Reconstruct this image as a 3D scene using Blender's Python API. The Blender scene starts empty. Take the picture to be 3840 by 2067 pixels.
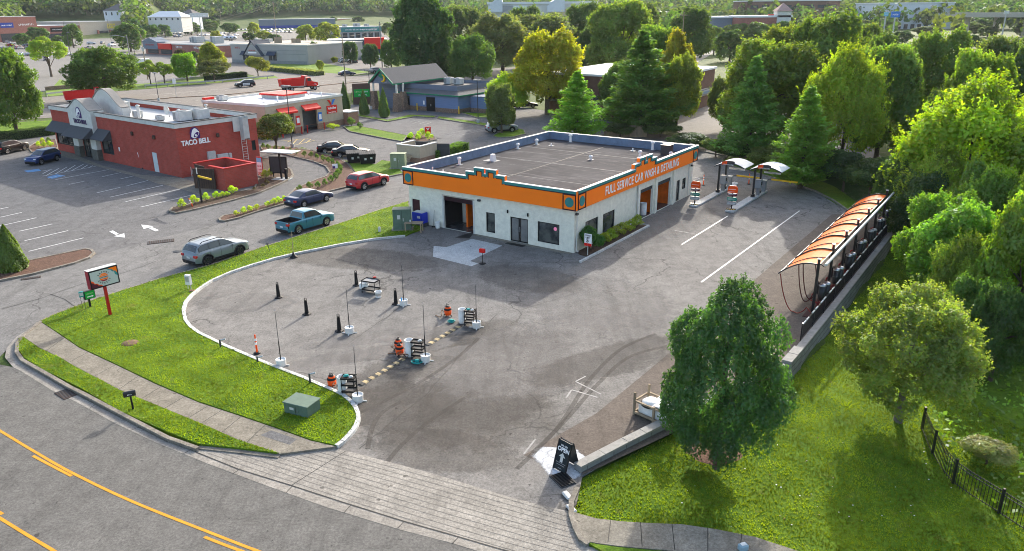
import bpy, math, random
import numpy as np
from mathutils import Vector, Matrix
R = math.radians
random.seed(7); rng = np.random.default_rng(11)
SC = bpy.context.scene; COL = SC.collection
# ---------------------------------------------------------------- camera
F_PX, PITCH, ROLL, CAMH = 2827.5, R(19.534), R(-0.5655), 17.7
YAW, TYAW = R(-35.177), R(-37.626)
_cp, _sp, _cr, _sr = math.cos(PITCH), math.sin(PITCH), math.cos(ROLL), math.sin(ROLL)
_R0, _U0, FW = Vector((1, 0, 0)), Vector((0, _sp, _cp)), Vector((0, _cp, -_sp))
RT, UP = _cr*_R0 + _sr*_U0, _cr*_U0 - _sr*_R0
cd = bpy.data.cameras.new('camera'); cam = bpy.data.objects.new('camera', cd); COL.objects.link(cam)
cd.sensor_width = 36; cd.lens = 36*F_PX/3840; cd.clip_start = .5; cd.clip_end = 9000
cam.matrix_world = Matrix(((RT.x, UP.x, -FW.x, 0), (RT.y, UP.y, -FW.y, 0), (RT.z, UP.z, -FW.z, CAMH), (0, 0, 0, 1)))
SC.camera = cam
# ---------------------------------------------------------------- sky, sun, exposure
SUN_AZ, SUN_EL = R(20.4), R(23.6)
w = bpy.data.worlds.new('World'); SC.world = w; w.use_nodes = True
nt = w.node_tree; sky = nt.nodes.new('ShaderNodeTexSky'); sky.sky_type = 'NISHITA'; sky.sun_disc = False
sky.sun_elevation = SUN_EL; sky.sun_rotation = SUN_AZ; sky.dust_density = 3.5; sky.air_density = 1.0; sky.ozone_density = .4
nt.nodes['Background'].inputs[1].default_value = 0.15
nt.links.new(sky.outputs[0], nt.nodes['Background'].inputs[0])
sd = bpy.data.lights.new('sun', 'SUN'); sd.energy = 2.35; sd.angle = R(0.6); sd.color = (1, .955, .88)
sun = bpy.data.objects.new('sun', sd); COL.objects.link(sun); sun.location = (0, 0, 60)
sun.rotation_euler = Vector((math.sin(SUN_AZ)*math.cos(SUN_EL), math.cos(SUN_AZ)*math.cos(SUN_EL), math.sin(SUN_EL))).to_track_quat('Z', 'Y').to_euler()
SC.view_settings.view_transform = 'Standard'; SC.view_settings.look = 'None'; SC.view_settings.gamma = 1
SC.view_settings.exposure = 1.55
SC.cycles.filter_width = 1.0; SC.cycles.max_bounces = 6; SC.cycles.transparent_max_bounces = 32

# ---------------------------------------------------------------- survey: photo point (2576 wide) -> place on the ground
def G(u, v, z=0.0):
    d = FW + RT*((u*1.49068-1920)/F_PX) - UP*((v*1.49068-1033.5)/F_PX)
    t = (z-CAMH)/d.z
    return Vector((t*d.x, t*d.y, z))
def P2(pts, z=0.0): return [G(u, v).xy.to_3d()+Vector((0, 0, z)) for u, v in pts]
def loc(p, o, yw):
    d = p-o; return (d.x*math.cos(yw)+d.y*math.sin(yw), -d.x*math.sin(yw)+d.y*math.cos(yw))
def wld(x, y, o, yw, z=0): return Vector((o.x+x*math.cos(yw)-y*math.sin(yw), o.y+x*math.sin(yw)+y*math.cos(yw), z))
CWO = Vector((4.7273, 54.859, 0)); TBO = Vector((-37.026, 83.933, 0)); VVO = Vector((-29.651, 120.428, 0)); BLO = Vector((-9.258, 136.71, 0))
def CW(x, y, z=0): return wld(x, y, CWO, YAW, z)
def TBp(x, y, z=0): return wld(x, y, TBO, TYAW, z)
def ss(a, b, x):
    t = max(0, min(1, (x-a)/(b-a))); return t*t*(3-2*t)
# right-hand slope: the ground drops away beyond the retaining wall
def terr(x, y):
    lx, ly = loc(Vector((x, y, 0)), CWO, YAW)
    edge = 19.0
    if ly < -10.7: edge = 19.0 - (-10.7-ly)*.30
    if ly > 25: edge = 19.0-(ly-25)*1.3
    d = lx-edge
    if d < -.2: return 0.0
    step = .25+.95*ss(-22, 2, ly)
    near = ss(-34, -20, ly)
    far = 1-ss(30, 60, d)
    up = 1-ss(40, 60, ly)
    return -((step*ss(-.2, .25, d))+min(2.4, .14*max(0, d))*far)*near*up
def GT(u, v):
    p = G(u, v)
    for _ in range(12): p = G(u, v, terr(p.x, p.y)*.7+p.z*.3)
    return p

# ---------------------------------------------------------------- materials
MATS = {}
def nmat(name):
    m = bpy.data.materials.new(name); m.use_nodes = True; n = m.node_tree
    return m, n, n.nodes['Principled BSDF'], n.nodes, n.links
def M(name, col=None, rough=.7, metal=0, var=.12, vs=2.0, bump=0, bs=25, spec=.18, coat=0, emit=0, alt=None, detail=4, stretch=None, world=False, trans=0):
    if name in MATS: return MATS[name]
    m, n, b, N, L = nmat(name)
    b.inputs['Roughness'].default_value = rough; b.inputs['Metallic'].default_value = metal
    b.inputs['Specular IOR Level'].default_value = spec; b.inputs['Coat Weight'].default_value = coat
    c = (*col, 1); b.inputs['Base Color'].default_value = c; m.diffuse_color = c
    if emit: b.inputs['Emission Color'].default_value = c; b.inputs['Emission Strength'].default_value = emit
    tc = N.new('ShaderNodeTexCoord'); src = tc.outputs['Object']
    if world: g = N.new('ShaderNodeNewGeometry'); src = g.outputs['Position']
    if stretch:
        mp = N.new('ShaderNodeMapping'); mp.inputs['Scale'].default_value = stretch[:3]
        if len(stretch) > 3: mp.inputs['Rotation'].default_value = (0, 0, stretch[3])
        L.new(src, mp.inputs[0]); src = mp.outputs[0]
    if var or alt:
        t = N.new('ShaderNodeTexNoise'); t.inputs['Scale'].default_value = vs; t.inputs['Detail'].default_value = detail; t.inputs['Roughness'].default_value = .65
        L.new(src, t.inputs['Vector'])
        r = N.new('ShaderNodeValToRGB'); r.color_ramp.elements[0].position = .3; r.color_ramp.elements[1].position = .7
        a2 = alt or tuple(min(1, x*(1+var)) for x in col); a1 = col if alt else tuple(x*(1-var) for x in col)
        r.color_ramp.elements[0].color = (*a1, 1); r.color_ramp.elements[1].color = (*a2, 1)
        L.new(t.outputs['Fac'], r.inputs[0]); L.new(r.outputs[0], b.inputs['Base Color'])
    if bump:
        t2 = N.new('ShaderNodeTexNoise'); t2.inputs['Scale'].default_value = bs; t2.inputs['Detail'].default_value = 3
        L.new(src, t2.inputs['Vector'])
        bp = N.new('ShaderNodeBump'); bp.inputs['Strength'].default_value = bump; bp.inputs['Distance'].default_value = .05
        L.new(t2.outputs['Fac'], bp.inputs['Height']); L.new(bp.outputs[0], b.inputs['Normal'])
    MATS[name] = m; return m
def mixc(N, L, fac, a, b, mode='MIX'):
    x = N.new('ShaderNodeMix'); x.data_type = 'RGBA'; x.blend_type = mode
    for s, i in ((fac, 0), (a, 6), (b, 7)):
        if hasattr(s, 'is_output'): L.new(s, x.inputs[i])
        elif i == 0: x.inputs[0].default_value = s
        else: x.inputs[i].default_value = (*s, 1)
    return x.outputs[2]
def noise(N, L, src, sc, det=4, rough=.6, dist=0):
    t = N.new('ShaderNodeTexNoise'); t.inputs['Scale'].default_value = sc; t.inputs['Detail'].default_value = det
    t.inputs['Roughness'].default_value = rough; t.inputs['Distortion'].default_value = dist; L.new(src, t.inputs['Vector']); return t.outputs['Fac']
def ramp(N, L, src, p0, p1, c0=(0, 0, 0), c1=(1, 1, 1)):
    r = N.new('ShaderNodeValToRGB'); r.color_ramp.elements[0].position = p0; r.color_ramp.elements[1].position = p1
    r.color_ramp.elements[0].color = (*c0, 1); r.color_ramp.elements[1].color = (*c1, 1); L.new(src, r.inputs[0]); return r.outputs[0]
def mapping(N, L, src, scale, rot=0):
    mp = N.new('ShaderNodeMapping'); mp.inputs['Scale'].default_value = scale; mp.inputs['Rotation'].default_value = (0, 0, rot); L.new(src, mp.inputs[0]); return mp.outputs[0]
def asphalt(name, c, dark=.6, stain=.5, cracks=.0, streak=0, rot=0, warm=None, blot=.16):
    m, n, b, N, L = nmat(name); MATS[name] = m
    g = N.new('ShaderNodeNewGeometry'); src = g.outputs['Position']
    big = ramp(N, L, noise(N, L, src, .06, 7, .72, .6), .38, .64)
    mid = ramp(N, L, noise(N, L, src, blot*2.5, 8, .78, .5), .40, .66)
    fine = noise(N, L, src, 9, 4, .8)
    grit = noise(N, L, src, 40, 2, .8)
    lo = tuple(x*dark for x in c); w2 = warm or tuple(x*1.12 for x in c)
    o = mixc(N, L, big, c, w2); f = N.new('ShaderNodeMath'); f.operation = 'MULTIPLY'; f.inputs[1].default_value = stain; L.new(mid, f.inputs[0])
    o = mixc(N, L, f.outputs[0], o, lo)
    if streak:
        st = ramp(N, L, noise(N, L, mapping(N, L, src, (1.0, .10, 1), rot), .7, 7, .78, 1.2), .48, .68)
        f = N.new('ShaderNodeMath'); f.operation = 'MULTIPLY'; f.inputs[1].default_value = streak; L.new(st, f.inputs[0])
        o = mixc(N, L, f.outputs[0], o, tuple(x*.5 for x in c))
    o = mixc(N, L, ramp(N, L, fine, .25, .8, (.80,)*3, (1.18,)*3), (1, 1, 1), (1, 1, 1), 'MIX') if False else mixc(N, L, 1.0, o, ramp(N, L, fine, .36, .64, (.74,)*3, (1.26,)*3), 'MULTIPLY')
    o = mixc(N, L, 1.0, o, ramp(N, L, grit, .35, .65, (.8,)*3, (1.2,)*3), 'MULTIPLY')
    o = mixc(N, L, 1.0, o, ramp(N, L, noise(N, L, src, 1.3, 7, .8, .4), .38, .62, (.84,)*3, (1.13,)*3), 'MULTIPLY')
    o = mixc(N, L, ramp(N, L, noise(N, L, src, 2.6, 2, .5), .70, .735), o, tuple(x*.45 for x in c))
    if cracks:
        vo = N.new('ShaderNodeTexVoronoi'); vo.feature = 'DISTANCE_TO_EDGE'; vo.inputs['Scale'].default_value = .16
        wob = N.new('ShaderNodeTexNoise'); wob.inputs['Scale'].default_value = .6; wob.inputs['Detail'].default_value = 6; L.new(src, wob.inputs['Vector'])
        add = N.new('ShaderNodeVectorMath'); add.operation = 'MULTIPLY_ADD'; add.inputs[1].default_value = (2.4, 2.4, 2.4); L.new(wob.outputs['Color'], add.inputs[0]); L.new(src, add.inputs[2])
        L.new(add.outputs[0], vo.inputs['Vector'])
        cr = ramp(N, L, vo.outputs['Distance'], .003, .0095, (1, 1, 1), (0, 0, 0))
        gate = ramp(N, L, noise(N, L, src, .11, 2), .44, .52)
        f = N.new('ShaderNodeMath'); f.operation = 'MULTIPLY'; L.new(cr, f.inputs[0]); L.new(gate, f.inputs[1])
        f2 = N.new('ShaderNodeMath'); f2.operation = 'MULTIPLY'; f2.inputs[1].default_value = cracks; L.new(f.outputs[0], f2.inputs[0])
        o = mixc(N, L, f2.outputs[0], o, tuple(x*.3 for x in c))
    L.new(o, b.inputs['Base Color']); b.inputs['Roughness'].default_value = .95; b.inputs['Specular IOR Level'].default_value = .12
    bp = N.new('ShaderNodeBump'); bp.inputs['Strength'].default_value = .25; bp.inputs['Distance'].default_value = .02; L.new(grit, bp.inputs['Height']); L.new(bp.outputs[0], b.inputs['Normal'])
    return m
def grassmat(name, a, b_, c, sc=.35):
    m, n, b, N, L = nmat(name); MATS[name] = m
    g = N.new('ShaderNodeNewGeometry'); src = g.outputs['Position']
    o = mixc(N, L, ramp(N, L, noise(N, L, src, sc, 6, .75, .8), .42, .58), a, b_)
    o = mixc(N, L, ramp(N, L, noise(N, L, src, sc*.8+.9, 6, .75, .4), .56, .74), o, c)
    o = mixc(N, L, 1.0, o, ramp(N, L, noise(N, L, src, 6, 6, .85), .25, .75, (.45,)*3, (1.5,)*3), 'MULTIPLY')
    L.new(o, b.inputs['Base Color']); b.inputs['Roughness'].default_value = .9; b.inputs['Specular IOR Level'].default_value = .1
    bp = N.new('ShaderNodeBump'); bp.inputs['Strength'].default_value = .8; bp.inputs['Distance'].default_value = .12; L.new(noise(N, L, src, 5, 6, .8), bp.inputs['Height']); L.new(bp.outputs[0], b.inputs['Normal'])
    return m
def leafmat(name):
    m, n, b, N, L = nmat(name); MATS[name] = m; N.remove(b)
    oi = N.new('ShaderNodeObjectInfo'); at = N.new('ShaderNodeAttribute'); at.attribute_name = 'tint'
    col = mixc(N, L, 1.0, oi.outputs['Color'], at.outputs['Color'], 'MULTIPLY')
    d = N.new('ShaderNodeBsdfDiffuse'); t = N.new('ShaderNodeBsdfTranslucent'); g = N.new('ShaderNodeBsdfGlossy'); g.inputs['Roughness'].default_value = .45
    g.inputs['Color'].default_value = (.9, .95, 1, 1)
    L.new(col, d.inputs[0]); yel = mixc(N, L, 1.0, col, (1.5, 1.6, .45), 'MULTIPLY'); L.new(yel, t.inputs[0])
    x = N.new('ShaderNodeMixShader'); x.inputs[0].default_value = .5; L.new(d.outputs[0], x.inputs[1]); L.new(t.outputs[0], x.inputs[2])
    y = N.new('ShaderNodeMixShader'); y.inputs[0].default_value = .025; L.new(x.outputs[0], y.inputs[1]); L.new(g.outputs[0], y.inputs[2])
    L.new(y.outputs[0], N['Material Output'].inputs[0]); return m
def brickmat(name, c1, c2, mortar, axis_yaw=0, sc=1):
    m, n, b, N, L = nmat(name); MATS[name] = m
    tc = N.new('ShaderNodeTexCoord'); sp = N.new('ShaderNodeSeparateXYZ'); L.new(tc.outputs['Object'], sp.inputs[0])
    ad = N.new('ShaderNodeMath'); L.new(sp.outputs[0], ad.inputs[0]); L.new(sp.outputs[1], ad.inputs[1])
    cb = N.new('ShaderNodeCombineXYZ'); L.new(ad.outputs[0], cb.inputs[0]); L.new(sp.outputs[2], cb.inputs[1])
    br = N.new('ShaderNodeTexBrick'); br.inputs['Scale'].default_value = 1.0/sc; br.inputs['Mortar Size'].default_value = .012; br.inputs['Brick Width'].default_value = .42; br.inputs['Row Height'].default_value = .14
    br.inputs['Color1'].default_value = (*c1, 1); br.inputs['Color2'].default_value = (*c2, 1); br.inputs['Mortar'].default_value = (*mortar, 1)
    L.new(cb.outputs[0], br.inputs['Vector'])
    o = mixc(N, L, 1.0, br.outputs[0], ramp(N, L, noise(N, L, tc.outputs['Object'], .8, 5, .7), .3, .7, (.82,)*3, (1.14,)*3), 'MULTIPLY')
    L.new(o, b.inputs['Base Color']); b.inputs['Roughness'].default_value = .85; b.inputs['Specular IOR Level'].default_value = .1
    return m

# ---------------------------------------------------------------- mesh builder
class MB:
    def __init__(s): s.v = []; s.f = []; s.m = []; s.sm = []; s.mats = []
    def mi(s, m):
        if m not in s.mats: s.mats.append(m)
        return s.mats.index(m)
    def add(s, vs, fs, m, smooth=False):
        o = len(s.v); s.v += [tuple(p) for p in vs]; k = s.mi(m)
        for f in fs: s.f.append([o+i for i in f]); s.m.append(k); s.sm.append(smooth)
        return s
    def poly(s, pts, m): return s.add(pts, [list(range(len(pts)))], m)
    def box(s, x0, x1, y0, y1, z0, z1, m, b=0):
        if x0 > x1: x0, x1 = x1, x0
        if y0 > y1: y0, y1 = y1, y0
        if b <= 0:
            v = [(x, y, z) for x in (x0, x1) for y in (y0, y1) for z in (z0, z1)]
            return s.add(v, [(0, 1, 3, 2), (4, 6, 7, 5), (0, 4, 5, 1), (2, 3, 7, 6), (0, 2, 6, 4), (1, 5, 7, 3)], m)
        b = min(b, (x1-x0)*.45, (y1-y0)*.45, (z1-z0)*.45)
        V = {}; vl = []
        for i, X in enumerate((x0, x1)):
            for j, Y in enumerate((y0, y1)):
                for k, Z in enumerate((z0, z1)):
                    sx, sy, sz = (1, -1)[i], (1, -1)[j], (1, -1)[k]
                    for a, d in enumerate(((0, b*sy, b*sz), (b*sx, 0, b*sz), (b*sx, b*sy, 0))):
                        V[i, j, k, a] = len(vl); vl.append((X+d[0], Y+d[1], Z+d[2]))
        F = []
        for i in (0, 1):
            q = [V[i, 0, 0, 0], V[i, 0, 1, 0], V[i, 1, 1, 0], V[i, 1, 0, 0]]; F.append(q if i == 0 else q[::-1])
            q = [V[0, i, 0, 1], V[1, i, 0, 1], V[1, i, 1, 1], V[0, i, 1, 1]]; F.append(q if i == 0 else q[::-1])
            q = [V[0, 0, i, 2], V[0, 1, i, 2], V[1, 1, i, 2], V[1, 0, i, 2]]; F.append(q if i == 0 else q[::-1])
        for i in (0, 1):
            for j in (0, 1):
                F.append([V[i, j, 0, 0], V[i, j, 1, 0], V[i, j, 1, 1], V[i, j, 0, 1]]); F.append([V[i, 0, j, 0], V[i, 1, j, 0], V[i, 1, j, 2], V[i, 0, j, 2]]); F.append([V[0, i, j, 1], V[1, i, j, 1], V[1, i, j, 2], V[0, i, j, 2]])
                for k in (0, 1): F.append([V[i, j, k, 0], V[i, j, k, 1], V[i, j, k, 2]])
        return s.add(vl, F, m)
    def cyl(s, p0, p1, r0, r1, m, n=12, cap=True, smooth=True):
        p0, p1 = Vector(p0), Vector(p1); d = (p1-p0).normalized(); a = d.orthogonal().normalized(); b = d.cross(a)
        v = [];
        for p, r in ((p0, r0), (p1, r1)):
            for i in range(n): t = 2*math.pi*i/n; v.append(p+(a*math.cos(t)+b*math.sin(t))*r)
        s.add(v, [(i, (i+1) % n, n+(i+1) % n, n+i) for i in range(n)], m, smooth)
        if cap: s.add(v, [list(range(n))[::-1], list(range(n, 2*n))], m)
        return s
    def tube(s, pts, r, m, n=6):
        pts = [Vector(p) for p in pts]; v = []; rr = r if isinstance(r, (list, tuple)) else [r]*len(pts)
        d0 = (pts[1]-pts[0]).normalized(); a = d0.orthogonal().normalized()
        for i, p in enumerate(pts):
            d = (pts[min(i+1, len(pts)-1)]-pts[max(i-1, 0)]).normalized()
            a = (a-d*a.dot(d)); a = a.normalized() if a.length > 1e-5 else d.orthogonal().normalized(); b = d.cross(a)
            for k in range(n): t = 2*math.pi*k/n; v.append(p+(a*math.cos(t)+b*math.sin(t))*rr[i])
        f = [(i*n+k, i*n+(k+1) % n, (i+1)*n+(k+1) % n, (i+1)*n+k) for i in range(len(pts)-1) for k in range(n)]
        s.add(v, f, m, True); return s.add(v, [list(range(n))[::-1], list(range(len(v)-n, len(v)))], m)
    def lathe(s, c, prof, m, n=16, axis='z', smooth=True):
        v = []
        for r, h in prof:
            for i in range(n):
                t = 2*math.pi*i/n; a, b = r*math.cos(t), r*math.sin(t)
                v.append((c[0]+a, c[1]+b, c[2]+h) if axis == 'z' else (c[0]+a, c[1]+h, c[2]+b) if axis == 'y' else (c[0]+h, c[1]+a, c[2]+b))
        f = [(j*n+i, j*n+(i+1) % n, (j+1)*n+(i+1) % n, (j+1)*n+i) for j in range(len(prof)-1) for i in range(n)]
        return s.add(v, f, m, smooth)
    def ball(s, c, r, m, sz=1, n=10):
        return s.lathe(c, [(max(.001, r*math.sin(math.pi*k/6)), -r*sz*math.cos(math.pi*k/6)) for k in range(7)], m, n)
    def prism(s, pts, z0, z1, m, mt=None):
        n = len(pts); v = [(p[0], p[1], z0) for p in pts]+[(p[0], p[1], z1) for p in pts]
        s.add(v, [(i, (i+1) % n, n+(i+1) % n, n+i) for i in range(n)], m); return s.add(v, [list(range(n, 2*n))], mt or m)
    def slab(s, pts, off, m):       # polygon thickened by vector off
        n = len(pts); pts = [Vector(p) for p in pts]; off = Vector(off); v = pts+[p+off for p in pts]
        return s.add(v, [(i, (i+1) % n, n+(i+1) % n, n+i) for i in range(n)]+[list(range(n))[::-1], list(range(n, 2*n))], m)
    def ribbon(s, pts, w, z0, z1, m, closed=False, off=0):
        P = [Vector((p[0], p[1], 0)) for p in pts]; n = len(P); L_, R_ = [], []
        for i, p in enumerate(P):
            a = P[(i-1) % n] if closed or i > 0 else p; b = P[(i+1) % n] if closed or i < n-1 else p
            d = (b-a).normalized(); q = Vector((-d.y, d.x, 0)); L_.append(p+q*(w/2+off)); R_.append(p-q*(w/2-off))
        v = [(*q.xy, z0) for q in L_]+[(*q.xy, z0) for q in R_]+[(*q.xy, z1) for q in L_]+[(*q.xy, z1) for q in R_]
        F = []
        for i in range(n if closed else n-1):
            j = (i+1) % n
            F += [(2*n+i, 2*n+j, 3*n+j, 3*n+i)]
            if z1 > z0: F += [(i, j, 2*n+j, 2*n+i), (n+i, 3*n+i, 3*n+j, n+j)]
        if not closed and z1 > z0: F += [(0, 2*n, 3*n, n), (n-1, 2*n-1, 4*n-1, 3*n-1)]
        return s.add(v, F, m)
    def build(s, name, parent=None, mw=None):
        me = bpy.data.meshes.new(name); me.from_pydata(s.v, [], s.f)
        for m in s.mats: me.materials.append(m)
        me.polygons.foreach_set('material_index', s.m); me.polygons.foreach_set('use_smooth', s.sm)
        bm_fix(me) ; me.update()
        o = bpy.data.objects.new(name, me); COL.objects.link(o)
        if parent: o.parent = parent
        if mw is not None: o.matrix_world = mw
        return o
import bmesh
def bm_fix(me):
    b = bmesh.new(); b.from_mesh(me); bmesh.ops.recalc_face_normals(b, faces=b.faces); b.to_mesh(me); b.free()
def tag(o, label=None, cat=None, group=None, kind=None):
    if label: o['label'] = label
    if cat: o['category'] = cat
    if group: o['group'] = group
    if kind: o['kind'] = kind
    return o
def thing(name, label, cat, p=(0, 0, 0), rz=0, group=None, s=1):
    o = bpy.data.objects.new(name, None); COL.objects.link(o); o.empty_display_size = .3
    o.location = p; o.rotation_euler = (0, 0, rz); o.scale = (s,)*3 if not isinstance(s, tuple) else s
    return tag(o, label, cat, group)
def copy_tree(o, parent=None):
    c = o.copy(); COL.objects.link(c)
    if parent: c.parent = parent
    for ch in list(o.children): copy_tree(ch, c)
    return c
def clone(o, p, rz=0, label=None, s=None):
    c = copy_tree(o); c.location = p; c.rotation_euler = (0, 0, rz)
    if label: c['label'] = label
    if s: c.scale = (s,)*3 if not isinstance(s, tuple) else s
    return c
def text(name, body, size, mat, parent, M4, bold=.0, ext=.01, align='CENTER', wscale=1, shear=0, sp=1, fit=0):
    cu = bpy.data.curves.new(name, 'FONT'); cu.body = body; cu.size = size; cu.offset = bold*size; cu.extrude = ext; cu.align_x = align; cu.align_y = 'CENTER'; cu.shear = shear; cu.space_character = sp
    t = bpy.data.objects.new(name+'_c', cu); COL.objects.link(t); dg = bpy.context.evaluated_depsgraph_get()
    me = bpy.data.meshes.new_from_object(t.evaluated_get(dg)); bpy.data.objects.remove(t)
    me.materials.clear(); me.materials.append(mat); xs = [v.co.x for v in me.vertices]
    if fit: wscale = fit/(max(xs)-min(xs))
    me.transform(Matrix.Diagonal((wscale, 1, 1, 1))); me.transform(M4)
    o = bpy.data.objects.new(name, me); COL.objects.link(o); o.parent = parent; return o
def onface(x, y, z, ang=0):   # text/plates standing upright: local X along the face at yaw ang, Z up, facing -Y rotated by ang
    return Matrix.Translation((x, y, z)) @ Matrix.Rotation(ang, 4, 'Z') @ Matrix.Rotation(math.pi/2, 4, 'X')
# ================================================================= the setting
asphalt('lot_asphalt', (.172, .163, .152), .66, .6, .75, .45, R(-52), (.208, .198, .184))
asphalt('park_asphalt', (.132, .130, .130), .72, .6, .5, .3, R(35), (.155, .152, .15))
asphalt('road_asphalt', (.125, .121, .113), .82, .5, 0, .45, R(-62), (.142, .137, .127), blot=.1)
asphalt('drive_asphalt', (.158, .155, .150), .74, .6, .7, .45, R(58), (.18, .176, .17))
asphalt('hwy_asphalt', (.185, .168, .150), .8, .4, 0, .3, R(-80), (.205, .185, .165))
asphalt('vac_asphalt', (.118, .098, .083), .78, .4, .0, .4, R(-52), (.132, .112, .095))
asphalt('far_asphalt', (.175, .168, .158), .7, .5)
asphalt('concrete', (.25, .232, .205), .66, .6, 0, .4, R(-62), (.31, .29, .255), .2)
asphalt('concrete_pale', (.40, .415, .41), .85, .4, 0, 0)
asphalt('walk_concrete', (.20, .18, .145), .65, .7, .0, 0, 0, (.25, .23, .19), .45)
asphalt('kerb_concrete', (.20, .18, .15), .55, .8, 0, 0, 0, (.27, .245, .205), .6)
asphalt('kerb_paint', (.50, .50, .48), .6, .6, 0, 0, 0, (.62, .62, .60), .9)
grassmat('grass', (.075, .15, .010), (.12, .20, .012), (.17, .17, .035))
grassmat('grass_far', (.12, .20, .03), (.17, .24, .045), (.22, .23, .09), .1)
grassmat('base_green', (.05, .085, .02), (.09, .12, .035), (.16, .15, .09), .02)
grassmat('weeds', (.05, .12, .012), (.10, .19, .02), (.15, .17, .05))
M('mulch', (.06, .032, .022), .95, var=.5, vs=6, bump=1, bs=12, alt=(.15, .085, .06), world=True)
M('mulch_dark', (.05, .032, .024), .95, vs=6, bump=1, bs=12, alt=(.10, .065, .045), world=True)
M('dirt', (.26, .17, .10), .95, vs=5, bump=.6, world=True)
M('line_white', (.62, .62, .60), .6, var=.25, vs=3, world=True); M('line_yellow', (.50, .235, .015), .6, var=.12, vs=3, world=True)
M('line_worn', (.27, .265, .255), .7, var=.3, vs=2, world=True); M('line_blue', (.08, .22, .42), .7, var=.25, vs=4, world=True); M('line_gold', (.55, .42, .14), .7, var=.2, world=True)
M('tar', (.035, .033, .03), .7, var=.3); M('groove', (.13, .12, .105), .9, var=.3)
def flat(name, pts, z, m, label=None):
    b = MB(); b.poly(P2(pts, z), MATS[m]); o = b.build(name); return tag(o, label, kind='structure')
def island(name, pts, z, m, kerb=None, kw=.16, kz=.13):
    b = MB(); w_ = P2(pts); b.prism([p.xy for p in w_], -.05, z, MATS[m]); o = b.build(name); tag(o, kind='structure')
    if kerb:
        k = MB(); k.ribbon(w_, kw, -.02, kz, MATS[kerb], closed=True); tag(k.build('kerb'), kind='structure')
    return o
# terrain under everything
b = MB(); n1 = 150
gx = np.concatenate([np.linspace(-4500, -260, 14), np.linspace(-220, 0, 12), np.linspace(2, 110, 150), np.linspace(130, 400, 8), np.linspace(600, 4500, 8)])
gy = np.concatenate([np.linspace(-600, 0, 4), np.linspace(3, 130, 150), np.linspace(150, 500, 12), np.linspace(600, 6500, 14)])
vs = [(x, y, terr(x, y)-.06) for y in gy for x in gx]; nx = len(gx)
b.add(vs, [(j*nx+i, j*nx+i+1, (j+1)*nx+i+1, (j+1)*nx+i) for j in range(len(gy)-1) for i in range(nx-1)], MATS['base_green'], True)
tag(b.build('ground'), kind='structure')
# big asphalt aprons
flat('parking_lot', [(-700, 560), (-300, 900), (300, 800), (1040, 560), (1400, 420), (1830, 395), (1700, 345), (1560, 310), (1450, 290), (1260, 262), (1000, 268), (870, 262), (560, 290), (130, 320), (-500, 345)], -.012, 'park_asphalt')
flat('access_road', [(-400, 770), (0, 719), (53, 695), (233, 645), (400, 600), (557, 560), (640, 535), (720, 515), (850, 490), (1027, 438), (1120, 425), (1200, 500), (1027, 509), (859, 564), (533, 669), (277, 745), (143, 794), (93, 815), (40, 849), (12, 885), (-60, 960), (-400, 1200)], -.008, 'drive_asphalt')
flat('car_wash_lot', [(847, 1128), (1072, 1187), (1146, 1209), (1292, 1254), (1426, 1288), (1450, 1270), (1466, 1195), (1690, 1090), (1975, 925), (2262, 566), (2134, 532), (2050, 482), (1990, 462), (1877, 430), (1820, 413), (1817, 403), (1830, 395), (1754, 380), (1400, 420), (1027, 509), (859, 600), (560, 680), (450, 780), (500, 850), (760, 970), (880, 1050)], -.004, 'lot_asphalt')
# darker newer strip beside the wall
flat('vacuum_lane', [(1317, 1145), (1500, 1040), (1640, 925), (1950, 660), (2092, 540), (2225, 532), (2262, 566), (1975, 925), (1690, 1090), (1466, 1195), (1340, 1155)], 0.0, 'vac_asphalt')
# street, gutter, apron, sidewalks
far_e = [(-500, 700), (-260, 800), (-60, 905), (33, 924), (53, 934), (130, 982), (187, 1009), (293, 1067), (393, 1114), (520, 1166), (667, 1221), (823, 1277), (1000, 1331), (1142, 1368), (1200, 1386), (1500, 1460), (2000, 1560), (2700, 1700)]
flat('street', far_e+[(2700, 3600), (1200, 3600), (-1200, 2400), (-1400, 1200)], -.002, 'road_asphalt')
pan = [(72, 924), (173, 984), (200, 997), (313, 1057), (417, 1111), (493, 1138), (600, 1181), (733, 1222), (859, 1263), (1016, 1312), (1136, 1346), (1259, 1382), (1450, 1432), (1700, 1490), (2000, 1545)]
def evenly(pts, step=.8):
    out = [pts[0]];
    for a, c in zip(pts, pts[1:]):
        k = max(1, int((c-a).length/step)); out += [a.lerp(c, (i+1)/k) for i in range(k)]
    return out
flat('gutter', [(12, 899), (33, 924), (53, 934), (130, 982), (187, 1009), (293, 1067), (393, 1114), (520, 1166), (667, 1221), (823, 1277), (1000, 1331), (1142, 1368), (1200, 1386), (1500, 1460), (1900, 1545), (2000, 1545)][:15]+pan[::-1]+[(55, 915), (40, 895), (42, 870), (57, 850), (98, 815), (93, 815), (40, 849), (17, 875)], .004, 'concrete')
apron = [(493, 1138), (600, 1181), (733, 1222), (859, 1263), (1016, 1312), (1136, 1346), (1259, 1382), (1450, 1432), (1700, 1490), (1560, 1400), (1471, 1372), (1455, 1352), (1440, 1320), (1437, 1290), (1426, 1286), (1292, 1254), (1146, 1209), (1072, 1187), (859, 1131), (845, 1127), (703, 1147), (600, 1134), (500, 1126)]
flat('driveway_apron', apron, .008, 'concrete')
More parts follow.
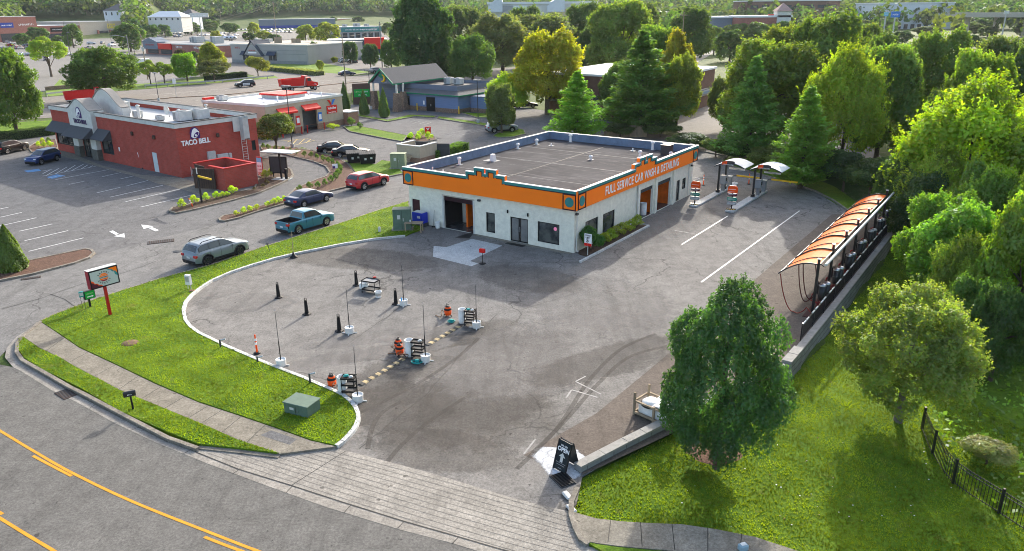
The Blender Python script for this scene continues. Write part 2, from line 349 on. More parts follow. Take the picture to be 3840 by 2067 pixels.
# apron grooves
b = MB()
for k in range(10):
    t = (k+.6)/10.5
    A = G(560, 1150).lerp(G(850, 1134), 0) if False else None
    l0, l1 = G(520+t*330*.9, 1150-t*14), G(1430, 1300)
    a = G(500, 1140).lerp(G(846, 1131), t); c = G(1462, 1440).lerp(G(1432, 1290), t); mid = G(1016, 1312).lerp(G(1100, 1196), t)
    pts = [(1-s)**2*a+2*s*(1-s)*(2*mid-(a+c)/2)+s*s*c for s in [i/14 for i in range(15)]]
    b.ribbon(pts, .018, .0125, .0125, MATS['groove'])
for u0, v0, u1, v1 in [(733, 1222, 870, 1135)]: b.ribbon([G(u0, v0), G(u1, v1)], .03, .0135, .0135, MATS['tar'])
tag(b.build('groove_marking'), kind='structure')
b = MB(); b.ribbon(evenly(P2(pan[5:])), .05, .014, .014, MATS['tar']); tag(b.build('joint_marking'), kind='structure')
b = MB()
for u0, v0, u1, v1 in [(460, 1143, 487, 1128), (585, 1193, 604, 1180), (719, 1241, 735, 1224), (866, 1290, 882, 1272), (1000, 1330, 1016, 1313), (1138, 1368, 1153, 1352), (330, 1083, 350, 1075), (225, 1028, 240, 1018)]: b.ribbon([G(u0, v0), G(u1, v1)], .03, .0125, .0125, MATS['tar'])
tag(b.build('gutter_marking'), kind='structure')
sw = [(57, 849), (93, 815), (102, 812), (150, 845), (200, 879), (300, 926), (393, 971), (500, 1017), (600, 1050), (700, 1084), (783, 1114), (837, 1126), (847, 1128), (703, 1147), (600, 1111), (500, 1067), (367, 1012), (300, 984), (187, 924), (150, 902), (100, 879)]
island('sidewalk', sw, .10, 'walk_concrete')
b = MB()
for (a, c) in [((120, 885), (165, 852)), ((177, 915), (228, 887)), ((240, 950), (292, 922)), ((300, 984), (350, 950)), ((357, 1008), (408, 976)), ((415, 1032), (466, 1002)), ((475, 1056), (526, 1025)), ((510, 1068), (560, 1036)), ((560, 1092), (608, 1052)), ((622, 1118), (668, 1073))]:
    b.ribbon([G(*a), G(*c)], .03, .104, .104, MATS['tar'])
b.poly(P2([(655, 1100), (683, 1088), (748, 1110), (730, 1124)], .105), MATS['park_asphalt'])
tag(b.build('sidewalk_marking'), kind='structure')
strip = [(57, 851), (100, 881), (150, 904), (187, 926), (300, 986), (367, 1014), (500, 1069), (600, 1113), (703, 1146), (600, 1133), (500, 1123), (417, 1090), (300, 1038), (207, 983), (110, 935), (62, 905), (45, 880), (47, 859)]
island('grass_strip', strip, .13, 'grass')
kb = MB(); kl = P2([(100, 813), (57, 846), (40, 868), (38, 892), (52, 912), (80, 928), (110, 945), (172, 981), (207, 998), (313, 1055), (417, 1109), (493, 1136)]); kb.ribbon(evenly(kl), .2, -.05, .14, MATS['kerb_concrete'], off=.1)
kb.ribbon(evenly(P2([(493, 1136), (500, 1127), (600, 1137), (703, 1150)])), .25, 0, .05, MATS['kerb_concrete'])
tag(kb.build('kerb'), kind='structure')
m1 = [(102, 812), (137, 795), (207, 768), (277, 744), (400, 705), (533, 669), (660, 625), (760, 594), (859, 563), (959, 529), (1027, 509), (1031, 552), (1066, 578), (1035, 588), (1019, 596), (940, 604), (859, 617), (750, 639), (690, 653), (633, 670), (580, 688), (533, 709), (505, 727), (483, 745), (468, 762), (462, 782), (467, 809), (480, 826), (500, 841), (567, 874), (667, 917), (767, 956), (843, 989), (865, 1000), (882, 1014), (895, 1030), (901, 1045), (902, 1060), (896, 1075), (889, 1087), (875, 1103), (862, 1116), (847, 1127), (837, 1124), (783, 1112), (700, 1082), (600, 1048), (500, 1015), (393, 969), (300, 924), (200, 877), (150, 843)]
island('lawn', m1, .12, 'grass')
kb = MB(); kb.ribbon(P2(m1[14:43]), .2, -.02, .15, MATS['kerb_paint']); kb.build('kerb')['kind'] = 'structure'
kb = MB(); kb.ribbon(P2(m1[0:11]), .14, -.02, .13, MATS['kerb_concrete']); kb.build('kerb')['kind'] = 'structure'
kb = MB(); pk = evenly(P2(m1[14:43]), .5)
for p_, q_ in list(zip(pk, pk[1:]))[3::6]: d_ = (q_-p_).normalized(); n_ = Vector((-d_.y, d_.x, 0)); kb.ribbon([p_+n_*.13, p_-n_*.13], .03, .153, .153, MATS['tar'])
tag(kb.build('kerb_marking'), kind='structure')
# right lawn, sloping: from the wall to the creek fence
b = MB()
rl = np.linspace(-46, 26, 100); rd = np.linspace(0, 1, 60)
lawn_v = []
def edge_x(ly): return 19.28-max(0, -10.7-ly)*.30 if ly > -26.6 else 14.45-(-26.6-ly)*.12
rows = []
for ly in rl:
    x0 = edge_x(ly)+.02; row = []
    for t in rd:
        lx = x0+t*26; p = CW(lx, ly); row.append((p.x, p.y, terr(p.x, p.y)+(.04)))
    rows.append(row)
vv = [p for r_ in rows for p in r_]; nn = len(rd)
swk_front = [G(1441, 1293), G(1500, 1310), G(1560, 1317), G(1620, 1321), G(1717, 1325), G(1800, 1337), G(1900, 1357), G(2000, 1390), G(2200, 1450)]
def above_walk(x, y):   # True when the point lies on the building side of the sidewalk
    for a, c in zip(swk_front, swk_front[1:]):
        if a.x <= x <= c.x: return y > a.y+(c.y-a.y)*(x-a.x)/(c.x-a.x)
    return x > swk_front[-1].x and y > swk_front[-1].y-(x-swk_front[-1].x)*.5
ff = []
for j in range(len(rl)-1):
    for i in range(nn-1):
        q = (j*nn+i, j*nn+i+1, (j+1)*nn+i+1, (j+1)*nn+i); cx = sum(vv[k][0] for k in q)/4; cy = sum(vv[k][1] for k in q)/4
        if above_walk(cx, cy+.15): ff.append(q)
b.add(vv, ff, MATS['grass'], True); tag(b.build('slope_lawn'), kind='structure')
walk2 = [(1437, 1290), (1441, 1293), (1500, 1310), (1560, 1317), (1620, 1321), (1717, 1325), (1800, 1337), (1900, 1357), (2000, 1390), (2200, 1450), (2100, 1520), (1900, 1440), (1800, 1410), (1700, 1392), (1560, 1380), (1500, 1372), (1471, 1366), (1455, 1345), (1440, 1315)]
island('sidewalk', walk2, .10, 'walk_concrete')
b = MB()
for (a, c) in [((1536, 1315), (1529, 1371)), ((1611, 1320), (1615, 1382)), ((1690, 1324), (1697, 1390)), ((1780, 1333), (1780, 1405)), ((1865, 1350), (1858, 1420))]: b.ribbon([G(*a), G(*c)], .03, .104, .104, MATS['tar'])
tag(b.build('sidewalk_marking'), kind='structure')
kb = MB(); kb.ribbon(P2([(1452, 1232), (1437, 1268), (1437, 1300), (1446, 1330), (1462, 1362), (1480, 1374)]), .2, -.02, .13, MATS['kerb_concrete']); kb.build('kerb')['kind'] = 'structure'
island('grass_strip', [(1470, 1366), (1500, 1374), (1560, 1382), (1700, 1394), (1800, 1412), (1900, 1442), (2100, 1522), (2000, 1545), (1600, 1440)], .09, 'grass')
# --- street markings
b = MB()
def curve_(p, k=8):
    out = []; q = [p[0]]+list(p)+[p[-1]]
    for a, b_, c, d in zip(q, q[1:], q[2:], q[3:]):
        for i in range(k): t = i/k; out.append(tuple(.5*(2*b_[j]+(c[j]-a[j])*t+(2*a[j]-5*b_[j]+4*c[j]-d[j])*t*t+(3*b_[j]-a[j]-3*c[j]+d[j])*t**3) for j in (0, 1)))
    return out+[p[-1]]
def line(pts, w_, m='line_white', z=.006): b.ribbon(evenly(P2(pts), 1.5), w_, z, z, MATS[m])
line(curve_([(-60, 1050), (0, 1084), (83, 1134), (182, 1190), (333, 1262), (533, 1342), (647, 1386), (760, 1426), (900, 1470)]), .125, 'line_yellow')
line(curve_([(83, 1147), (130, 1172), (180, 1198)]), .125, 'line_yellow'); line(curve_([(514, 1351), (560, 1369), (617, 1390), (700, 1418)]), .125, 'line_yellow')
line(curve_([(-60, 1268), (0, 1304), (70, 1347), (137, 1387), (220, 1440)]), .125, 'line_yellow'); line([(-60, 1256), (0, 1290), (7, 1294)], .125, 'line_yellow')
tag(b.build('street_marking'), kind='structure')
# --- car wash lot markings and patches
b = MB()
def lw(x0, y0, x1, y1, w_, m='line_white', z=.006): b.ribbon([CW(x0, y0), CW(x1, y1)], w_, z, z, MATS[m])
lw(5.97, 6.6, 5.97, 16.9, .11); lw(10.52, -.8, 10.78, 22.2, .11); lw(5.9, 9.9, 3.9, 10.0, .07, 'line_worn')
for a, c in [((1448, 960), (1512, 992)), ((1438, 981), (1503, 1000)), ((1448, 960), (1473, 947)), ((1438, 981), (1424, 1002)), ((1318, 1142), (1347, 1105))]:
    b.ribbon([G(*a), G(*c)], .08, .006, .006, MATS['line_worn'])
tag(b.build('lot_marking'), kind='structure')
flat('concrete_pad', [(1091, 619), (1123, 622), (1187, 601), (1264, 618), (1182, 657), (1203, 663), (1186, 670), (1089, 646)], .003, 'concrete_pale')
b = MB()
for a, c in [((1036, 603), (1091, 618)), ((873, 867), (1013, 769)), ((1313, 779), (1460, 735)), ((903, 1130), (1080, 985)), ((1080, 985), (1250, 790)), ((1460, 755), (1690, 832)), ((1250, 560+100), (1460, 661))]:
    A_, B_ = G(*a), G(*c); k = 14; pts = [A_.lerp(B_, i/k)+Vector((random.uniform(-.05, .05), random.uniform(-.05, .05), 0)) for i in range(k+1)]
    b.ribbon(pts, .03, .0075, .0075, MATS['tar'])
tag(b.build('crack_marking'), kind='structure')
for p in [((1168, 590), (1194, 584), (1181, 600), (1144, 598)), ((1287, 612), (1320, 616), (1306, 619), (1291, 616))]: flat('pavement_patch', p, .007, 'tar')
# --- parking lines, hatch, arrows at the restaurant
b = MB()
tb = lambda X, Y: ((160+.33162*X)/1.49068, (300+.33162*Y)/1.49068); z4 = lambda X, Y: (X/3, 462+Y/3)
for a, c in [((0, 192), (65, 178)), ((0, 255), (165, 218)), ((0, 320), (275, 258)), ((145, 360), (395, 305)), ((185, 432), (515, 355)), ((215, 512), (630, 410)), ((615, 35), (745, 10)), ((830, 103), (1230, 13)), ((948, 137), (1360, 42)), ((1060, 178), (1470, 82))]:
    line([z4(*a), z4(*c)], .11, 'line_white')
for a, c in [((145, 1128), (745, 1015)), ((295, 1182), (470, 1147)), ((440, 1225), (630, 1187)), ((670, 1095), (890, 1047)), ((610, 1278), (880, 1215)), ((945, 1200), (1210, 1133)), ((880, 1120), (1050, 1082))]: line([tb(*a), tb(*c)], .1, 'line_white')
for a, c in [((0, 1060), (90, 1015)), ((40, 1080), (185, 1000)), ((140, 1065), (275, 985)), ((240, 1045), (370, 965)), ((330, 1025), (460, 955)), ((430, 1010), (510, 962)), ((520, 995), (565, 970)), ((0, 1088), (600, 978)), ((0, 1030), (110, 1012))]: line([tb(*a), tb(*c)], .09, 'line_white')
for q in [[(45, 1100), (160, 1068), (258, 1083), (105, 1118)]]: b.poly(P2([tb(*p) for p in q], .006), MATS['line_blue'])
b.poly(P2([(60, 430), (97, 425), (104, 430), (70, 434)], .006), MATS['line_blue'])
line([(121, 449), (150, 442), (164, 444)], .1, 'line_white', .010)
for q in [[(1065, 310), (1160, 322), (1085, 343)], [(1120, 336), (1150, 330), (1200, 352), (1172, 360)], [(825, 362), (852, 354), (897, 380), (872, 388)], [(858, 398), (938, 376), (942, 408)]]: b.poly(P2([z4(*p) for p in q], .006), MATS['line_white'])
# gold marks at the oil change place, lines by the blue building
for a, c in [((722, 358), (735, 352)), ((735, 364), (748, 350)), ((752, 362), (766, 350)), ((770, 360), (782, 350)), ((716, 372), (792, 353)), ((705, 355), (776, 349))]: line([a, c], .1, 'line_gold')
for a, c in [((1028, 308), (1045, 303)), ((1038, 311), (1060, 304)), ((1052, 313), (1073, 306)), ((1066, 315), (1085, 308)), ((1160, 340), (1243, 322)), ((1180, 332), (1240, 318)), ((805, 372), (845, 362)), ((1125, 337), (1180, 326))]: line([a, c], .09, 'line_worn')
tag(b.build('parking_marking'), kind='structure')
b = MB()
for pts in [[(200, 800-18), (230, 745), (300, 735), (420, 700)], [(0, 778), (100, 752), (200, 716), (300, 690), (400, 655)], [(128, 740), (165, 753), (188, 772)], [(330, 560), (420, 540), (440, 520)], [(507, 577), (560, 560), (640, 545)]]:
    P_ = evenly(P2(pts), 1.2); P_ = [p+Vector((random.uniform(-.08, .08), random.uniform(-.08, .08), 0)) for p in P_]; b.ribbon(P_, .05, .002, .002, MATS['tar'])
tag(b.build('crack_marking'), kind='structure')
# --- planted islands
flat('pavement', [(60, 372), (145, 372), (260, 418), (355, 440), (455, 447), (520, 468), (620, 500), (560, 510), (463, 478), (410, 464), (397, 462), (330, 441), (262, 424), (190, 402), (150, 392), (75, 386)], .008, 'walk_concrete')
r3 = lambda X, Y: (603.8+.2418*X, 322+.2418*Y)
island('mulch_bed', [(-60, 690), (0, 674), (70, 659), (213, 629), (230, 631), (237, 638), (225, 650), (187, 664), (80, 692), (0, 708), (-60, 722)], .1, 'mulch', 'kerb_concrete', .2)
island('mulch_bed', [(427, 533), (434, 524), (470, 518), (560, 490), (640, 478), (655, 440), (652, 400), (690, 402), (712, 418), (732, 428), (737, 442), (728, 452), (700, 466), (650, 487), (590, 504), (483, 530), (443, 538)], .1, 'mulch_dark', 'kerb_concrete', .2)
island('mulch_bed', [(552, 552), (562, 545), (600, 538), (640, 526), (700, 505), (722, 497), (745, 475), (800, 452), (820, 446), (830, 435), (820, 420), (790, 408), (735, 394), (690, 383), (660, 378), (655, 368), (740, 372), (800, 383), (845, 395), (875, 414), (892, 436), (880, 470), (830, 482), (720, 513), (640, 536), (600, 550), (565, 558), (555, 557)], .1, 'mulch', 'kerb_concrete', .2)
island('lawn', [(750, 376), (760, 372), (805, 387), (880, 408), (945, 415), (960, 405), (1000, 410), (1010, 432), (1016, 438), (972, 447), (890, 469), (893, 436), (877, 414), (847, 394), (800, 383)], .11, 'grass', 'kerb_concrete')
island('lawn', [(865, 320), (900, 318), (1025, 342), (1045, 350), (1010, 357), (960, 348), (880, 332)], .1, 'grass', 'kerb_concrete')
island('mulch_bed', [(1025, 342), (1060, 338), (1092, 345), (1098, 353), (1070, 358), (1040, 357), (1015, 356)], .1, 'mulch', 'kerb_concrete')
island('grass_strip', [(859, 280), (960, 300), (975, 303), (1030, 290), (1098, 293), (1090, 297), (1045, 294), (975, 307), (859, 286)], .1, 'grass', 'kerb_concrete')
island('grass_strip', [(1105, 294), (1240, 314), (1235, 320), (1100, 299)], .1, 'grass', 'kerb_concrete')
island('grass_strip', [(1240, 343), (1250, 337), (1295, 323), (1318, 328), (1322, 338), (1290, 346), (1250, 347)], .1, 'grass', 'kerb_concrete')
island('grass_strip', [(1160, 284), (1240, 288), (1235, 298), (1200, 297)], .1, 'grass', 'kerb_concrete')
island('lawn', [(-300, 318), (0, 311), (140, 303), (140, 322), (120, 333), (0, 352), (-300, 380)], .1, 'grass', 'kerb_concrete')
island('mulch_bed', [(72, 372), (90, 360), (140, 352), (146, 372), (120, 384), (80, 384)], .1, 'mulch', 'kerb_concrete')
island('lawn', [(885, 232), (960, 229), (960, 255), (905, 262), (885, 256)], .08, 'grass')
flat('highway', [(-1200, 330), (-300, 262), (115, 244), (370, 224), (560, 208), (700, 197), (880, 192), (960, 185), (1140, 178), (1500, 158), (1500, 205), (1140, 228), (960, 232), (860, 236), (555, 272), (370, 285), (130, 296), (0, 306), (-300, 332), (-1200, 400)], .0, 'hwy_asphalt')
flat('side_street', [(560, 210), (640, 190), (520, 165), (580, 155), (730, 165), (860, 185), (960, 180), (800, 200)], -.006, 'hwy_asphalt')
b = MB()
line([(0, 297), (130, 289), (370, 271), (550, 262)], .15, 'line_white'); line([(370, 240), (560, 224), (780, 205), (960, 196)], .12, 'line_white')
hm = [(425, 247), (560, 240), (700, 226), (857, 211), (960, 203), (1140, 192)]
for i in range(26):
    t0, t1 = i/26, (i+.35)/26
    for A_, B_ in (((390, 242), (960, 196)), ((380, 262), (960, 215))): line([(A_[0]+(B_[0]-A_[0])*t0, A_[1]+(B_[1]-A_[1])*t0-6*math.sin(t0*3)*0), (A_[0]+(B_[0]-A_[0])*t1, A_[1]+(B_[1]-A_[1])*t1)], .12)
tag(b.build('highway_marking'), kind='structure')
b = MB(); b.ribbon(P2([(-300, 290), (130, 270), (300, 256), (425, 248)]+hm), .4, 0, .15, M('median', (.28, .2, .14), var=.2)); tag(b.build('kerb'), kind='structure')
# far lots and lawns across the highway
flat('far_parking_lot', [(-600, 160), (-300, 110), (0, 92), (300, 85), (470, 88), (640, 80), (960, 80), (1000, 110), (980, 172), (870, 186), (740, 165), (600, 180), (520, 190), (380, 210), (250, 222), (0, 236), (-600, 290)], -.01, 'far_asphalt')
flat('far_lawn', [(660, 163), (740, 158), (820, 160), (930, 182), (880, 188), (780, 180), (700, 172)], .0, 'grass_far')
flat('far_lawn', [(150, 200), (205, 214), (195, 219), (135, 217)], .0, 'grass_far'); flat('far_lawn', [(115, 228), (200, 218), (370, 210), (560, 196), (690, 190), (700, 196), (560, 207), (370, 223), (115, 243)], .0, 'grass_far')
flat('far_lawn', [(170, 168), (280, 164), (280, 170), (180, 174)], .0, 'grass_far'); flat('far_lawn', [(250, 121), (320, 121), (330, 125), (265, 125)], .0, 'grass_far')
flat('far_lawn', [(-100, 75), (520, 62), (700, 66), (600, 72), (300, 84), (-100, 92)], -.02, 'grass_far')
flat('far_parking_lot', [(330, 84), (470, 62), (560, 46), (900, 44), (1060, 60), (1000, 84), (640, 82), (470, 89)], -.014, 'far_asphalt')
flat('far_parking_lot', [(1640, 260), (1900, 200), (2100, 300), (2250, 420), (2100, 420), (1990, 400), (1860, 375), (1740, 350), (1640, 300)], -.008, 'far_asphalt')
flat('far_parking_lot', [(1550, 105), (1650, 60), (1850, 58), (1980, 60), (1900, 120), (1800, 130), (1700, 190), (1500, 200), (1400, 160)], -.008, 'concrete')
flat('far_parking_lot', [(2130, 50), (2140, 24), (2500, 30), (2600, 45), (2500, 70), (2200, 75)], -.008, 'concrete')
flat('back_lawn', [(1817, 403), (1830, 393), (1880, 400), (1990, 425), (2100, 470), (2200, 540), (2134, 532), (2050, 482), (1990, 462), (1877, 430), (1820, 413)], .02, 'grass')
kb = MB(); kb.ribbon(evenly(P2([(2145, 538), (2134, 532), (2095, 505), (2050, 482), (1990, 462), (1930, 445), (1877, 430), (1822, 414), (1815, 405), (1830, 394), (1754, 380)])), .18, -.02, .14, MATS['kerb_concrete']); kb.build('kerb')['kind'] = 'structure'

asphalt('lot_stain', (.125, .112, .098), .6, .7, 0, .6, R(-52)); asphalt('lot_pale', (.25, .235, .22), .8, .6, 0, .8, R(-52)); asphalt('tyre_mark', (.10, .09, .08), .7, .5); asphalt('foam', (.50, .52, .54), .55, .8, 0, 0, 0, (.62, .64, .67), 1.2)
def soft(name, m_, dens):      # the same asphalt broken up so that its edge fades into the lot
    m = MATS[m_]; n = m.node_tree; N, L = n.nodes, n.links; b = N['Principled BSDF']; g = N.new('ShaderNodeNewGeometry'); at = N.new('ShaderNodeAttribute'); at.attribute_name = 'edge'
    f = noise(N, L, g.outputs['Position'], 1.6, 7, .75, .6); a = N.new('ShaderNodeMath'); a.operation = 'ADD'; L.new(f, a.inputs[0]); L.new(at.outputs['Fac'], a.inputs[1])
    r = ramp(N, L, a.outputs[0], .75, 1.55); q = N.new('ShaderNodeMath'); q.operation = 'MULTIPLY'; q.inputs[1].default_value = dens; L.new(r, q.inputs[0]); L.new(q.outputs[0], b.inputs['Alpha'])
for a_, d_ in (('lot_stain', .32), ('lot_pale', .42), ('tyre_mark', .4), ('foam', 1.0)): soft(a_, a_, d_)
def stainpatch(c, rx, ry, ang, m_, z=.0025, name='stain'):
    p0 = G(*c); k = 20; v = [(0, 0, 0)]+[(.5*rx*math.cos(2*math.pi*i/k), .5*ry*math.sin(2*math.pi*i/k), 0) for i in range(k)]+[(rx*math.cos(2*math.pi*i/k), ry*math.sin(2*math.pi*i/k), 0) for i in range(k)]
    f = [(0, 1+i, 1+(i+1) % k) for i in range(k)]+[(1+i, 1+k+i, 1+k+(i+1) % k, 1+(i+1) % k) for i in range(k)]
    b = MB(); b.add(v, f, MATS[m_]); o = b.build(name); at = o.data.attributes.new('edge', 'FLOAT', 'POINT'); at.data.foreach_set('value', [1.]+[.85]*k+[.1]*k); o.location = (p0.x, p0.y, z); o.rotation_euler = (0, 0, YAW+R(ang)); tag(o, kind='stuff' if name == 'foam' else 'structure')
zz_ = .0012
for c, rx, ry, an, m_ in (((1105, 880), 2.2, 5.5, 12, 'lot_stain'), ((960, 960), 2, 4.5, 12, 'lot_stain'), ((1215, 850), 1.6, 4, 5, 'lot_stain'), ((1010, 1020), 3.2, 3, 30, 'lot_stain'), ((1000, 880), 4.5, 1.1, 55, 'lot_pale'), ((930, 850), 4.5, 1.0, 55, 'lot_pale'), ((1080, 840), 3.6, .9, 55, 'lot_pale'), ((860, 900), 4, 1.0, 55, 'lot_pale'), ((1180, 880), 2.5, .8, 50, 'lot_pale'), ((1150, 1040), 6, 4, 30, 'lot_stain'), ((1260, 950), 4, 8, 10, 'lot_stain'), ((900, 650), 8, 3, 20, 'lot_stain'), ((1110, 1130), 4, 2, 20, 'lot_stain'), ((1400, 880), 5, 9, -20, 'lot_pale'), ((1500, 760), 6, 5, 0, 'lot_pale'), ((1690, 560), 3, 9, 0, 'lot_pale'), ((1560, 900), 2, 7, -25, 'lot_stain'), ((1330, 700), 5, 3, 0, 'lot_stain'), ((620, 760), 4, 2, 30, 'lot_pale')):
    zz_ += .00008; stainpatch(c, rx, ry, an, m_, zz_)
for c, rx, ry, an in (((1390, 1150), 1.1, .9, 0), ((1408, 1168), .9, 1.0, 30), ((1425, 1185), .7, .8, 0), ((1418, 1140), .8, .5, 40), ((1450, 1150), .7, .4, -20)): zz_ += .0001; stainpatch(c, rx, ry, an, 'foam', zz_, 'foam')
for i, pts in enumerate(([(905, 1040), (985, 1000), (1060, 960), (1150, 900), (1205, 850)], [(925, 1130), (935, 1080), (960, 1040), (1010, 1010)], [(1300, 1180), (1400, 1080), (1480, 960), (1560, 880), (1650, 840)], [(1340, 1140), (1420, 1060), (1500, 970), (1580, 900), (1680, 870)], [(960, 1180), (1010, 1120), (1080, 1060), (1170, 1000)])):
    Pq = evenly(P2(curve_(pts)), .5); b = MB(); b.ribbon(Pq, .22, .0033+i*.0001, .0033+i*.0001, MATS['tyre_mark']); o = b.build('tyre_marking'); at = o.data.attributes.new('edge', 'FLOAT', 'POINT'); at.data.foreach_set('value', [.62]*len(o.data.vertices)); tag(o, kind='structure')
b = MB(); c_ = G(1795, 1140); b.add([c_+Vector((0, 0, .09))]+[c_+Vector((1.1*(1+.1*math.sin(i*2.1))*math.cos(i*.31416), 1.0*math.sin(i*.31416)*(1+.08*math.cos(i*1.7)), .06)) for i in range(20)], [(0, 1+i, 1+(i+1) % 20) for i in range(20)], MATS['mulch']); tag(b.build('mulch_bed'), kind='structure')
# ================================================================= vegetation
LEAF = leafmat('leaf')
M('bark', (.11, .085, .065), .95, var=.35, vs=6, bump=1, bs=18); M('bark_grey', (.17, .15, .13), .95, var=.3, vs=6, bump=.8)
def cards(name, C, Nn, S, tint, parent=None, asp=1.7, up=None, tri=False, mat=None):
    n = len(C); Nn = Nn/np.maximum(1e-6, np.linalg.norm(Nn, axis=1, keepdims=True))
    a = rng.normal(size=(n, 3)) if up is None else up+rng.normal(size=(n, 3))*.25
    a -= Nn*(a*Nn).sum(1, keepdims=True); a /= np.maximum(1e-6, np.linalg.norm(a, axis=1, keepdims=True)); b = np.cross(Nn, a)
    S = np.asarray(S).reshape(-1, 1)*np.ones((n, 1)); h = S*.5; w_ = h/asp
    if tri: V = np.stack([C-b*w_, C+b*w_, C+a*h*2], 1); k = 3
    else: V = np.stack([C-a*h, C+b*w_+Nn*h*.15, C+a*h, C-b*w_+Nn*h*.15], 1); k = 4
    V = V.reshape(-1, 3); me = bpy.data.meshes.new(name)
    me.vertices.add(n*k); me.vertices.foreach_set('co', V.astype('f').ravel()); me.loops.add(n*k); me.loops.foreach_set('vertex_index', np.arange(n*k, dtype='i'))
    me.polygons.add(n); me.polygons.foreach_set('loop_start', np.arange(0, n*k, k, dtype='i')); me.polygons.foreach_set('loop_total', np.full(n, k, dtype='i'))
    me.update(calc_edges=True); at = me.color_attributes.new('tint', 'FLOAT_COLOR', 'POINT')
    T = np.ones((n, 4)); T[:, :3] = tint; at.data.foreach_set('color', np.repeat(T, k, 0).astype('f').ravel()); me.materials.append(mat or LEAF)
    o = bpy.data.objects.new(name, me); COL.objects.link(o)
    if parent: o.parent = parent
    return o
def unit(n): d = rng.normal(size=(n, 3)); return d/np.linalg.norm(d, axis=1, keepdims=True)
def crown_round(n, R3, zc, lobes=26, leaf=.3, lr=(.26, .42), flat_=1.0, shoots=0, low=-.55, taper=0, inner=.1, belly=0):
    R3 = np.array(R3); d = unit(lobes*3); d = d[d[:, 2] > low][:lobes]; K = len(d)
    f = rng.uniform(.5, .82, K); c = d*f[:, None]
    if taper: c[0] = (0, 0, .84); c[1] = (.12, .05, .62); c[2] = (-.1, -.05, .66)
    c[:, :2] *= (1-taper*np.maximum(0, c[:, 2]))[:, None]; r = rng.uniform(*lr, K); c[:, :2] *= (1+belly*np.maximum(0, -c[:, 2])*(1-np.maximum(0, -c[:, 2])))[:, None]
    lobet = rng.uniform(.7, 1.3, K)
    P, D, T = [], [], []; need = n; pk = r**2/np.sum(r**2)
    while need > 0:
        m_ = int(need*2.2)+50; k = rng.choice(K, m_, p=pk); dd = unit(m_); dd[:, 2] = np.abs(dd[:, 2])*np.where(rng.random(m_) < .75, 1, -1)
        rad = r[k]*(1+.16*np.sin(dd[:, 0]*9+k)*np.cos(dd[:, 1]*8-k)+rng.normal(0, .05, m_))*(1-.35*rng.random(m_)**3)
        p = c[k]+dd*rad[:, None]
        dist = np.linalg.norm(p[:, None, :]-c[None], axis=2)/r[None]; dist[np.arange(m_), k] = 9
        ok = (dist.min(1) > .72) | (rng.random(m_) < inner)
        ok &= (dd*c[k]).sum(1) > -.32
        P.append(p[ok]); D.append(dd[ok]); T.append(lobet[k[ok]]); need -= ok.sum()
    P, D, T = [np.concatenate(x)[:n] for x in (P, D, T)]
    C = P*R3+np.array([0, 0, zc]); N_ = D+rng.normal(0, .55, D.shape); N_[:, 2] += .25
    S = leaf*rng.uniform(.6, 1.35, n); up = None
    if shoots:
        ks = int(n*.45/14); o = rng.choice(n, ks); base = C[o]; dr = D[o]*.6+np.array([0, 0, .9]); dr /= np.linalg.norm(dr, axis=1, keepdims=True); L_ = rng.uniform(.4, 1, ks)*shoots
        t = rng.random((ks, 14)); q = (base[:, None]+dr[:, None]*t[..., None]*L_[:, None, None]+rng.normal(0, leaf*.25, (ks, 14, 3))).reshape(-1, 3)
        C = np.concatenate([C, q]); N_ = np.concatenate([N_, rng.normal(size=q.shape)]); S = np.concatenate([S, np.full(len(q), leaf*.8)]); T = np.concatenate([T, np.repeat(T[o]*1.08, 14)])
    t = np.stack([T*rng.uniform(.85, 1.2, len(T)), T*rng.uniform(.88, 1.1, len(T)), T*rng.uniform(.8, 1.1, len(T))], 1)
    return C, N_, S, t, c*R3+np.array([0, 0, zc])
def trunk(parent, h, r, limbs, lean=(0, 0), m='bark', n=8):
    b = MB(); top = Vector((lean[0], lean[1], h)); b.tube([(0, 0, -.3), (lean[0]*.3, lean[1]*.3, h*.35), top], [r*1.25, r*.9, r*.45], MATS[m], n)
    for p in limbs:
        p = Vector(p); z = random.uniform(.35, .85)*h; s = Vector((lean[0], lean[1], 0))*(z/h)+Vector((0, 0, z)); mid = s.lerp(p, .5)+Vector((0, 0, .08*h))
        b.tube([s, mid, p], [r*.4, r*.26, r*.08], MATS[m], 5)
    return b.build('trunk', parent)
PROTO = {}
def tree_proto(kind, n, R3, zc, leaf, th=None, tr=.22, m='bark', **kw):
    global rng
    t = thing('tree', None, None, (0, -50, -30)); C, N_, S, T, lob = crown_round(n, R3, zc, leaf=leaf, **kw)
    cards('crown', C, N_, S, T, t); trunk(t, th or zc, tr, [tuple(p) for p in lob[:9]], m=m); PROTO[kind] = t
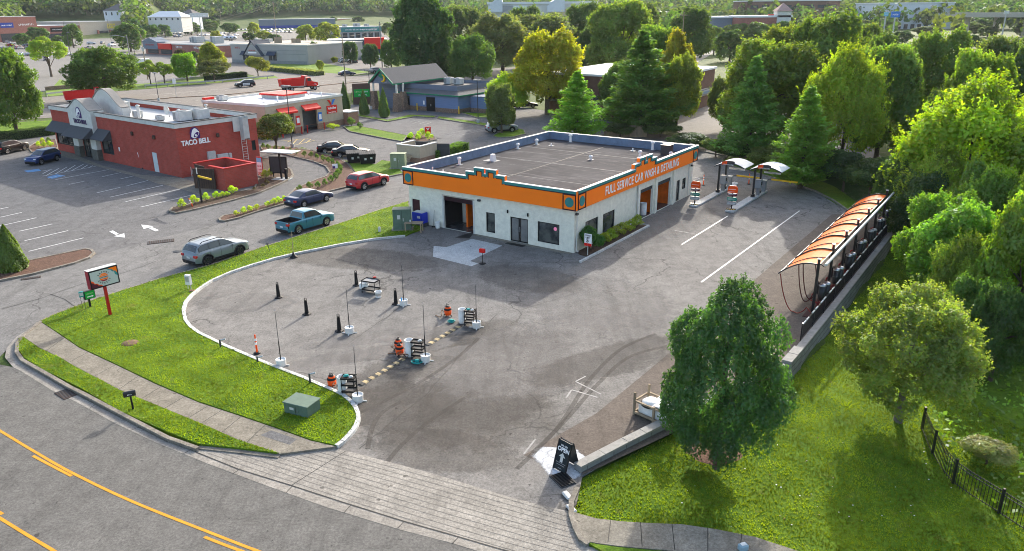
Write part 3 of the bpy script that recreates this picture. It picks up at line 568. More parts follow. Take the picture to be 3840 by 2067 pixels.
def pine_proto(kind, n, rad=3.3, H_=10, leaf=.34, lo=.9):
    t = thing('pine_tree', None, None, (0, -50, -30)); C, D = [], []; T = []; z = lo; br = []
    while z < H_-.15:
        L0 = rad*(1-(z/H_)**1.25)**.9*random.uniform(.72, 1.12)+.15; nb = random.randint(5, 8); ph = random.uniform(0, 6.3)
        for i in range(nb):
            a = ph+6.283*i/nb+random.uniform(-.25, .25); L_ = L0*random.uniform(.7, 1.15); k = int(30+70*L_); s = rng.random(k)**.7
            dx = np.array([math.cos(a), math.sin(a)]); x = s*L_; wd = .14+.42*x*(1-s*.55)
            off = rng.normal(0, 1, k)*wd*.55; zz = z+(.16*x+.05*x*x)*.8+rng.normal(0, .11, k)-np.abs(off)*.25+.12*np.sin(x*3)
            C.append(np.stack([dx[0]*x-dx[1]*off, dx[1]*x+dx[0]*off, zz], 1)); D.append(np.tile([dx[0], dx[1], .45], (k, 1))); T.append(np.full(k, random.uniform(.8, 1.2)))
            if i % 2 == 0: br.append((dx[0]*L_*.8, dx[1]*L_*.8, z+.2))
        z += random.uniform(.42, .62)
    C, D, T = np.concatenate(C), np.concatenate(D), np.concatenate(T)
    if len(C) > n: k = rng.choice(len(C), n, replace=False); C, D, T = C[k], D[k], T[k]
    N_ = rng.normal(0, .5, C.shape)+np.array([0, 0, 1]); t_ = T[:, None]*rng.uniform(.85, 1.15, (len(C), 3))
    cards('crown', C, N_, leaf*rng.uniform(.7, 1.3, len(C)), t_, t, asp=2.6, up=D)
    b = MB(); b.tube([(0, 0, -.3), (0, 0, H_*.5), (0, 0, H_*.98)], [.26, .16, .02], MATS['bark'], 7)
    for p in br[:24]: b.tube([(0, 0, p[2]-.2), p], [.05, .015], MATS['bark'], 4)
    b.build('trunk', t); PROTO[kind] = t
# nominal trees: 10 m tall, crown radius 4
tree_proto('broad', 25000, (3.9, 3.9, 4.7), 5.1, .27, 5.5, lobes=70, lr=(.12, .34), low=-.85, shoots=.75)
tree_proto('broad2', 25000, (3.9, 3.9, 4.6), 5.2, .26, 5.5, lobes=85, lr=(.10, .3), low=-.85, shoots=.65)
tree_proto('tall', 28000, (3.7, 3.7, 4.9), 5.1, .28, 6, lobes=80, lr=(.12, .27), taper=.3, low=-.9, shoots=.7)
tree_proto('sparse', 13000, (4, 4, 3.6), 6.2, .30, 5.5, lobes=30, lr=(.16, .3), inner=.25)
tree_proto('shoots', 30000, (4, 4, 4.8), 5.1, .26, 5.5, lobes=32, shoots=1.3)
tree_proto('farbroad', 6000, (4, 4, 4.9), 5.1, .55, 5, lobes=42, lr=(.15, .34), low=-.85)
tree_proto('small', 9000, (4, 4, 3.7), 6.3, .42, 5, .2, lobes=18, lr=(.3, .5))
pine_proto('pine', 36000, 3.7); pine_proto('pine2', 36000, 3.5, 10, .36)
t = thing('conifer_shrub', None, None, (0, -50, -30))       # columnar, 3 m tall
k = 11000; z = rng.random(k)**.85; a = rng.uniform(0, 6.283, k); rr = .80*np.clip(1-z**1.25, 0, 1)**.85*(.75+.25*np.minimum(1, z*6))*(1+.1*np.sin(a*5+z*9))*rng.uniform(.8, 1.05, k)
C = np.stack([rr*np.cos(a), rr*np.sin(a), z*3+.08], 1); D = np.stack([np.cos(a), np.sin(a), np.full(k, .35)], 1)
cards('crown', C, D+rng.normal(0, .4, D.shape), .15*rng.uniform(.6, 1.3, k), rng.uniform(.75, 1.25, (k, 1))*np.ones((1, 3)), t, asp=1.8, up=np.array([0, 0, 1.])); b = MB(); b.cyl((0, 0, -.1), (0, 0, 1.5), .07, .04, MATS['bark'], 6); b.build('trunk', t); PROTO['column'] = t
def shrub_proto(kind, n, leaf, lobes, ups=None):
    t = thing('shrub', None, None, (0, -50, -30)); C, N_, S, T, lob = crown_round(n, (.6, .6, .5), .5, lobes, leaf, lr=(.3, .5), low=-.5); C[:, 2] = np.maximum(C[:, 2], .01)
    cards('foliage', C, N_, S, T, t, up=ups, asp=1.5 if ups is None else 3.5); b = MB()
    for i in range(4): b.tube([(0, 0, -.05), (.25*math.cos(i*1.6), .25*math.sin(i*1.6), .5)], [.025, .012], MATS['bark'], 4)
    b.build('stem', t); PROTO[kind] = t
shrub_proto('shrub', 1500, .085, 12); shrub_proto('grassy', 3500, .16, 18, np.array([0, 0, 1.]))
def trunkless_hgt(u, vb, vt, base=None):
    p = base or G(u, vb); lo, hi = 0, 60
    for _ in range(40):
        m_ = (lo+hi)/2; q = p+Vector((0, 0, m_))-Vector((0, 0, CAMH)); v = (1033.5-q.dot(UP)/q.dot(FW)*F_PX)/1.49068
        if v > vt: lo = m_
        else: hi = m_
    return m_
def dist_of(p): return (p-Vector((0, 0, CAMH))).dot(FW)
NV = 0
def tree(kind, u, vb, vt, hw, col, label, group=None, name=None, cat='tree', onterr=False, nomH=10.15, nomR=4.05):
    "tree standing where the photo shows its foot; hw = half width of its crown there"
    global NV
    p = GT(u, vb) if onterr else G(u, vb); h = trunkless_hgt(u, vb, vt, p); r = hw*1.49068/F_PX*dist_of(p+Vector((0, 0, h*.6))); NV += 1
    pr = PROTO[kind]; c = clone(pr, p, NV*2.4, label, (r/nomR, r/nomR, h/nomH)); c.name = name or ('pine_tree' if 'pine' in kind else 'tree'); c['category'] = cat
    if group: c['group'] = group
    for ch in c.children:
        if ch.name.startswith(('crown', 'foliage')): ch.color = (*[x*random.uniform(.94, 1.06)*m_ for x, m_ in zip(col, (1.32, 1.30, 1.2))], 1)
    return c
def shrub(p, w_, h, col, label, group=None, kind='shrub', name='shrub', cat='shrub'):
    c = clone(PROTO[kind], p, random.uniform(0, 6), label, (w_/1.2, w_/1.2, h/1.0)); c.name = name; c['category'] = cat
    if group: c['group'] = group
    for ch in c.children:
        if ch.name.startswith('foliage'): ch.color = (*[x*random.uniform(.9, 1.1) for x in col], 1)
    return c
def hedge(a, c, w_, h, col, label, leaf=.11, dens=260, name='hedge', group=None):
    L_ = (c-a).length; n = int(dens*(L_*w_+2*L_*h+2*w_*h)*1.2); f = rng.random(n); P = np.stack([rng.uniform(0, L_, n), rng.uniform(-w_/2, w_/2, n), rng.uniform(.02, h, n)], 1); D = np.zeros((n, 3))
    wt = np.array([L_*w_, L_*h, L_*h, w_*h, w_*h]); k = rng.choice(5, n, p=wt/wt.sum())
    for j, (ax, val, nn_) in enumerate([(2, h, (0, 0, 1)), (1, w_/2, (0, 1, 0)), (1, -w_/2, (0, -1, 0)), (0, L_, (1, 0, 0)), (0, 0, (-1, 0, 0))]):
        m_ = k == j; P[m_, ax] = val+rng.normal(0, .05, m_.sum())+.07*np.sin(P[m_, 0]*2.3)*(1 if ax != 0 else 0); D[m_] = nn_
    t = thing(name, label, 'hedge', a, math.atan2(c.y-a.y, c.x-a.x), group)
    o = cards('foliage', P, D+rng.normal(0, .5, D.shape), leaf*rng.uniform(.6, 1.3, n), rng.uniform(.75, 1.2, (n, 1))*np.ones((1, 3)), t); o.color = (*col, 1)
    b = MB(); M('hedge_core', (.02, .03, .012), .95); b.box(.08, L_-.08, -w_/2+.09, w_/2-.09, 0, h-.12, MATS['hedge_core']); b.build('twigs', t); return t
GREEN = (.085, .135, .03); DKGREEN = (.05, .095, .03); LIME = (.19, .27, .03); YEL = (.33, .27, .02); OLIVE = (.12, .14, .035); BLUEGR = (.065, .12, .045); PALE = (.13, .18, .06)
# ---- grass blades on the near lawns
def inpoly(x, y, poly):
    c = np.zeros(len(x), bool); j = len(poly)-1
    for i in range(len(poly)):
        xi, yi, xj, yj = *poly[i], *poly[j]; m_ = ((yi > y) != (yj > y)) & (x < (xj-xi)*(y-yi)/(yj-yi+1e-12)+xi); c ^= m_; j = i
    return c
def blades(name, poly, z, dens, col, h=.09, zf=None, far=1e9):
    pl = [(p.x, p.y) for p in P2(poly)] if not isinstance(poly[0], Vector) else [(p.x, p.y) for p in poly]
    xs, ys = [p[0] for p in pl], [p[1] for p in pl]; A = (max(xs)-min(xs))*(max(ys)-min(ys)); n = int(A*dens)
    x = rng.uniform(min(xs), max(xs), n); y = rng.uniform(min(ys), max(ys), n); ok = inpoly(x, y, pl)
    d = np.hypot(x, y); ok &= rng.random(n) < np.clip((34/np.maximum(d, 1))**1.5, .08, 1); x, y = x[ok], y[ok]; n = len(x)
    zz = np.full(n, z) if zf is None else np.array([zf(a, b_) for a, b_ in zip(x, y)])+.03
    patch = .8+.35*(np.sin(x*1.7+np.sin(y*1.1)*2)*np.cos(y*1.3+x*.4))
    T = patch[:, None]*rng.uniform(.7, 1.2, (n, 1))*np.array([[1, 1, 1]])
    o = cards(name, np.stack([x, y, zz], 1), rng.normal(size=(n, 3))*np.array([1, 1, .3]), h*rng.uniform(.5, 1.2, n), T, None, asp=1.3, up=np.array([0, 0, .9]), tri=True)
    o.color = (*col, 1); return tag(o, kind='stuff')
LAWN = (.19, .25, .012)
blades('grass', m1, .118, 240, LAWN, .075); blades('grass', strip, .128, 260, LAWN, .075)
rlp = [CW(19.35, 20), CW(19.35, -10.7), CW(16.6, -19.8), CW(14.6, -26.6), CW(14.2, -29), G(1437, 1296), G(1560, 1314), G(1717, 1322), G(1800, 1334), G(1900, 1354), G(2200, 1440), CW(44, -36), CW(40, -14), CW(27, -4), CW(22, 10)]
blades('grass', rlp, 0, 240, (.19, .245, .014), .085, lambda x, y: terr(x, y))
# ================================================================= buildings
M('block_paint', (.70, .685, .59), .85, var=.13, vs=2.4, bump=1, bs=4.5, detail=6); M('orange', (.98, .19, .001), .55, var=.04, vs=.6, spec=.3); M('teal', (.035, .20, .20), .5, var=.08); M('plum', (.035, .008, .018), .5, var=.1)
M('white', (.72, .72, .70), .55, var=.06, vs=1.5); M('offwhite', (.55, .55, .52), .6, var=.1, vs=1.5); M('black', (.012, .012, .013), .5, var=.2); M('black_metal', (.014, .014, .016), .35, var=.2, spec=.5); M('dkgrey', (.05, .052, .055), .6, var=.15)
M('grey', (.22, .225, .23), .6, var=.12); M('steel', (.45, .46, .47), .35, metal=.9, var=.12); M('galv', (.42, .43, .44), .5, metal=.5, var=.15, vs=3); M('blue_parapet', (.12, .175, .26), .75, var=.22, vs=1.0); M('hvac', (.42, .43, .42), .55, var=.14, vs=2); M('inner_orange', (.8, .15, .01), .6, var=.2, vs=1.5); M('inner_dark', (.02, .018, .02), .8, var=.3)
M('brown_gate', (.07, .045, .035), .8, var=.15); M('red_paint', (.42, .02, .015), .45, var=.08); M('bright_red', (.62, .02, .015), .4, var=.05); M('text_white', (.8, .8, .8), .5, var=0); M('purple', (.06, .02, .14), .5, var=0); M('txt_purple', (.05, .03, .10), .5, var=0); M('tan_wall', (.42, .35, .26), .85, var=.08, vs=2, bump=.3); M('beige', (.40, .36, .30), .85, var=.08, vs=1)
M('slate', (.13, .155, .21), .85, var=.14, vs=.8, stretch=(.3, .3, 6)); M('blue_siding', (.14, .20, .34), .8, var=.10, vs=1, stretch=(.4, .4, 9)); M('shingle', (.10, .10, .105), .9, var=.28, vs=7, bump=.5, bs=15); M('green_trim', (.01, .17, .09), .5, var=.08); M('stone', (.20, .14, .105), .9, var=.45, vs=4, bump=1, bs=8); M('yellow', (.72, .45, .02), .5, var=.05)
M('wood', (.30, .235, .16), .85, var=.3, vs=3, stretch=(1, 1, .2)); M('neon', (.9, .25, .4), .4, var=0, emit=.08); M('door_plum', (.045, .012, .022), .5, var=.15); M('roof_white', (.66, .67, .68), .7, var=.05, vs=.7); M('roof_grey', (.45, .46, .47), .8, var=.12, vs=.8)
brickmat('red_brick', (.33, .060, .045), (.39, .074, .056), (.28, .10, .08)); brickmat('brick_tan', (.25, .13, .08), (.30, .17, .11), (.3, .25, .2)); brickmat('brick_far', (.30, .11, .085), (.34, .13, .1), (.3, .2, .17)); brickmat('brick_brown', (.14, .075, .055), (.17, .09, .065), (.15, .11, .09))
# dark glass with a soft reflection
m, n_, b_, N, L = nmat('glass'); MATS['glass'] = m; b_.inputs['Base Color'].default_value = (.03, .037, .04, 1); b_.inputs['Roughness'].default_value = .06; b_.inputs['Specular IOR Level'].default_value = .8
m, n_, b_, N, L = nmat('glass_lit'); MATS['glass_lit'] = m; tc = N.new('ShaderNodeTexCoord'); L.new(mixc(N, L, ramp(N, L, noise(N, L, tc.outputs['Object'], 1.1, 3), .4, .6), (.025, .03, .032), (.10, .105, .095)), b_.inputs['Base Color']); b_.inputs['Roughness'].default_value = .07; b_.inputs['Specular IOR Level'].default_value = .8
# rubber roof: dark grey sheet with pale scuffs and seams
m, n_, b_, N, L = nmat('membrane'); MATS['membrane'] = m; tc = N.new('ShaderNodeTexCoord'); s_ = tc.outputs['Object']
o = mixc(N, L, ramp(N, L, noise(N, L, s_, .22, 5, .6, .5), .35, .65), (.040, .039, .043), (.068, .066, .071))
o = mixc(N, L, ramp(N, L, noise(N, L, mapping(N, L, s_, (.35, 2.2, 1), R(28)), 1.0, 5, .75, .6), .53, .72), o, (.14, .135, .14))
o = mixc(N, L, ramp(N, L, noise(N, L, s_, 2.5, 5, .8), .6, .8), o, (.032, .03, .033)); L.new(o, b_.inputs['Base Color']); b_.inputs['Roughness'].default_value = 1; b_.inputs['Specular IOR Level'].default_value = .08
W = MATS
def facepanel(mb, P, u0, u1, z0, z1, ops, m, reveal=.16, mr=None):
    us = sorted({u0, u1, *[a for o in ops for a in o[:2]]}); zs = sorted({z0, z1, *[a for o in ops for a in o[2:4]]})
    for a, c in zip(us, us[1:]):
        for e, f in zip(zs, zs[1:]):
            if any(o[0] < (a+c)/2 < o[1] and o[2] < (e+f)/2 < o[3] for o in ops): continue
            mb.poly([P(a, 0, e), P(c, 0, e), P(c, 0, f), P(a, 0, f)], m)
    for a, c, e, f in [o[:4] for o in ops]:
        q = mr or m
        mb.poly([P(a, 0, e), P(a, 0, f), P(a, -reveal, f), P(a, -reveal, e)], q); mb.poly([P(c, 0, e), P(c, 0, f), P(c, -reveal, f), P(c, -reveal, e)], q); mb.poly([P(a, 0, f), P(c, 0, f), P(c, -reveal, f), P(a, -reveal, f)], q)
        if e > z0+.01: mb.poly([P(a, 0, e), P(c, 0, e), P(c, -reveal, e), P(a, -reveal, e)], q)
def pbox(mb, P, u0, u1, o0, o1, z0, z1, m, b=0):
    a, c = P(u0, o0, z0), P(u1, o1, z1); mb.box(min(a[0], c[0]), max(a[0], c[0]), min(a[1], c[1]), max(a[1], c[1]), z0, z1, m, b)
def window(parent, P, u0, u1, z0, z1, fm, gm, bars=(), hb=(), depth=.1, fw=.07, name='window'):
    f = MB()
    for a, c, e, g_ in ((u0, u1, z0, z0+fw), (u0, u1, z1-fw, z1), (u0, u0+fw, z0+fw, z1-fw), (u1-fw, u1, z0+fw, z1-fw)): pbox(f, P, a, c, -depth-.03, -depth+.05, e, g_, fm)
    for x in bars: pbox(f, P, x-fw/2, x+fw/2, -depth-.028, -depth+.045, z0+fw, z1-fw, fm)
    for x in hb: pbox(f, P, u0+fw, u1-fw, -depth-.026, -depth+.04, x-fw/2, x+fw/2, fm)
    o = f.build(name, parent); g_ = MB(); g_.poly([P(u0+.01, -depth-.01, z0+.01), P(u1-.01, -depth-.01, z0+.01), P(u1-.01, -depth-.01, z1-.01), P(u0+.01, -depth-.01, z1-.01)], gm); g_.build('pane', o); return o
# ---------------------------------------------------------------- car wash
cw = thing('car_wash_building', 'white block car wash with orange stepped parapet and lettering, centre of the lot', 'building', CWO, YAW)
FP = lambda u, o, z: (u, -o, z)          # front face
RP = lambda u, o, z: (o, u, z)           # right-hand face
LX, DY = -16.7, 22.9
fops = [(-16.4, -15.5, 0, 2.1), (-12.85, -9.58, 0, 2.83), (-8.32, -7.43, .38, 2.05), (-5.9, -4.2, 0, 2.03), (-3.29, -1.3, .4, 2.04)]
rops = [(1.72, 3.77, .38, 2.06), (4.55, 6.58, .38, 2.03), (10.9, 13.9, 0, 2.7), (14.9, 17.8, 0, 2.72), (19.15, 19.95, 0, 2.06), (20.52, 21.4, .94, 2.01)]
b = MB(); B_ = W['block_paint']
facepanel(b, FP, LX, 0, -.1, 3.42, fops, B_, .22); facepanel(b, RP, 0, DY, -.1, 3.42, rops, B_, .22)
b.poly([(LX, 0, -.1), (LX, DY, -.1), (LX, DY, 3.42), (LX, 0, 3.42)], B_); b.poly([(LX, DY, -.1), (0, DY, -.1), (0, DY, 3.42), (LX, DY, 3.42)], B_)
for y in (0.02, 10.62, 14.1, 18.02): b.box(.002, .16, y+.02, y+.34 if y > 1 else y+.3, -.05, 3.4, B_) if y > 10 else None
b.build('wall', cw)
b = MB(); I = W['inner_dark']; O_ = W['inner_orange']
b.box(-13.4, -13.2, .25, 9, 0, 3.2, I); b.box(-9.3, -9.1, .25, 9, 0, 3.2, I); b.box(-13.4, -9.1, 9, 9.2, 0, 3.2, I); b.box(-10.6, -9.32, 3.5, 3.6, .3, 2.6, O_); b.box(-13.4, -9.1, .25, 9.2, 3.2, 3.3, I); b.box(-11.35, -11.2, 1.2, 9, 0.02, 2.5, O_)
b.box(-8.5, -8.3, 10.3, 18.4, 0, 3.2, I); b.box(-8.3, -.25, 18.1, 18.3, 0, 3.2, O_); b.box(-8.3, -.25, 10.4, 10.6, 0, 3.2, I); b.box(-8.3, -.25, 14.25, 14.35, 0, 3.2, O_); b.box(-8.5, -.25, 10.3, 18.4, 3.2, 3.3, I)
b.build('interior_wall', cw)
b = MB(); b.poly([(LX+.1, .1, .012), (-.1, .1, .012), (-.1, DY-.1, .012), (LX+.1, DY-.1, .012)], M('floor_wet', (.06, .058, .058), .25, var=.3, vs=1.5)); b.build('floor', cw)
# parapet band with steps
def band(P, L0, L1, steps, name):
    prof = [(L0, 4.9)]+steps+[(L1, 4.9)]
    b = MB(); lo = [(L0, 3.4), (L1, 3.4)]
    def strip(off0, off1, out, m, th):      # offset profile downward
        v = []
    front = MB()
    # columns between profile break points
    xs = [p[0] for p in prof]
    segs = [(prof[i][0], prof[i+1][0], prof[i][1]) for i in range(len(prof)-1) if abs(prof[i+1][0]-prof[i][0]) > 1e-6 and abs(prof[i+1][1]-prof[i][1]) < 1e-6]
    for a, c, h in segs:
        pbox(front, P, a, c, .0, .3, 3.4, h-.02, W['orange'])
    o = front.build('parapet_band', cw)
    t = MB(); k = MB(); wcap = MB()
    for a, c, h in segs:
        pbox(t, P, a, c, .301, .36, h-.22, h-.02, W['teal']); pbox(k, P, a, c, .301, .33, h-.29, h-.22, W['plum']); pbox(wcap, P, a-.02, c+.02, .10, .38, h-.02, h+.02, W['white'])
    for (a0, c0, h0), (a1, c1, h1) in zip(segs, segs[1:]):      # vertical jogs
        hl, hh = min(h0, h1), max(h0, h1); x = c0; s_ = -1 if h1 > h0 else 1
        e0, e1 = (x, x+.2) if h1 > h0 else (x-.2, x)
        pbox(t, P, e0, e1, .3015, .362, hl-.22, hh-.2, W['teal']); g0, g1 = (x+.2, x+.27) if h1 > h0 else (x-.27, x-.2)
        pbox(k, P, g0, g1, .3015, .331, hl-.29, hh-.22, W['plum'])
    pbox(k, P, L0, L1, .301, .33, 3.4, 3.44, W['plum']) if False else None
    t.build('trim', o); k.build('trim', o); wcap.build('coping', o)
    # corner squares with teal discs
    for a, c in ((L0, L0+1.15), (L1-1.15, L1)):
        q = MB()
        for (e, f, g_, h_) in ((a, c, 3.39, 3.47), (a, c, 4.55, 4.62), (a, a+.07, 3.47, 4.55), (c-.07, c, 3.47, 4.55)): pbox(q, P, e, f, .301, .345, g_, h_, W['plum'])
        q.build('corner_frame', o); d = MB(); ce = P((a+c)/2, .302, 4.01); d.cyl(ce, P((a+c)/2, .34, 4.01), .38, .38, W['teal'], 28, smooth=False); d.build('disc', o)
    return o
stp = lambda a, s: [(a, 4.9), (a, 5.3), (a+s*.86, 5.3), (a+s*.86, 5.68), (a+s*1.86, 5.68), (a+s*1.86, 5.28), (a+s*2.03, 5.28), (a+s*2.03, 5.68), (a+s*3.03, 5.68), (a+s*3.03, 5.3), (a+s*3.86, 5.3), (a+s*3.86, 4.9)]
band(FP, LX-.3, .3, stp(-10.04, 1), 'f'); rb = band(RP, .0, DY+.3, stp(9.3, 1.1), 'r')
b = MB()   # back and left parapet, and the roof tray
for a in ((LX-.3, LX, 0, DY+.3), (LX, 0, DY, DY+.3)): b.box(a[0], a[1], a[2], a[3], 3.4, 4.86, W['blue_parapet'])
b.box(LX-.32, LX+.02, -.28, DY+.32, 4.862, 4.9, W['offwhite']); b.box(LX+.02, .02, DY-.02, DY+.32, 4.862, 4.9, W['offwhite']); b.build('parapet', cw)
b = MB(); b.box(LX+.001, -.001, .001, DY-.001, 4.0, 4.1, W['membrane'])
for x in (-9.1,): b.box(x-.04, x+.04, .1, DY-.1, 4.1, 4.115, W['dkgrey'])
for y in (5.2, 11.3, 17.4): b.box(LX+.1, -.1, y-.02, y+.02, 4.1, 4.107, W['grey'])
b.build('roof', cw)
def vent(parent, x, y, z, h, r=.09, cap=True, m='white', base=True):
    b = MB()
    if base: b.box(x-.25, x+.25, y-.25, y+.25, z, z+.03, W['grey'], .01)
    b.cyl((x, y, z), (x, y, z+h), r*1.25, r, W[m], 12)
    if cap: b.lathe((x, y, z+h-.12), [(r*1.7, 0), (r*1.9, .08), (r*1.5, .17), (.01, .23)], W[m], 12)
    return b.build('vent', parent)
for x, y, h in ((-15.9, 6.1, .65), (-16.1, 15.9, .5), (-15.9, 19.1, .5), (-13.6, 22.2, .8), (-6.9, 14.7, .35), (-3.5, 18.2, .6), (-4.2, 22.5, .8), (-1.3, 20.4, .35)): vent(cw, x, y, 4.1, h, .11)
for x, y, h in ((-15, 2.7, .22), (-14.2, 19.3, .25), (-16.4, 2.9, .3), (-5.6, 20.9, .3)): vent(cw, x, y, 4.1, h, .06, False)
b = MB(); b.cyl((-14.4, 9.3, 4.1), (-14.4, 9.3, 4.75), .33, .24, W['white'], 4, smooth=False); b.box(-15.2, -13.9, 8.8, 9.8, 4.1, 4.13, W['grey']); b.build('roof_hatch', cw)
b = MB(); b.box(-2.5, -1.6, 20.6, 21.6, 4.1, 5.0, W['dkgrey'], .03); b.box(-2.55, -1.55, 20.55, 21.65, 5.0, 5.06, W['black']); [b.box(-2.52, -2.5, 20.7, 21.5, 4.2+i*.1, 4.24+i*.1, W['black']) for i in range(7)]; b.build('condenser', cw)
text('lettering', 'FULL SERVICE CAR WASH & DETAILING', .98, W['text_white'], rb, Matrix.Translation((.318, 11.4, 4.0)) @ Matrix.Rotation(R(90), 4, 'Z') @ Matrix.Rotation(R(90), 4, 'X'), .014, .012, sp=1.12, fit=14.3)
# doors, windows, openings
b = MB(); b.box(-16.38, -15.52, .08, .14, .02, 2.08, W['door_plum']); o = b.build('door', cw); b = MB(); b.box(-15.66, -15.6, .02, .08, .98, 1.1, W['steel']); b.build('handle', o)
b = MB()
for a in ((-12.9, -12.83, 0, 2.85), (-9.6, -9.53, 0, 2.85)): b.box(a[0]-.05, a[1]+.05, -.03, .12, a[2], a[3], W['offwhite'])
b.box(-12.95, -9.48, -.03, .12, 2.84, 2.93, W['beige']); b.build('door_frame', cw)
b = MB(); b.box(-12.8, -9.62, .1, .3, 2.42, 2.84, W['door_plum']); [b.box(-12.79, -9.63, .085, .1, 2.45+i*.1, 2.48+i*.1, W['black']) for i in range(4)]; b.build('roller_door', cw)
window(cw, FP, -8.32, -7.43, .38, 2.05, W['black'], W['glass_lit']); window(cw, FP, -3.29, -1.3, .4, 2.04, W['black'], W['glass_lit'])
window(cw, RP, 1.72, 3.77, .38, 2.06, W['black'], W['glass_lit']); window(cw, RP, 4.55, 6.58, .38, 2.03, W['black'], W['glass_lit']); window(cw, RP, 20.52, 21.4, .94, 2.01, W['black'], W['glass_lit'], hb=(1.55,))
for a, c in ((-5.9, -5.05), (-5.05, -4.2)):
    o = window(cw, FP, a, c, .03, 2.02, W['black'], M('glass_pale', (.16, .16, .155), .1, var=.2, vs=1.5, spec=.8), fw=.08, name='door'); h = MB(); s_ = -5.13 if a < -5.5 else -4.97; h.box(s_-.015, s_+.015, -.02, .02, .9, 1.3, W['steel']); h.build('handle', o)
window(cw, RP, 19.15, 19.95, .03, 2.05, W['dkgrey'], W['glass_lit'], name='door')
for a, c in ((10.9, 13.9), (14.9, 17.8)):
    b = MB(); b.box(-.2, -.1, a+.03, c-.03, 2.35, 2.7, W['dkgrey']); b.build('roller_door', cw)
b = MB(); b.cyl((.1, .25, .15), (.1, .25, 3.4), .045, .045, W['offwhite'], 8); b.cyl((.1, .25, .15), (.28, .25, .06), .045, .045, W['offwhite'], 8); b.build('downpipe', cw)
for y in (10.6, 21.75): b = MB(); b.cyl((.1, y, .1), (.1, y, 3.4), .045, .045, W['offwhite'], 8); b.build('downpipe', cw)
for x, y, ax in ((-6.1, 0, 'f'), (-4.16, 0, 'f')): b = MB(); b.cyl((x, -.09, 2.3), (x, -.09, 2.56), .06, .06, W['black'], 10); b.build('wall_lamp', cw)
for p in ((-8.95, -.16, 2.95), (.02, .18, 3.05), (.02, 22.4, 3.0)): b = MB(); b.box(p[0]-.14 if p[1] < 0 else p[0], p[0]+.14 if p[1] < 0 else p[0]+.2, p[1]-.02 if p[1] < 0 else p[1]-.12, p[1]+.16 if p[1] < 0 else p[1]+.12, p[2]-.08, p[2]+.08, W['dkgrey'], .02); b.build('flood_lamp', cw)
b = MB(); b.box(-9.4, -.05, -.42, -.03, .0, .02, W['walk_concrete']); b.build('threshold', cw)
b = MB(); b.lathe((-1.72, .085, 1.62), [(.01, -.01), (.11, -.01), (.15, 0), (.15, .01), (.01, .012)], W['neon'], 20, 'y'); t = tag(b.build('neon_sign'), 'pink oval neon sign glowing in the front window of the car wash', 'sign'); t.parent = None; t.matrix_world = cw.matrix_basis.copy() if False else Matrix.Translation(CWO) @ Matrix.Rotation(YAW, 4, 'Z')
def cwobj(name, label, cat, x, y, rz=0, z=0, group=None): return thing(name, label, cat, CW(x, y, z), YAW+rz, group)
# planter bed along the right wall
b = MB(); b.prism([CW(.17, .3).xy, CW(.17, 9.8).xy, CW(1.45, 9.9).xy, CW(1.45, .3).xy, CW(1.45, -.2).xy, CW(.6, -.1).xy], -.02, .08, W['mulch_dark']); tag(b.build('mulch_bed'), kind='structure')
b = MB(); b.ribbon([CW(1.55, -1.7), CW(1.55, 9.95), CW(.3, 10.1)], .16, -.02, .14, W['kerb_paint']); b.build('kerb')['kind'] = 'structure'
shrub(CW(.78, 1.35), 1.7, 1.75, (.06, .15, .02), 'big feathery green shrub at the corner of the car wash', kind='grassy')
for i, y in enumerate((3.35, 4.4, 5.5, 6.7, 7.8, 9.1)): shrub(CW(.85, y, .05), 1.25, .85+.1*(i == 5), (.20, .27, .02), ['low lime shrub right behind the big feathery shrub', 'second low lime shrub along the car wash planter', 'low lime shrub under the second side window', 'low lime shrub just past the second side window', 'next to last lime shrub along the planter', 'tallest lime shrub at the far end of the planter'][i], 'lime shrubs along the car wash wall')
# ---------------------------------------------------------------- restaurant
tbm = thing('restaurant', 'red brick taco restaurant with curved white entrance tower and grey awnings', 'building', TBO, TYAW)
b = MB(); tw_, td = -31.2, 10.3
topsF = [(-30.9, -24.85, .95, 2.7), (-18.1, -15.25, .95, 2.8)]
facepanel(b, FP, tw_, 0, -.1, 5.58, topsF+[(-6.05, -4.95, 0, 2.3)], W['red_brick'], .15); facepanel(b, RP, 0, td, -.1, 5.58, [(9.35, 9.9, 1.7, 2.9)], W['red_brick'], .15)
b.poly([(tw_, 0, -.1), (tw_, td, -.1), (tw_, td, 5.58), (tw_, 0, 5.58)], W['red_brick']); b.poly([(tw_, td, -.1), (0, td, -.1), (0, td, 5.58), (tw_, td, 5.58)], W['red_brick']); b.build('wall', tbm)
b = MB()
for a in ((tw_-.12, .12, -.12, .18), (tw_-.12, .12, td-.18, td+.12), (tw_-.12, tw_+.18, .18, td-.18), (-.18, .12, .18, td-.18)):
    b.box(*a, 5.5, 5.98, W['offwhite'])
for a in ((tw_-.17, .17, -.17, .22), (tw_-.17, .17, td-.22, td+.17), (tw_-.17, tw_+.22, .22, td-.22), (-.22, .17, .22, td-.22)): b.box(*a, 5.98, 6.05, W['dkgrey'])
b.build('cornice', tbm)
b = MB(); b.box(tw_+.2, -.2, .2, td-.2, 4.9, 5.0, W['roof_grey']); b.build('roof', tbm)
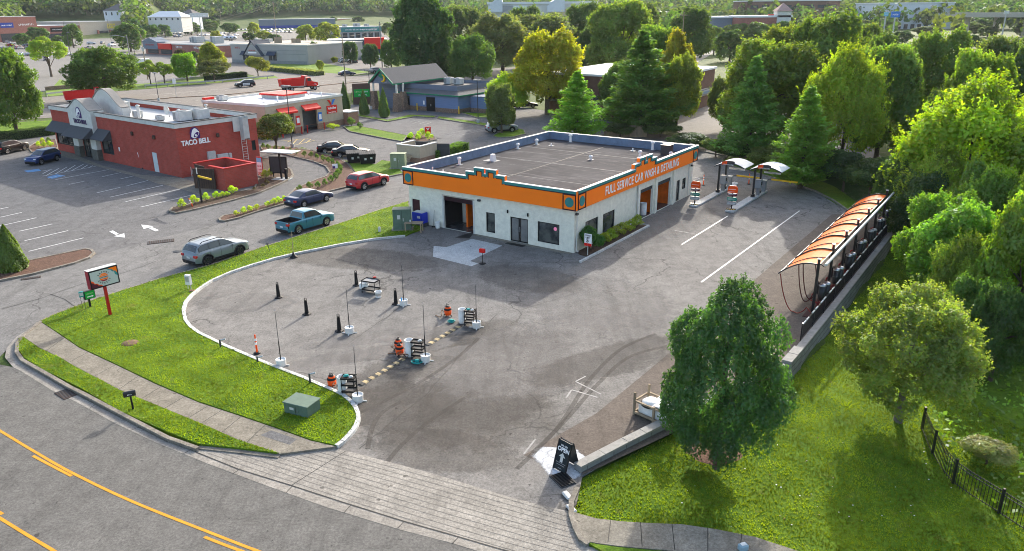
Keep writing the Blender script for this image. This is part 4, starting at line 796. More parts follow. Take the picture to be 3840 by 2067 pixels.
def arch(P, u0, u1, zb, zs, zp, o0, o1, name, shrink=.0):
    k = 24; pts = []
    for i in range(k+1):
        t = i/k; s_ = .5-.5*math.cos(2*math.pi*t); pts.append((u0+(u1-u0)*t, zs+(zp-zs)*s_**.8))
    b = MB(); f = [P(u0, o1, zb)]+[P(x, o1, z) for x, z in pts]+[P(u1, o1, zb)]; g_ = [P(u0, o0, zb)]+[P(x, o0, z) for x, z in pts]+[P(u1, o0, zb)]
    nn_ = len(f); b.add(f+g_, [list(range(nn_)), list(range(nn_, 2*nn_))[::-1]]+[(i, (i+1) % nn_, nn_+(i+1) % nn_, nn_+i) for i in range(nn_)], W['offwhite']); o = b.build(name, tbm)
    c = MB(); c.tube([P(x, (o0+o1)/2, z+.02) for x, z in pts], .02, W['dkgrey'], 4)
    v = []
    for x, z in pts: v += [P(x, o0-.06, z+.03), P(x, o1+.08, z+.03), P(x, o1+.08, z+.13), P(x, o0-.06, z+.13)]
    c.add(v, [(4*i+j, 4*i+(j+1) % 4, 4*i+4+(j+1) % 4, 4*i+4+j) for i in range(k) for j in range(4)]+[(0, 1, 2, 3), (4*k, 4*k+1, 4*k+2, 4*k+3)], M('cap_tan', (.25, .235, .215), .8, var=.1)); c.build('coping', o); return o
# front tower with opening below, and the larger rear screen
b = MB()
for a in ((-24.75, -23.3), (-19.9, -18.45)):
    b.box(a[0], a[1], -.55, 0, 1.35, 3.6, W['offwhite']); b.box(a[0]-.06, a[1]+.06, -.62, .0, 0, 1.35, M('tile_grey', (.10, .10, .09), .7, var=.25, vs=3))
b.box(-24.75, -18.45, -.55, 0, 3.6, 5.95, W['offwhite']); b.build('entrance_tower', tbm)
arch(FP, -24.75, -18.45, 5.95, 6.1, 7.35, -1.1, .55, 'tower_arch')
o = arch(FP, -25.9, -16.9, 5.2, 6.3, 8.35, -3.6, -2.7, 'rear_arch')
for x0, x1, d in ((-33-.0, -24.9, 1.5), (-24.6, -18.7, 1.75), (-18.5, -15.2, 1.5)):
    x0 = max(x0, -31.3); b = MB(); out = .0 if d < 1.6 else .55; zt, zb = 4.0, 2.85
    v = [(x0, -out-.02, zt), (x1, -out-.02, zt), (x1, -out-d+.3, zb), (x0, -out-d+.3, zb)]; b.slab(v, (0, .03, -.06), M('awning', (.075, .077, .085), .8, var=.1, stretch=(9, 1, 1))); b.add([(x0, -out-.02, zt), (x0, -out-.02, zb), (x0, -out-d+.3, zb), (x1, -out-.02, zt), (x1, -out-.02, zb), (x1, -out-d+.3, zb)], [(0, 1, 2), (3, 4, 5)], W['awning']); b.build('awning', tbm)
window(tbm, FP, -30.9, -24.85, .95, 2.7, W['black'], W['glass'], bars=(-29.4, -27.9, -26.4)); window(tbm, FP, -18.1, -15.25, .95, 2.8, W['black'], W['glass'], bars=(-16.7,)); window(tbm, RP, 9.35, 9.9, 1.7, 2.9, W['black'], W['glass'])
o = window(tbm, FP, -22.9, -20.3, .02, 2.9, W['black'], W['glass'], bars=(-21.6,), depth=-.06, name='door'); b = MB(); b.box(-21.7, -21.66, -.16, -.1, .8, 1.4, W['steel']); b.build('handle', o)
b = MB(); b.box(-6.0, -5.0, .03, .09, .02, 2.28, M('door_pale', (.50, .55, .58), .6, var=.05)); o = b.build('door', tbm); b = MB(); b.box(-5.2, -5.12, -.03, .03, 1.0, 1.1, W['steel']); b.build('handle', o)
for x in (-9.7, -4.75, -12.9-20): 
    if x > -20: b = MB(); b.box(x-.18, x+.18, -.22, 0, 3.9, 4.35, W['brown_gate'], .04); b.build('wall_lamp', tbm)
b = MB(); b.box(0, .22, 4.8, 5.15, 3.9, 4.35, W['brown_gate'], .04); b.build('wall_lamp', tbm)
def bell_logo(parent, MX, s):
    k = MB(); pts = [(-.5, -.5), (-.5, .1), (-.42, .38), (-.2, .55), (.08, .58), (.32, .46), (.48, .2), (.52, -.1), (.52, -.5)]
    k.slab([(x*s, y*s, 0) for x, y in pts], (0, 0, .05), W['purple']); 
    bell = [(-.42, -.3), (-.36, .0), (-.22, .34), (.0, .5), (.2, .42), (.36, .2), (.46, .0), (.3, -.05), (.1, -.16), (-.1, -.34), (-.22, -.44)]
    k.slab([(x*s, y*s, .052) for x, y in bell], (0, 0, .03), W['text_white']); el = [(.1+.36*math.cos(t)*.9-.14*math.sin(t), -.14+.3*math.cos(t)+.16*math.sin(t)) for t in [i*math.pi/8 for i in range(16)]]
    k.slab([(x*s, y*s, .084) for x, y in el], (0, 0, .015), W['text_white']); k.slab([((x-.1)*.8*s+.1*s, (y+.14)*.72*s-.14*s, .1) for x, y in el], (0, 0, .012), W['purple']); k.lathe((.05*s, -.2*s, .113), [(.11*s, 0), (.1*s, .01), (.001, .011)], W['text_white'], 12)
    for i in range(len(k.v)): k.v[i] = tuple(MX @ Vector(k.v[i]))
    return k.build('logo', parent)
MXr = Matrix.Translation((.03, 2.2, 4.72)) @ Matrix.Rotation(R(90), 4, 'Z') @ Matrix.Rotation(R(90), 4, 'X'); bell_logo(tbm, MXr, 1.15)
text('lettering', 'TACO BELL', .78, W['text_white'], tbm, Matrix.Translation((.05, 2.2, 3.74)) @ Matrix.Rotation(R(90), 4, 'Z') @ Matrix.Rotation(R(90), 4, 'X'), .03, .04, wscale=.88)
MXf = Matrix.Translation((-21.6, -.57, 5.75)) @ Matrix.Rotation(R(90), 4, 'X'); bell_logo(tbm, MXf, 1.25)
text('lettering', 'TACO BELL', .7, W['txt_purple'], tbm, Matrix.Translation((-21.6, -.6, 4.65)) @ Matrix.Rotation(R(90), 4, 'X'), .03, .03, wscale=1.0)
# ladder with cage, roof plant
b = MB()
for y in (7.85, 8.5): b.cyl((.28, y, .7), (.28, y, 5.0), .03, .03, W['offwhite'], 6)
for i in range(14): b.cyl((.28, 7.85, .9+i*.3), (.28, 8.5, .9+i*.3), .02, .02, W['offwhite'], 5)
b.box(.15, .2, 7.05, 8.75, 4.25, 5.95, W['offwhite']); b.box(.2, .9, 7.9, 7.95, 3.2, 6.0, W['hvac']); b.box(.2, .9, 8.6, 8.65, 3.2, 6.0, W['hvac']); b.box(.86, .9, 7.95, 8.6, 3.4, 5.8, W['hvac']); b.build('ladder', tbm)
for y, w_, h0, h1 in ((3.35, .95, 1.35, 2.45), (4.5, 1.4, 1.3, 1.95), (6.0, .35, 1.3, 1.9)): b = MB(); b.box(0, .3, y, y+w_, h0, h1, W['hvac'], .02); b.build('electric_box', tbm)
b = MB(); b.cyl((.25, .9, .3), (.25, 1.5, .3), .04, .04, W['offwhite'], 6); b.cyl((.25, 1.0, .0), (.25, 1.0, 1.1), .04, .04, W['offwhite'], 6); b.lathe((.3, 1.3, .35), [(.01, 0), (.2, .05), (.2, .4), (.01, .5)], W['offwhite'], 12); b.build('gas_meter', tbm)
def hvacu(parent, x, y, w_, d, h, z, fan=True):
    b = MB(); b.box(x-w_/2, x+w_/2, y-d/2, y+d/2, z+.1, z+h, W['hvac'], .03); b.box(x-w_/2+.1, x+w_/2-.1, y-d/2+.1, y+d/2-.1, z, z+.1, W['dkgrey'])
    for i in range(5): b.box(x-w_/2-.01, x-w_/2, y-d/2+.1, y+d/2-.1, z+.25+i*h*.14, z+.3+i*h*.14, W['dkgrey'])
    b.box(x-w_*.42, x-w_*.05, y-d/2-.012, y-d/2, z+.25, z+h-.15, W['grey'])
    if fan: b.lathe((x, y, z+h), [(min(w_, d)*.4, 0), (min(w_, d)*.4, .08), (min(w_, d)*.34, .1), (.02, .04)], W['grey'], 16)
    return b.build('rooftop_unit', parent)
hvacu(tbm, -23.6+1.2, 5.2, 1.9, 1.7, 1.5, 5.0); hvacu(tbm, -24.4, 6.4, 1.2, 1.2, 1.1, 5.0); hvacu(tbm, -8.6, 5.9, 1.6, 1.7, 1.2, 5.0); hvacu(tbm, -8.3, 8.0, 1.9, 1.7, 1.25, 5.0); hvacu(tbm, -19.2, 3.9, 1.3, .9, .6, 5.0, False); hvacu(tbm, -16.4, 4.3, 1.1, .9, .9, 5.0, False); hvacu(tbm, -11.2, 4.4, .9, .8, .6, 5.0)
for x, y, h in ((-15.6, 4.0, 1.6), (-14.6, 3.6, 1.7), (-9.9, 6.2, 1.2), (-8.8, 9.3, 1.6)): vent(tbm, x, y, 5.0, h, .12, True, 'offwhite')
b = MB(); b.lathe((-13.3, 6.6, 5.9), [(.02, .15), (.35, .08), (.6, -.12), (.62, -.12), (.35, .1), (.01, .18)], W['offwhite'], 18, 'y'); b.cyl((-13.3, 6.8, 5.0), (-13.3, 6.7, 5.7), .04, .04, W['grey'], 6); b.build('satellite_dish', tbm)
# dumpster enclosure
de = thing('dumpster_enclosure', 'roofless red brick dumpster enclosure with dark brown gates by the restaurant', 'enclosure', TBp(4.5, -1.0), TYAW)
b = MB(); t_ = .25
for a in ((0, 5.6, 3.65, 3.9), (0, t_, 0, 3.65), (5.6-t_, 5.6, 0, 3.65), (2.9, 5.6-t_, 0, t_)): b.box(*a, -.02, 2.3, W['red_brick'])
b.build('wall', de); b = MB()
for a in ((-.06, 5.66, 3.6, 3.96), (-.06, t_+.06, -.06, 3.6), (5.6-t_-.06, 5.66, -.06, 3.6), (2.9, 5.6-t_-.06, -.06, t_+.06)): b.box(*a, 2.3, 2.4, W['red_paint'])
b.build('coping', de)
for (hx, hy, L_, an) in ((.25, -.02, 2.0, R(-4)), (4.3, -.3, 2.4, R(208))):
    b = MB(); b.box(0, L_, -.05, .05, .15, 2.25, W['brown_gate']); [b.box(i*.25, i*.25+.02, -.06, .06, .16, 2.24, W['black']) for i in range(1, int(L_/.25))]; o = b.build('gate', de); o.location = (hx, hy, 0); o.rotation_euler = (0, 0, an)
dp = thing('dumpster', 'dumpster full of blue and white rubbish bags inside the brick enclosure', 'dumpster', TBp(7.3, 1.2), TYAW)
b = MB(); b.box(-1.6, 1.6, -.8, .9, .15, 1.45, W['dkgrey'], .04); b.build('body', dp); b = MB()
for i in range(14): b.ball((random.uniform(-1.3, 1.3), random.uniform(-.6, .7), 1.5), random.uniform(.2, .36), W[random.choice(['white', 'dkgrey', 'white', 'grey'])] if i % 4 else M('bag_blue', (.05, .2, .4), .5), .7, 8)
b.build('rubbish_bag', dp)
# ---------------------------------------------------------------- oil change shop
VY = TYAW+R(7)
vv_ = thing('oil_change_shop', 'tan oil change shop with flat white roof and red door canopies', 'building', VVO, VY)
vr = lambda u, o, z: (o, u, z); vf = lambda u, o, z: (u, -11.3-o, z)
b = MB(); ops = [(-9.1, -5.9, 0, 3.4), (-4.15, -1.05, 0, 3.3)]
facepanel(b, vr, -11.3, 4.8, .9, 4.75, [(a, c, .9, f) for a, c, e, f in ops], W['tan_wall'], .3); facepanel(b, vr, -11.3, 4.8, -.1, .9, [(a, c, -.1, .9) for a, c, e, f in ops], W['brick_tan'], .3)
b.poly([(0, -11.3, -.1), (-13.5, -11.3, -.1), (-13.5, -11.3, 4.75), (0, -11.3, 4.75)], W['tan_wall']); b.poly([(-13.5, -11.3, -.1), (-13.5, 4.8, -.1), (-13.5, 4.8, 4.75), (-13.5, -11.3, 4.75)], W['tan_wall']); b.poly([(-13.5, 4.8, -.1), (0, 4.8, -.1), (0, 4.8, 4.75), (-13.5, 4.8, 4.75)], W['tan_wall']); b.box(-13.2, -1.2, -11, 4.5, .0, .02, W['dkgrey']); b.box(-2.6, -2.5, -11, 4.5, .02, 4.0, W['grey']); b.build('wall', vv_)
b = MB(); b.box(-13.4, -.1, -11.2, 4.7, 4.5, 4.6, W['roof_white']); 
for a in ((-13.6, .1, -11.4, -11.15), (-13.6, .1, 4.65, 4.9), (-13.6, -13.35, -11.15, 4.65), (-.15, .1, -11.15, 4.65)): b.box(*a, 4.55, 4.9, W['offwhite'])
b.build('roof', vv_)
for a, c, e, f in ops: b = MB(); b.slab([(0.02, a-.15, 3.95), (.02, c+.15, 3.95), (.8, c+.15, 3.35), (.8, a-.15, 3.35)], (0, 0, .12), W['bright_red']); b.box(.76, .82, a-.15, c+.15, 3.2, 3.42, W['bright_red']); b.build('awning', vv_)
b = MB(); b.box(.02, .1, 1.1, 3.35, 2.5, 3.35, W['bright_red']); b.box(.02, .1, 1.1, 3.35, 2.15, 2.45, W['bright_red']); o = b.build('sign_board', vv_)
text('lettering', 'Valvoline', .52, W['text_white'], o, Matrix.Translation((.11, 2.2, 2.95)) @ Matrix.Rotation(R(90), 4, 'Z') @ Matrix.Rotation(R(90), 4, 'X'), .02, .01, wscale=.95); text('lettering', 'Instant Oil Change', .26, W['text_white'], o, Matrix.Translation((.11, 2.2, 2.3)) @ Matrix.Rotation(R(90), 4, 'Z') @ Matrix.Rotation(R(90), 4, 'X'), .01, .01, wscale=.85)
b = MB(); q = lambda y, z: (.04, 2.2+y, 3.4+z); b.slab([q(-.85, .85), q(-.35, .85), q(.05, .1), q(-.1, 0)], (.05, 0, 0), W['bright_red']); b.slab([q(.9, .85), q(.4, .85), q(-.02, .12), q(.16, 0)], (.06, 0, 0), M('logo_blue', (.03, .16, .55), .5, var=0)); b.build('logo', o)
for y, m_, w_ in ((-.5, 'logo_blue', .8), (-5.2, 'bright_red', .8)): b = MB(); b.box(.02, .07, y-w_/2, y+w_/2, 1.2, 2.6, W[m_]); b.box(.07, .08, y-w_/2+.12, y+w_/2-.12, 1.5, 2.3, W['text_white']); b.build('poster', vv_)
b = MB(); b.box(-9.6, -4.6, -3.2, 1.4, 4.6, 5.1, W['hvac']); b.box(-9.8, -4.4, -3.4, 1.6, 5.1, 5.35, W['bright_red']); b.build('roof_cupola', vv_)
b = MB(); b.box(-13.9, -13.2, -11.0, -9.3, 4.9, 5.2, W['bright_red']); b.build('roof_sign', vv_)
hvacu(vv_, -12, -8.8, 1.4, 1.1, .8, 4.6); vent(vv_, -3, -6, 4.6, .8); vent(vv_, -2.5, 2.8, 4.6, .6); vent(vv_, -6, 3.5, 4.6, .5); vent(vv_, -4.3, -7.5, 4.6, .6, .06, False)
b = MB(); b.box(-1.6, .9, 4.9, 7.4, -.05, 1.9, W['brick_tan']); b.box(-1.7, 1, 4.92, 7.5, 1.9, 2.05, W['offwhite']); b.build('side_enclosure', vv_)
for y in (-9.4, -5.6, -4.4, -.75):
    p = wld(1.0, y, VVO, VY); b = MB(); b.cyl((0, 0, 0), (0, 0, 1.1), .09, .09, W['red_paint'], 10); b.ball((0, 0, 1.1), .09, W['red_paint'], .6); o = b.build('bollard'); o.location = p; tag(o, ['red bollard left of the first oil change door', 'red bollard right of the first oil change door', 'red bollard left of the second oil change door', 'red bollard right of the second oil change door'][[-9.4, -5.6, -4.4, -.75].index(y)], 'bollard', 'red bollards at the oil change doors')
# ---------------------------------------------------------------- blue building with gabled porch
bl = thing('blue_building', 'blue sided former restaurant with steep grey gable and green trim', 'building', BLO, YAW)
bf = lambda u, o, z: (u, -o, z)
b = MB(); facepanel(b, bf, -13.5, 0, .75, 3.2, [(-7.6, -5.4, .75, 2.55), (-12.6, -11.6, .75, 2.5)], W['blue_siding'], .1); facepanel(b, bf, -13.5, 0, -.1, .75, [(-7.6, -5.4, -.1, .75)], W['stone'], .1)
b.box(-.01, .0, .02, 13, -.1, .75, W['stone']); b.poly([(0, 0, .75), (0, 13, .75), (0, 13, 3.2), (0, 0, 3.2)], W['blue_siding']); b.box(-19, -13.5, -.3, 13, -.1, 4.6, W['slate']); b.poly([(-13.5, 13, -.1), (0, 13, -.1), (0, 13, 3.2), (-13.5, 13, 3.2)], W['blue_siding']); b.build('wall', bl)
b = MB(); A = [(-14.3, -.5, 3.15), (.5, -.5, 3.15), (.5, 13.5, 3.15), (-14.3, 13.5, 3.15)]; Bq = [(-14.3, 1.3, 3.75), (-1.2, 1.3, 3.75), (-1.2, 12, 3.75), (-14.3, 12, 3.75)]; Cq = [(-14.3, 1.35, 4.6), (-1.25, 1.35, 4.6), (-1.25, 12, 4.6), (-14.3, 12, 4.6)]
for i in (0, 1): b.poly([A[i], A[i+1], Bq[i+1], Bq[i]], W['shingle']); b.poly([Bq[i], Bq[i+1], Cq[i+1], Cq[i]], W['slate'])
b.poly([A[2], A[3], Bq[3], Bq[2]], W['shingle']); b.poly([Bq[2], Bq[3], Cq[3], Cq[2]], W['slate']); b.box(-14.2, -1.4, 1.45, 11.9, 4.0, 4.05, W['dkgrey']); b.build('roof', bl)
b = MB(); b.box(-14.3, .53, -.55, -.5, 2.95, 3.17, W['green_trim']); b.box(.5, .55, -.5, 13.5, 2.95, 3.17, W['green_trim']); b.build('trim', bl)
gx0, gx1, gz, gp, gy0, gy1 = -18.6, -12.4, 4.75, 7.3, -3.4, 12.5; xm = (gx0+gx1)/2
b = MB(); b.slab([(gx0, gy0, gz), (gx0, gy1, gz), (xm, gy1, gp), (xm, gy0, gp)], (0, 0, .18), W['shingle']); b.slab([(gx1, gy0, gz), (gx1, gy1, gz), (xm, gy1, gp), (xm, gy0, gp)], (0, 0, .185), W['shingle']); b.build('gable_roof', bl)
b = MB(); b.slab([(gx0+.5, gy0+.4, gz), (gx1-.5, gy0+.4, gz), (xm, gy0+.4, gp-.2)], (0, .1, 0), W['slate']); b.build('gable_wall', bl)
b = MB()
for x in (gx0, gx1): b.slab([(x, gy0-.05, gz-.12), (x, gy0-.05, gz+.2), (xm, gy0-.05, gp+.22), (xm, gy0-.05, gp-.15)], (0, .16, 0), W['green_trim'])
b.box(gx1, gx1+.06, gy0, gy1, gz-.1, gz+.12, W['green_trim']); b.slab([(xm-.9, gy0+.33, 6.15), (xm-.2, gy0+.33, 6.75), (xm+.35, gy0+.33, 6.0), (xm-.1, gy0+.33, 5.7)], (0, .06, 0), W['green_trim']); b.build('trim', bl)
b = MB(); pts = [(xm+.25+.6*math.cos(t), gy0+.25, 5.75+.6*math.sin(t)) for t in [R(a) for a in range(-120, 91, 15)]]; b.tube(pts, [.05+.17*math.sin(math.pi*i/(len(pts)-1)*.9+.1) for i in range(len(pts))], W['yellow'], 6); b.build('logo', bl)
for x, y in ((-11.4, -3.6), (-17.9, -2.9), (-12.3, -.9)):
    b = MB(); b.cyl((x, y, 0), (x, y, 3.3), .95, .6, W['stone'], 4, smooth=False); b.cyl((x, y, 3.3), (x, y, 4.8), .18, .18, W['offwhite'], 4); b.build('pillar', bl)
b = MB(); b.box(-7.5, -5.5, .02, .08, 0, 2.5, W['black']); o = b.build('door', bl); b = MB(); b.box(-6.5, -6.4, -.02, .02, .9, 1.3, W['steel']); b.build('handle', o); b = MB(); b.box(-12.5, -11.7, .02, .07, .75, 2.45, W['glass']); b.build('window', bl)
b = MB(); b.box(-8.3, -7.95, -.03, -.0, 1.1, 1.8, W['text_white']); b.build('poster', bl)
for x in (-9.0, -6.6): hvacu(bl, x, 8.5, 1.5, 1.4, 1.2, 4.05)
b = MB(); b.box(.25, 4.4, 3.2, 9, .7, 2.7, W['blue_siding']); b.box(.25, 4.4, 3.19, 9, -.1, .7, W['stone']); b.box(.15, 4.5, 3.1, 9.1, 2.7, 2.82, W['slate']); b.build('cold_store', bl)
for x, y, s_ in ((-13.2, -1.4, 'yellow bollard beside the left stone pillar of the blue building'), (-9.3, -.6, 'yellow bollard between stone pillar and door of the blue building'), (.5, -.5, 'yellow bollard at the corner of the blue building')):
    b = MB(); b.cyl((0, 0, 0), (0, 0, 1.3), .1, .1, W['yellow'], 10); b.ball((0, 0, 1.3), .1, W['yellow'], .6); o = b.build('bollard'); o.location = wld(x, y, BLO, YAW); tag(o, s_, 'bollard', 'yellow bollards at the blue building')
# beige enclosure with gates, brick building behind the trees
en = thing('trash_enclosure', 'beige walled trash enclosure with brick base behind the car wash', 'enclosure', G(1058, 411), YAW+R(4))
b = MB(); S_ = 3.9
for a in ((-3.6, 0, 0, .25), (-3.6, -3.35, .25, 3.4), (-.25, 0, .25, 3.4)): b.box(*a, -.05, .6, W['brick_tan']); b.box(*a, .6, 2.0, W['tan_wall'])
b.build('wall', en); b = MB()
for a in ((-3.66, .06, -.06, .31), (-3.66, -3.29, .31, 3.4), (-.31, .06, .31, 3.4)): b.box(*a, 2.0, 2.08, W['offwhite'])
b.build('coping', en)
for x, a in ((-3.3, R(70)), (0, R(75))): b = MB(); b.box(0, 1.6, -.04, .04, .2, 1.9, W['dkgrey']); o = b.build('gate', en); o.location = (x, 3.45, 0); o.rotation_euler = (0, 0, a-R(50))
hedge(G(1090, 400), G(1168, 376), 1.5, 1.0, (.13, .24, .02), 'bright green clipped hedge beside the beige enclosure')
_a, _c = G(1717, 287), G(1792, 262); _d = (_c-_a).normalized(); br = thing('brick_building', 'brown brick building with white roof half hidden behind the trees', 'building', _a-_d*9, math.atan2(_d.y, _d.x))
L_ = (_c-_a).length+9; b = MB(); b.box(0, L_, 0, 22, -.1, 2.0, W['brick_brown']); b.box(.05, L_-.05, .05, 21.95, 2.0, 3.4, W['glass']); b.box(0, L_, 0, 22, 3.4, 6.6, W['brick_brown']); b.build('wall', br); b = MB(); b.box(-.3, L_+.3, -.3, 22.3, 6.6, 6.95, W['roof_white']); b.build('roof', br); hvacu(br, L_-9, 6, 7, 3, 2.1, 6.95, False)
b = MB(); b.box(2, L_-2, -1.0, -.05, 2.7, 3.1, M('blue_canopy', (.10, .18, .28), .4)); b.build('canopy', br)
# ================================================================= vehicles
M('tyre', (.016, .016, .017), .85, var=.2); M('rim', (.42, .43, .44), .3, metal=.9, var=0); M('rim_dark', (.06, .06, .065), .35, metal=.6, var=0); M('trim_black', (.018, .018, .02), .6, var=.1)
M('tail', (.45, .01, .01), .2, var=0, spec=.6); M('lamp', (.65, .68, .7), .1, var=0, spec=.8); M('plate', (.6, .62, .64), .5, var=0)
def paint(name, c, metal=.3): return M('paint_'+name, c, .32, metal=metal, var=.04, vs=.7, coat=.35, spec=.4)
for n_, c in dict(silver=(.20, .23, .25), blue=(.012, .035, .13), black=(.010, .011, .013), dkblue=(.012, .025, .075), teal=(.045, .19, .27), red=(.42, .008, .015), white=(.62, .64, .66), grey=(.12, .13, .14), navy=(.02, .035, .07)).items(): paint(n_, c, 0 if n_ in ('white', 'red') else .35)
KINDS = {
 'suv': dict(L=4.7, W_=1.9, wb=2.8, R_=.395, top=[(-2.35, .66), (-2.33, 1.0), (-2.25, 1.12), (-1.2, 1.15), (.95, 1.14), (1.2, 1.12), (1.9, 1.07), (2.2, .98), (2.33, .74), (2.35, .6)], gh=[(-2.26, 1.12), (-2.0, 1.50), (-1.7, 1.66), (-.6, 1.72), (.1, 1.69), (.36, 1.62), (1.22, 1.12)], ws=(.42, 1.12), rw=(-2.22, -1.9), sw=[(-1.95, -1.15), (-1.1, -.22), (-.17, .66)]),
 'sedan': dict(L=4.85, W_=1.82, wb=2.85, R_=.34, top=[(-2.42, .6), (-2.4, .92), (-2.3, 1.02), (-1.5, 1.05), (-.9, 1.0), (.95, .96), (1.15, .94), (1.9, .84), (2.25, .72), (2.4, .55), (2.42, .5)], gh=[(-1.85, 1.02), (-1.1, 1.38), (-.8, 1.43), (-.1, 1.46), (.3, 1.42), (1.1, .95)], ws=(.34, 1.05), rw=(-1.8, -1.08), sw=[(-1.0, -.22), (-.14, .62)]),
 'truck': dict(L=5.1, W_=1.86, wb=3.08, R_=.39, top=[(-2.55, .7), (-2.54, 1.1), (-2.45, 1.14), (-1.0, 1.15), (1.0, 1.12), (1.3, 1.1), (2.1, 1.04), (2.42, .95), (2.53, .7), (2.55, .6)], gh=[(-.98, 1.12), (-.8, 1.62), (-.6, 1.7), (.2, 1.73), (.55, 1.67), (1.25, 1.1)], ws=(.6, 1.2), rw=(-.95, -.8), sw=[(-.62, -.02), (.06, .78)])}
def interp(pts, x):
    if x <= pts[0][0]: return pts[0][1]
    for (a, b_), (c, d) in zip(pts, pts[1:]):
        if x <= c: t = (x-a)/(c-a); return b_+(d-b_)*t
    return pts[-1][1]
def car(kind, color, label, p=(0, 0, 0), rz=0, group=None, cat='car', name='parked_car', rack=False, simple=False, rimm='rim', extra=None):
    K = KINDS[kind]; W_, L_ = K['W_'], K['L']; hw = W_/2; pm = MATS['paint_'+color]; t = thing(name, label, cat, p, rz, group)
    xw = (K['wb']/2, -K['wb']/2+.02); Rw = K['R_']; zc = Rw-.02; x0, x1 = -L_/2, L_/2
    bed = kind == 'truck'
    xs = sorted({round(x0+(x1-x0)*i/46, 4) for i in range(47)} | {round(c+s*(Rw+.06)*f, 4) for c in xw for s in (-1, 1) for f in (1, .97, .87, .7, .5, .25, 0)}); rings = []
    for x in xs:
        zt = interp(K['top'], x); e = max(0, (abs(x)-L_/2+.55)/.55); w_ = hw*(1-.16*e**2.2); zb = .30+.06*e
        for c in xw:
            d = abs(x-c); rr = Rw+.06
            if d < rr: zb = max(zb, zc+math.sqrt(rr*rr-d*d))
        zb = min(zb, zt-.06); zm = zb+(zt-zb)*.45; n_ = [(w_*.955, zb), (w_, zm), (w_*.985, zt-.16*(zt-zb)), (w_*.93, zt-.02), (w_*.7, zt+.012), (0, zt+.02)]
        rings.append([(x, y, z) for y, z in n_]+[(x, -y, z) for y, z in n_[-2::-1]])
    b = MB(); k = len(rings[0]); v = [q for r_ in rings for q in r_]
    if not bed: b.add(v, [(i*k+j, i*k+j+1, (i+1)*k+j+1, (i+1)*k+j) for i in range(len(rings)-1) for j in range(k-1)], pm, True)
    else: b.add(v, [(i*k+j, i*k+j+1, (i+1)*k+j+1, (i+1)*k+j) for i in range(len(rings)-1) for j in range(k-1) if not (xs[i+1] < -1.0 and xs[i] > -2.5 and 3 <= j <= k-5)], pm, True)
    b.add(v, [(i*k, (i+1)*k, (i+1)*k+k-1, i*k+k-1) for i in range(len(rings)-1)], MATS['trim_black']); b.add(v, [list(range(k)), list(range((len(rings)-1)*k, len(rings)*k))], pm)
    b.box(x0+.02, x1-.02, -hw*.8, hw*.8, .24, .38, MATS['trim_black'])
    if bed: b.box(-2.5, -1.0, -hw*.9, hw*.9, .66, .70, MATS['trim_black']); b.box(-2.5, -1.0, hw*.86, hw*.9, .7, 1.13, MATS['trim_black']); b.box(-2.5, -1.0, -hw*.9, -hw*.86, .7, 1.13, MATS['trim_black']); b.box(-2.52, -2.44, -hw*.86, hw*.86, .7, 1.12, pm); b.box(-1.04, -.98, -hw*.86, hw*.86, .7, 1.12, MATS['trim_black'])
    # cabin
    g = K['gh']; gx = sorted({q[0] for q in g} | {g[0][0]+(g[-1][0]-g[0][0])*i/24 for i in range(25)})
    def cab(x, s_, out=0):   # s_ 0 belt .. 1 roof edge .. 2 centre
        zr = interp(g, x); zbelt = min(zr-.002, interp(K['top'], x)-.03); yb = hw*.93; yr = hw*.76; hh = max(0, (zr-zbelt)); f = min(1, hh/.55); ye = yb+(yr-yb)*f
        if s_ <= 1: y, z = yb+(ye-yb)*s_, zbelt+(zr-.03-zbelt)*s_; return (x, y+out*.9, z+out*.35)
        u = s_-1; return (x, ye*(1-u), zr-.03+.045*math.sin(u*math.pi/2)+out)
    ss_ = [0, .5, .9, 1, 1.15, 1.5, 2]; rg = [[cab(x, s_) for s_ in ss_]+[(lambda q: (q[0], -q[1], q[2]))(cab(x, s_)) for s_ in ss_[-2::-1]] for x in gx]; k = len(rg[0]); v = [q for r_ in rg for q in r_]
    b.add(v, [(i*k+j, i*k+j+1, (i+1)*k+j+1, (i+1)*k+j) for i in range(len(rg)-1) for j in range(k-1)], pm, True)
    GL = MATS['glass']; parts = []
    def patch(xa, xb, s0, s1, sd, out=.012, n1=4, n2=4, tp=0):
        q = []; 
        for i in range(n1+1):
            for j in range(n2+1):
                s_ = s0+(s1-s0)*j/n2; x = xa+(xb-xa)*i/n1
                if tp: x = xa+(xb-xa)*i/n1-tp*s_*(i/n1)
                a = cab(x, s_, out); q.append((a[0], a[1]*sd, a[2]))
        return q, [(i*(n2+1)+j, i*(n2+1)+j+1, (i+1)*(n2+1)+j+1, (i+1)*(n2+1)+j) for i in range(n1) for j in range(n2)]
    for nm, (xa, xb) in (('windshield', K['ws']), ('rear_window', K['rw'])):
        m_ = MB()
        for sd in (1, -1): m_.add(*patch(xa, xb, 1.12, 2, sd), GL, True)
        parts.append((nm, m_))
    for a, c in K['sw']:
        for sd in (1, -1):
            m_ = MB(); last = c == K['sw'][-1][1]; first = a == K['sw'][0][0]
            q, f = patch(a, c+(.32 if last else 0), .18, .88, sd, tp=.35 if last else 0)
            m_.add(q, f, GL, True); parts.append(('side_window', m_))
    for sd in (1, -1): q, f = patch(K['sw'][0][0]-.06, K['sw'][-1][1]+.40, .14, .92, sd, .006, 10, 3, .36); b.add(q, f, MATS['trim_black'], True)
    m_ = MB(); zt_ = interp(K['top'], x0+.06)
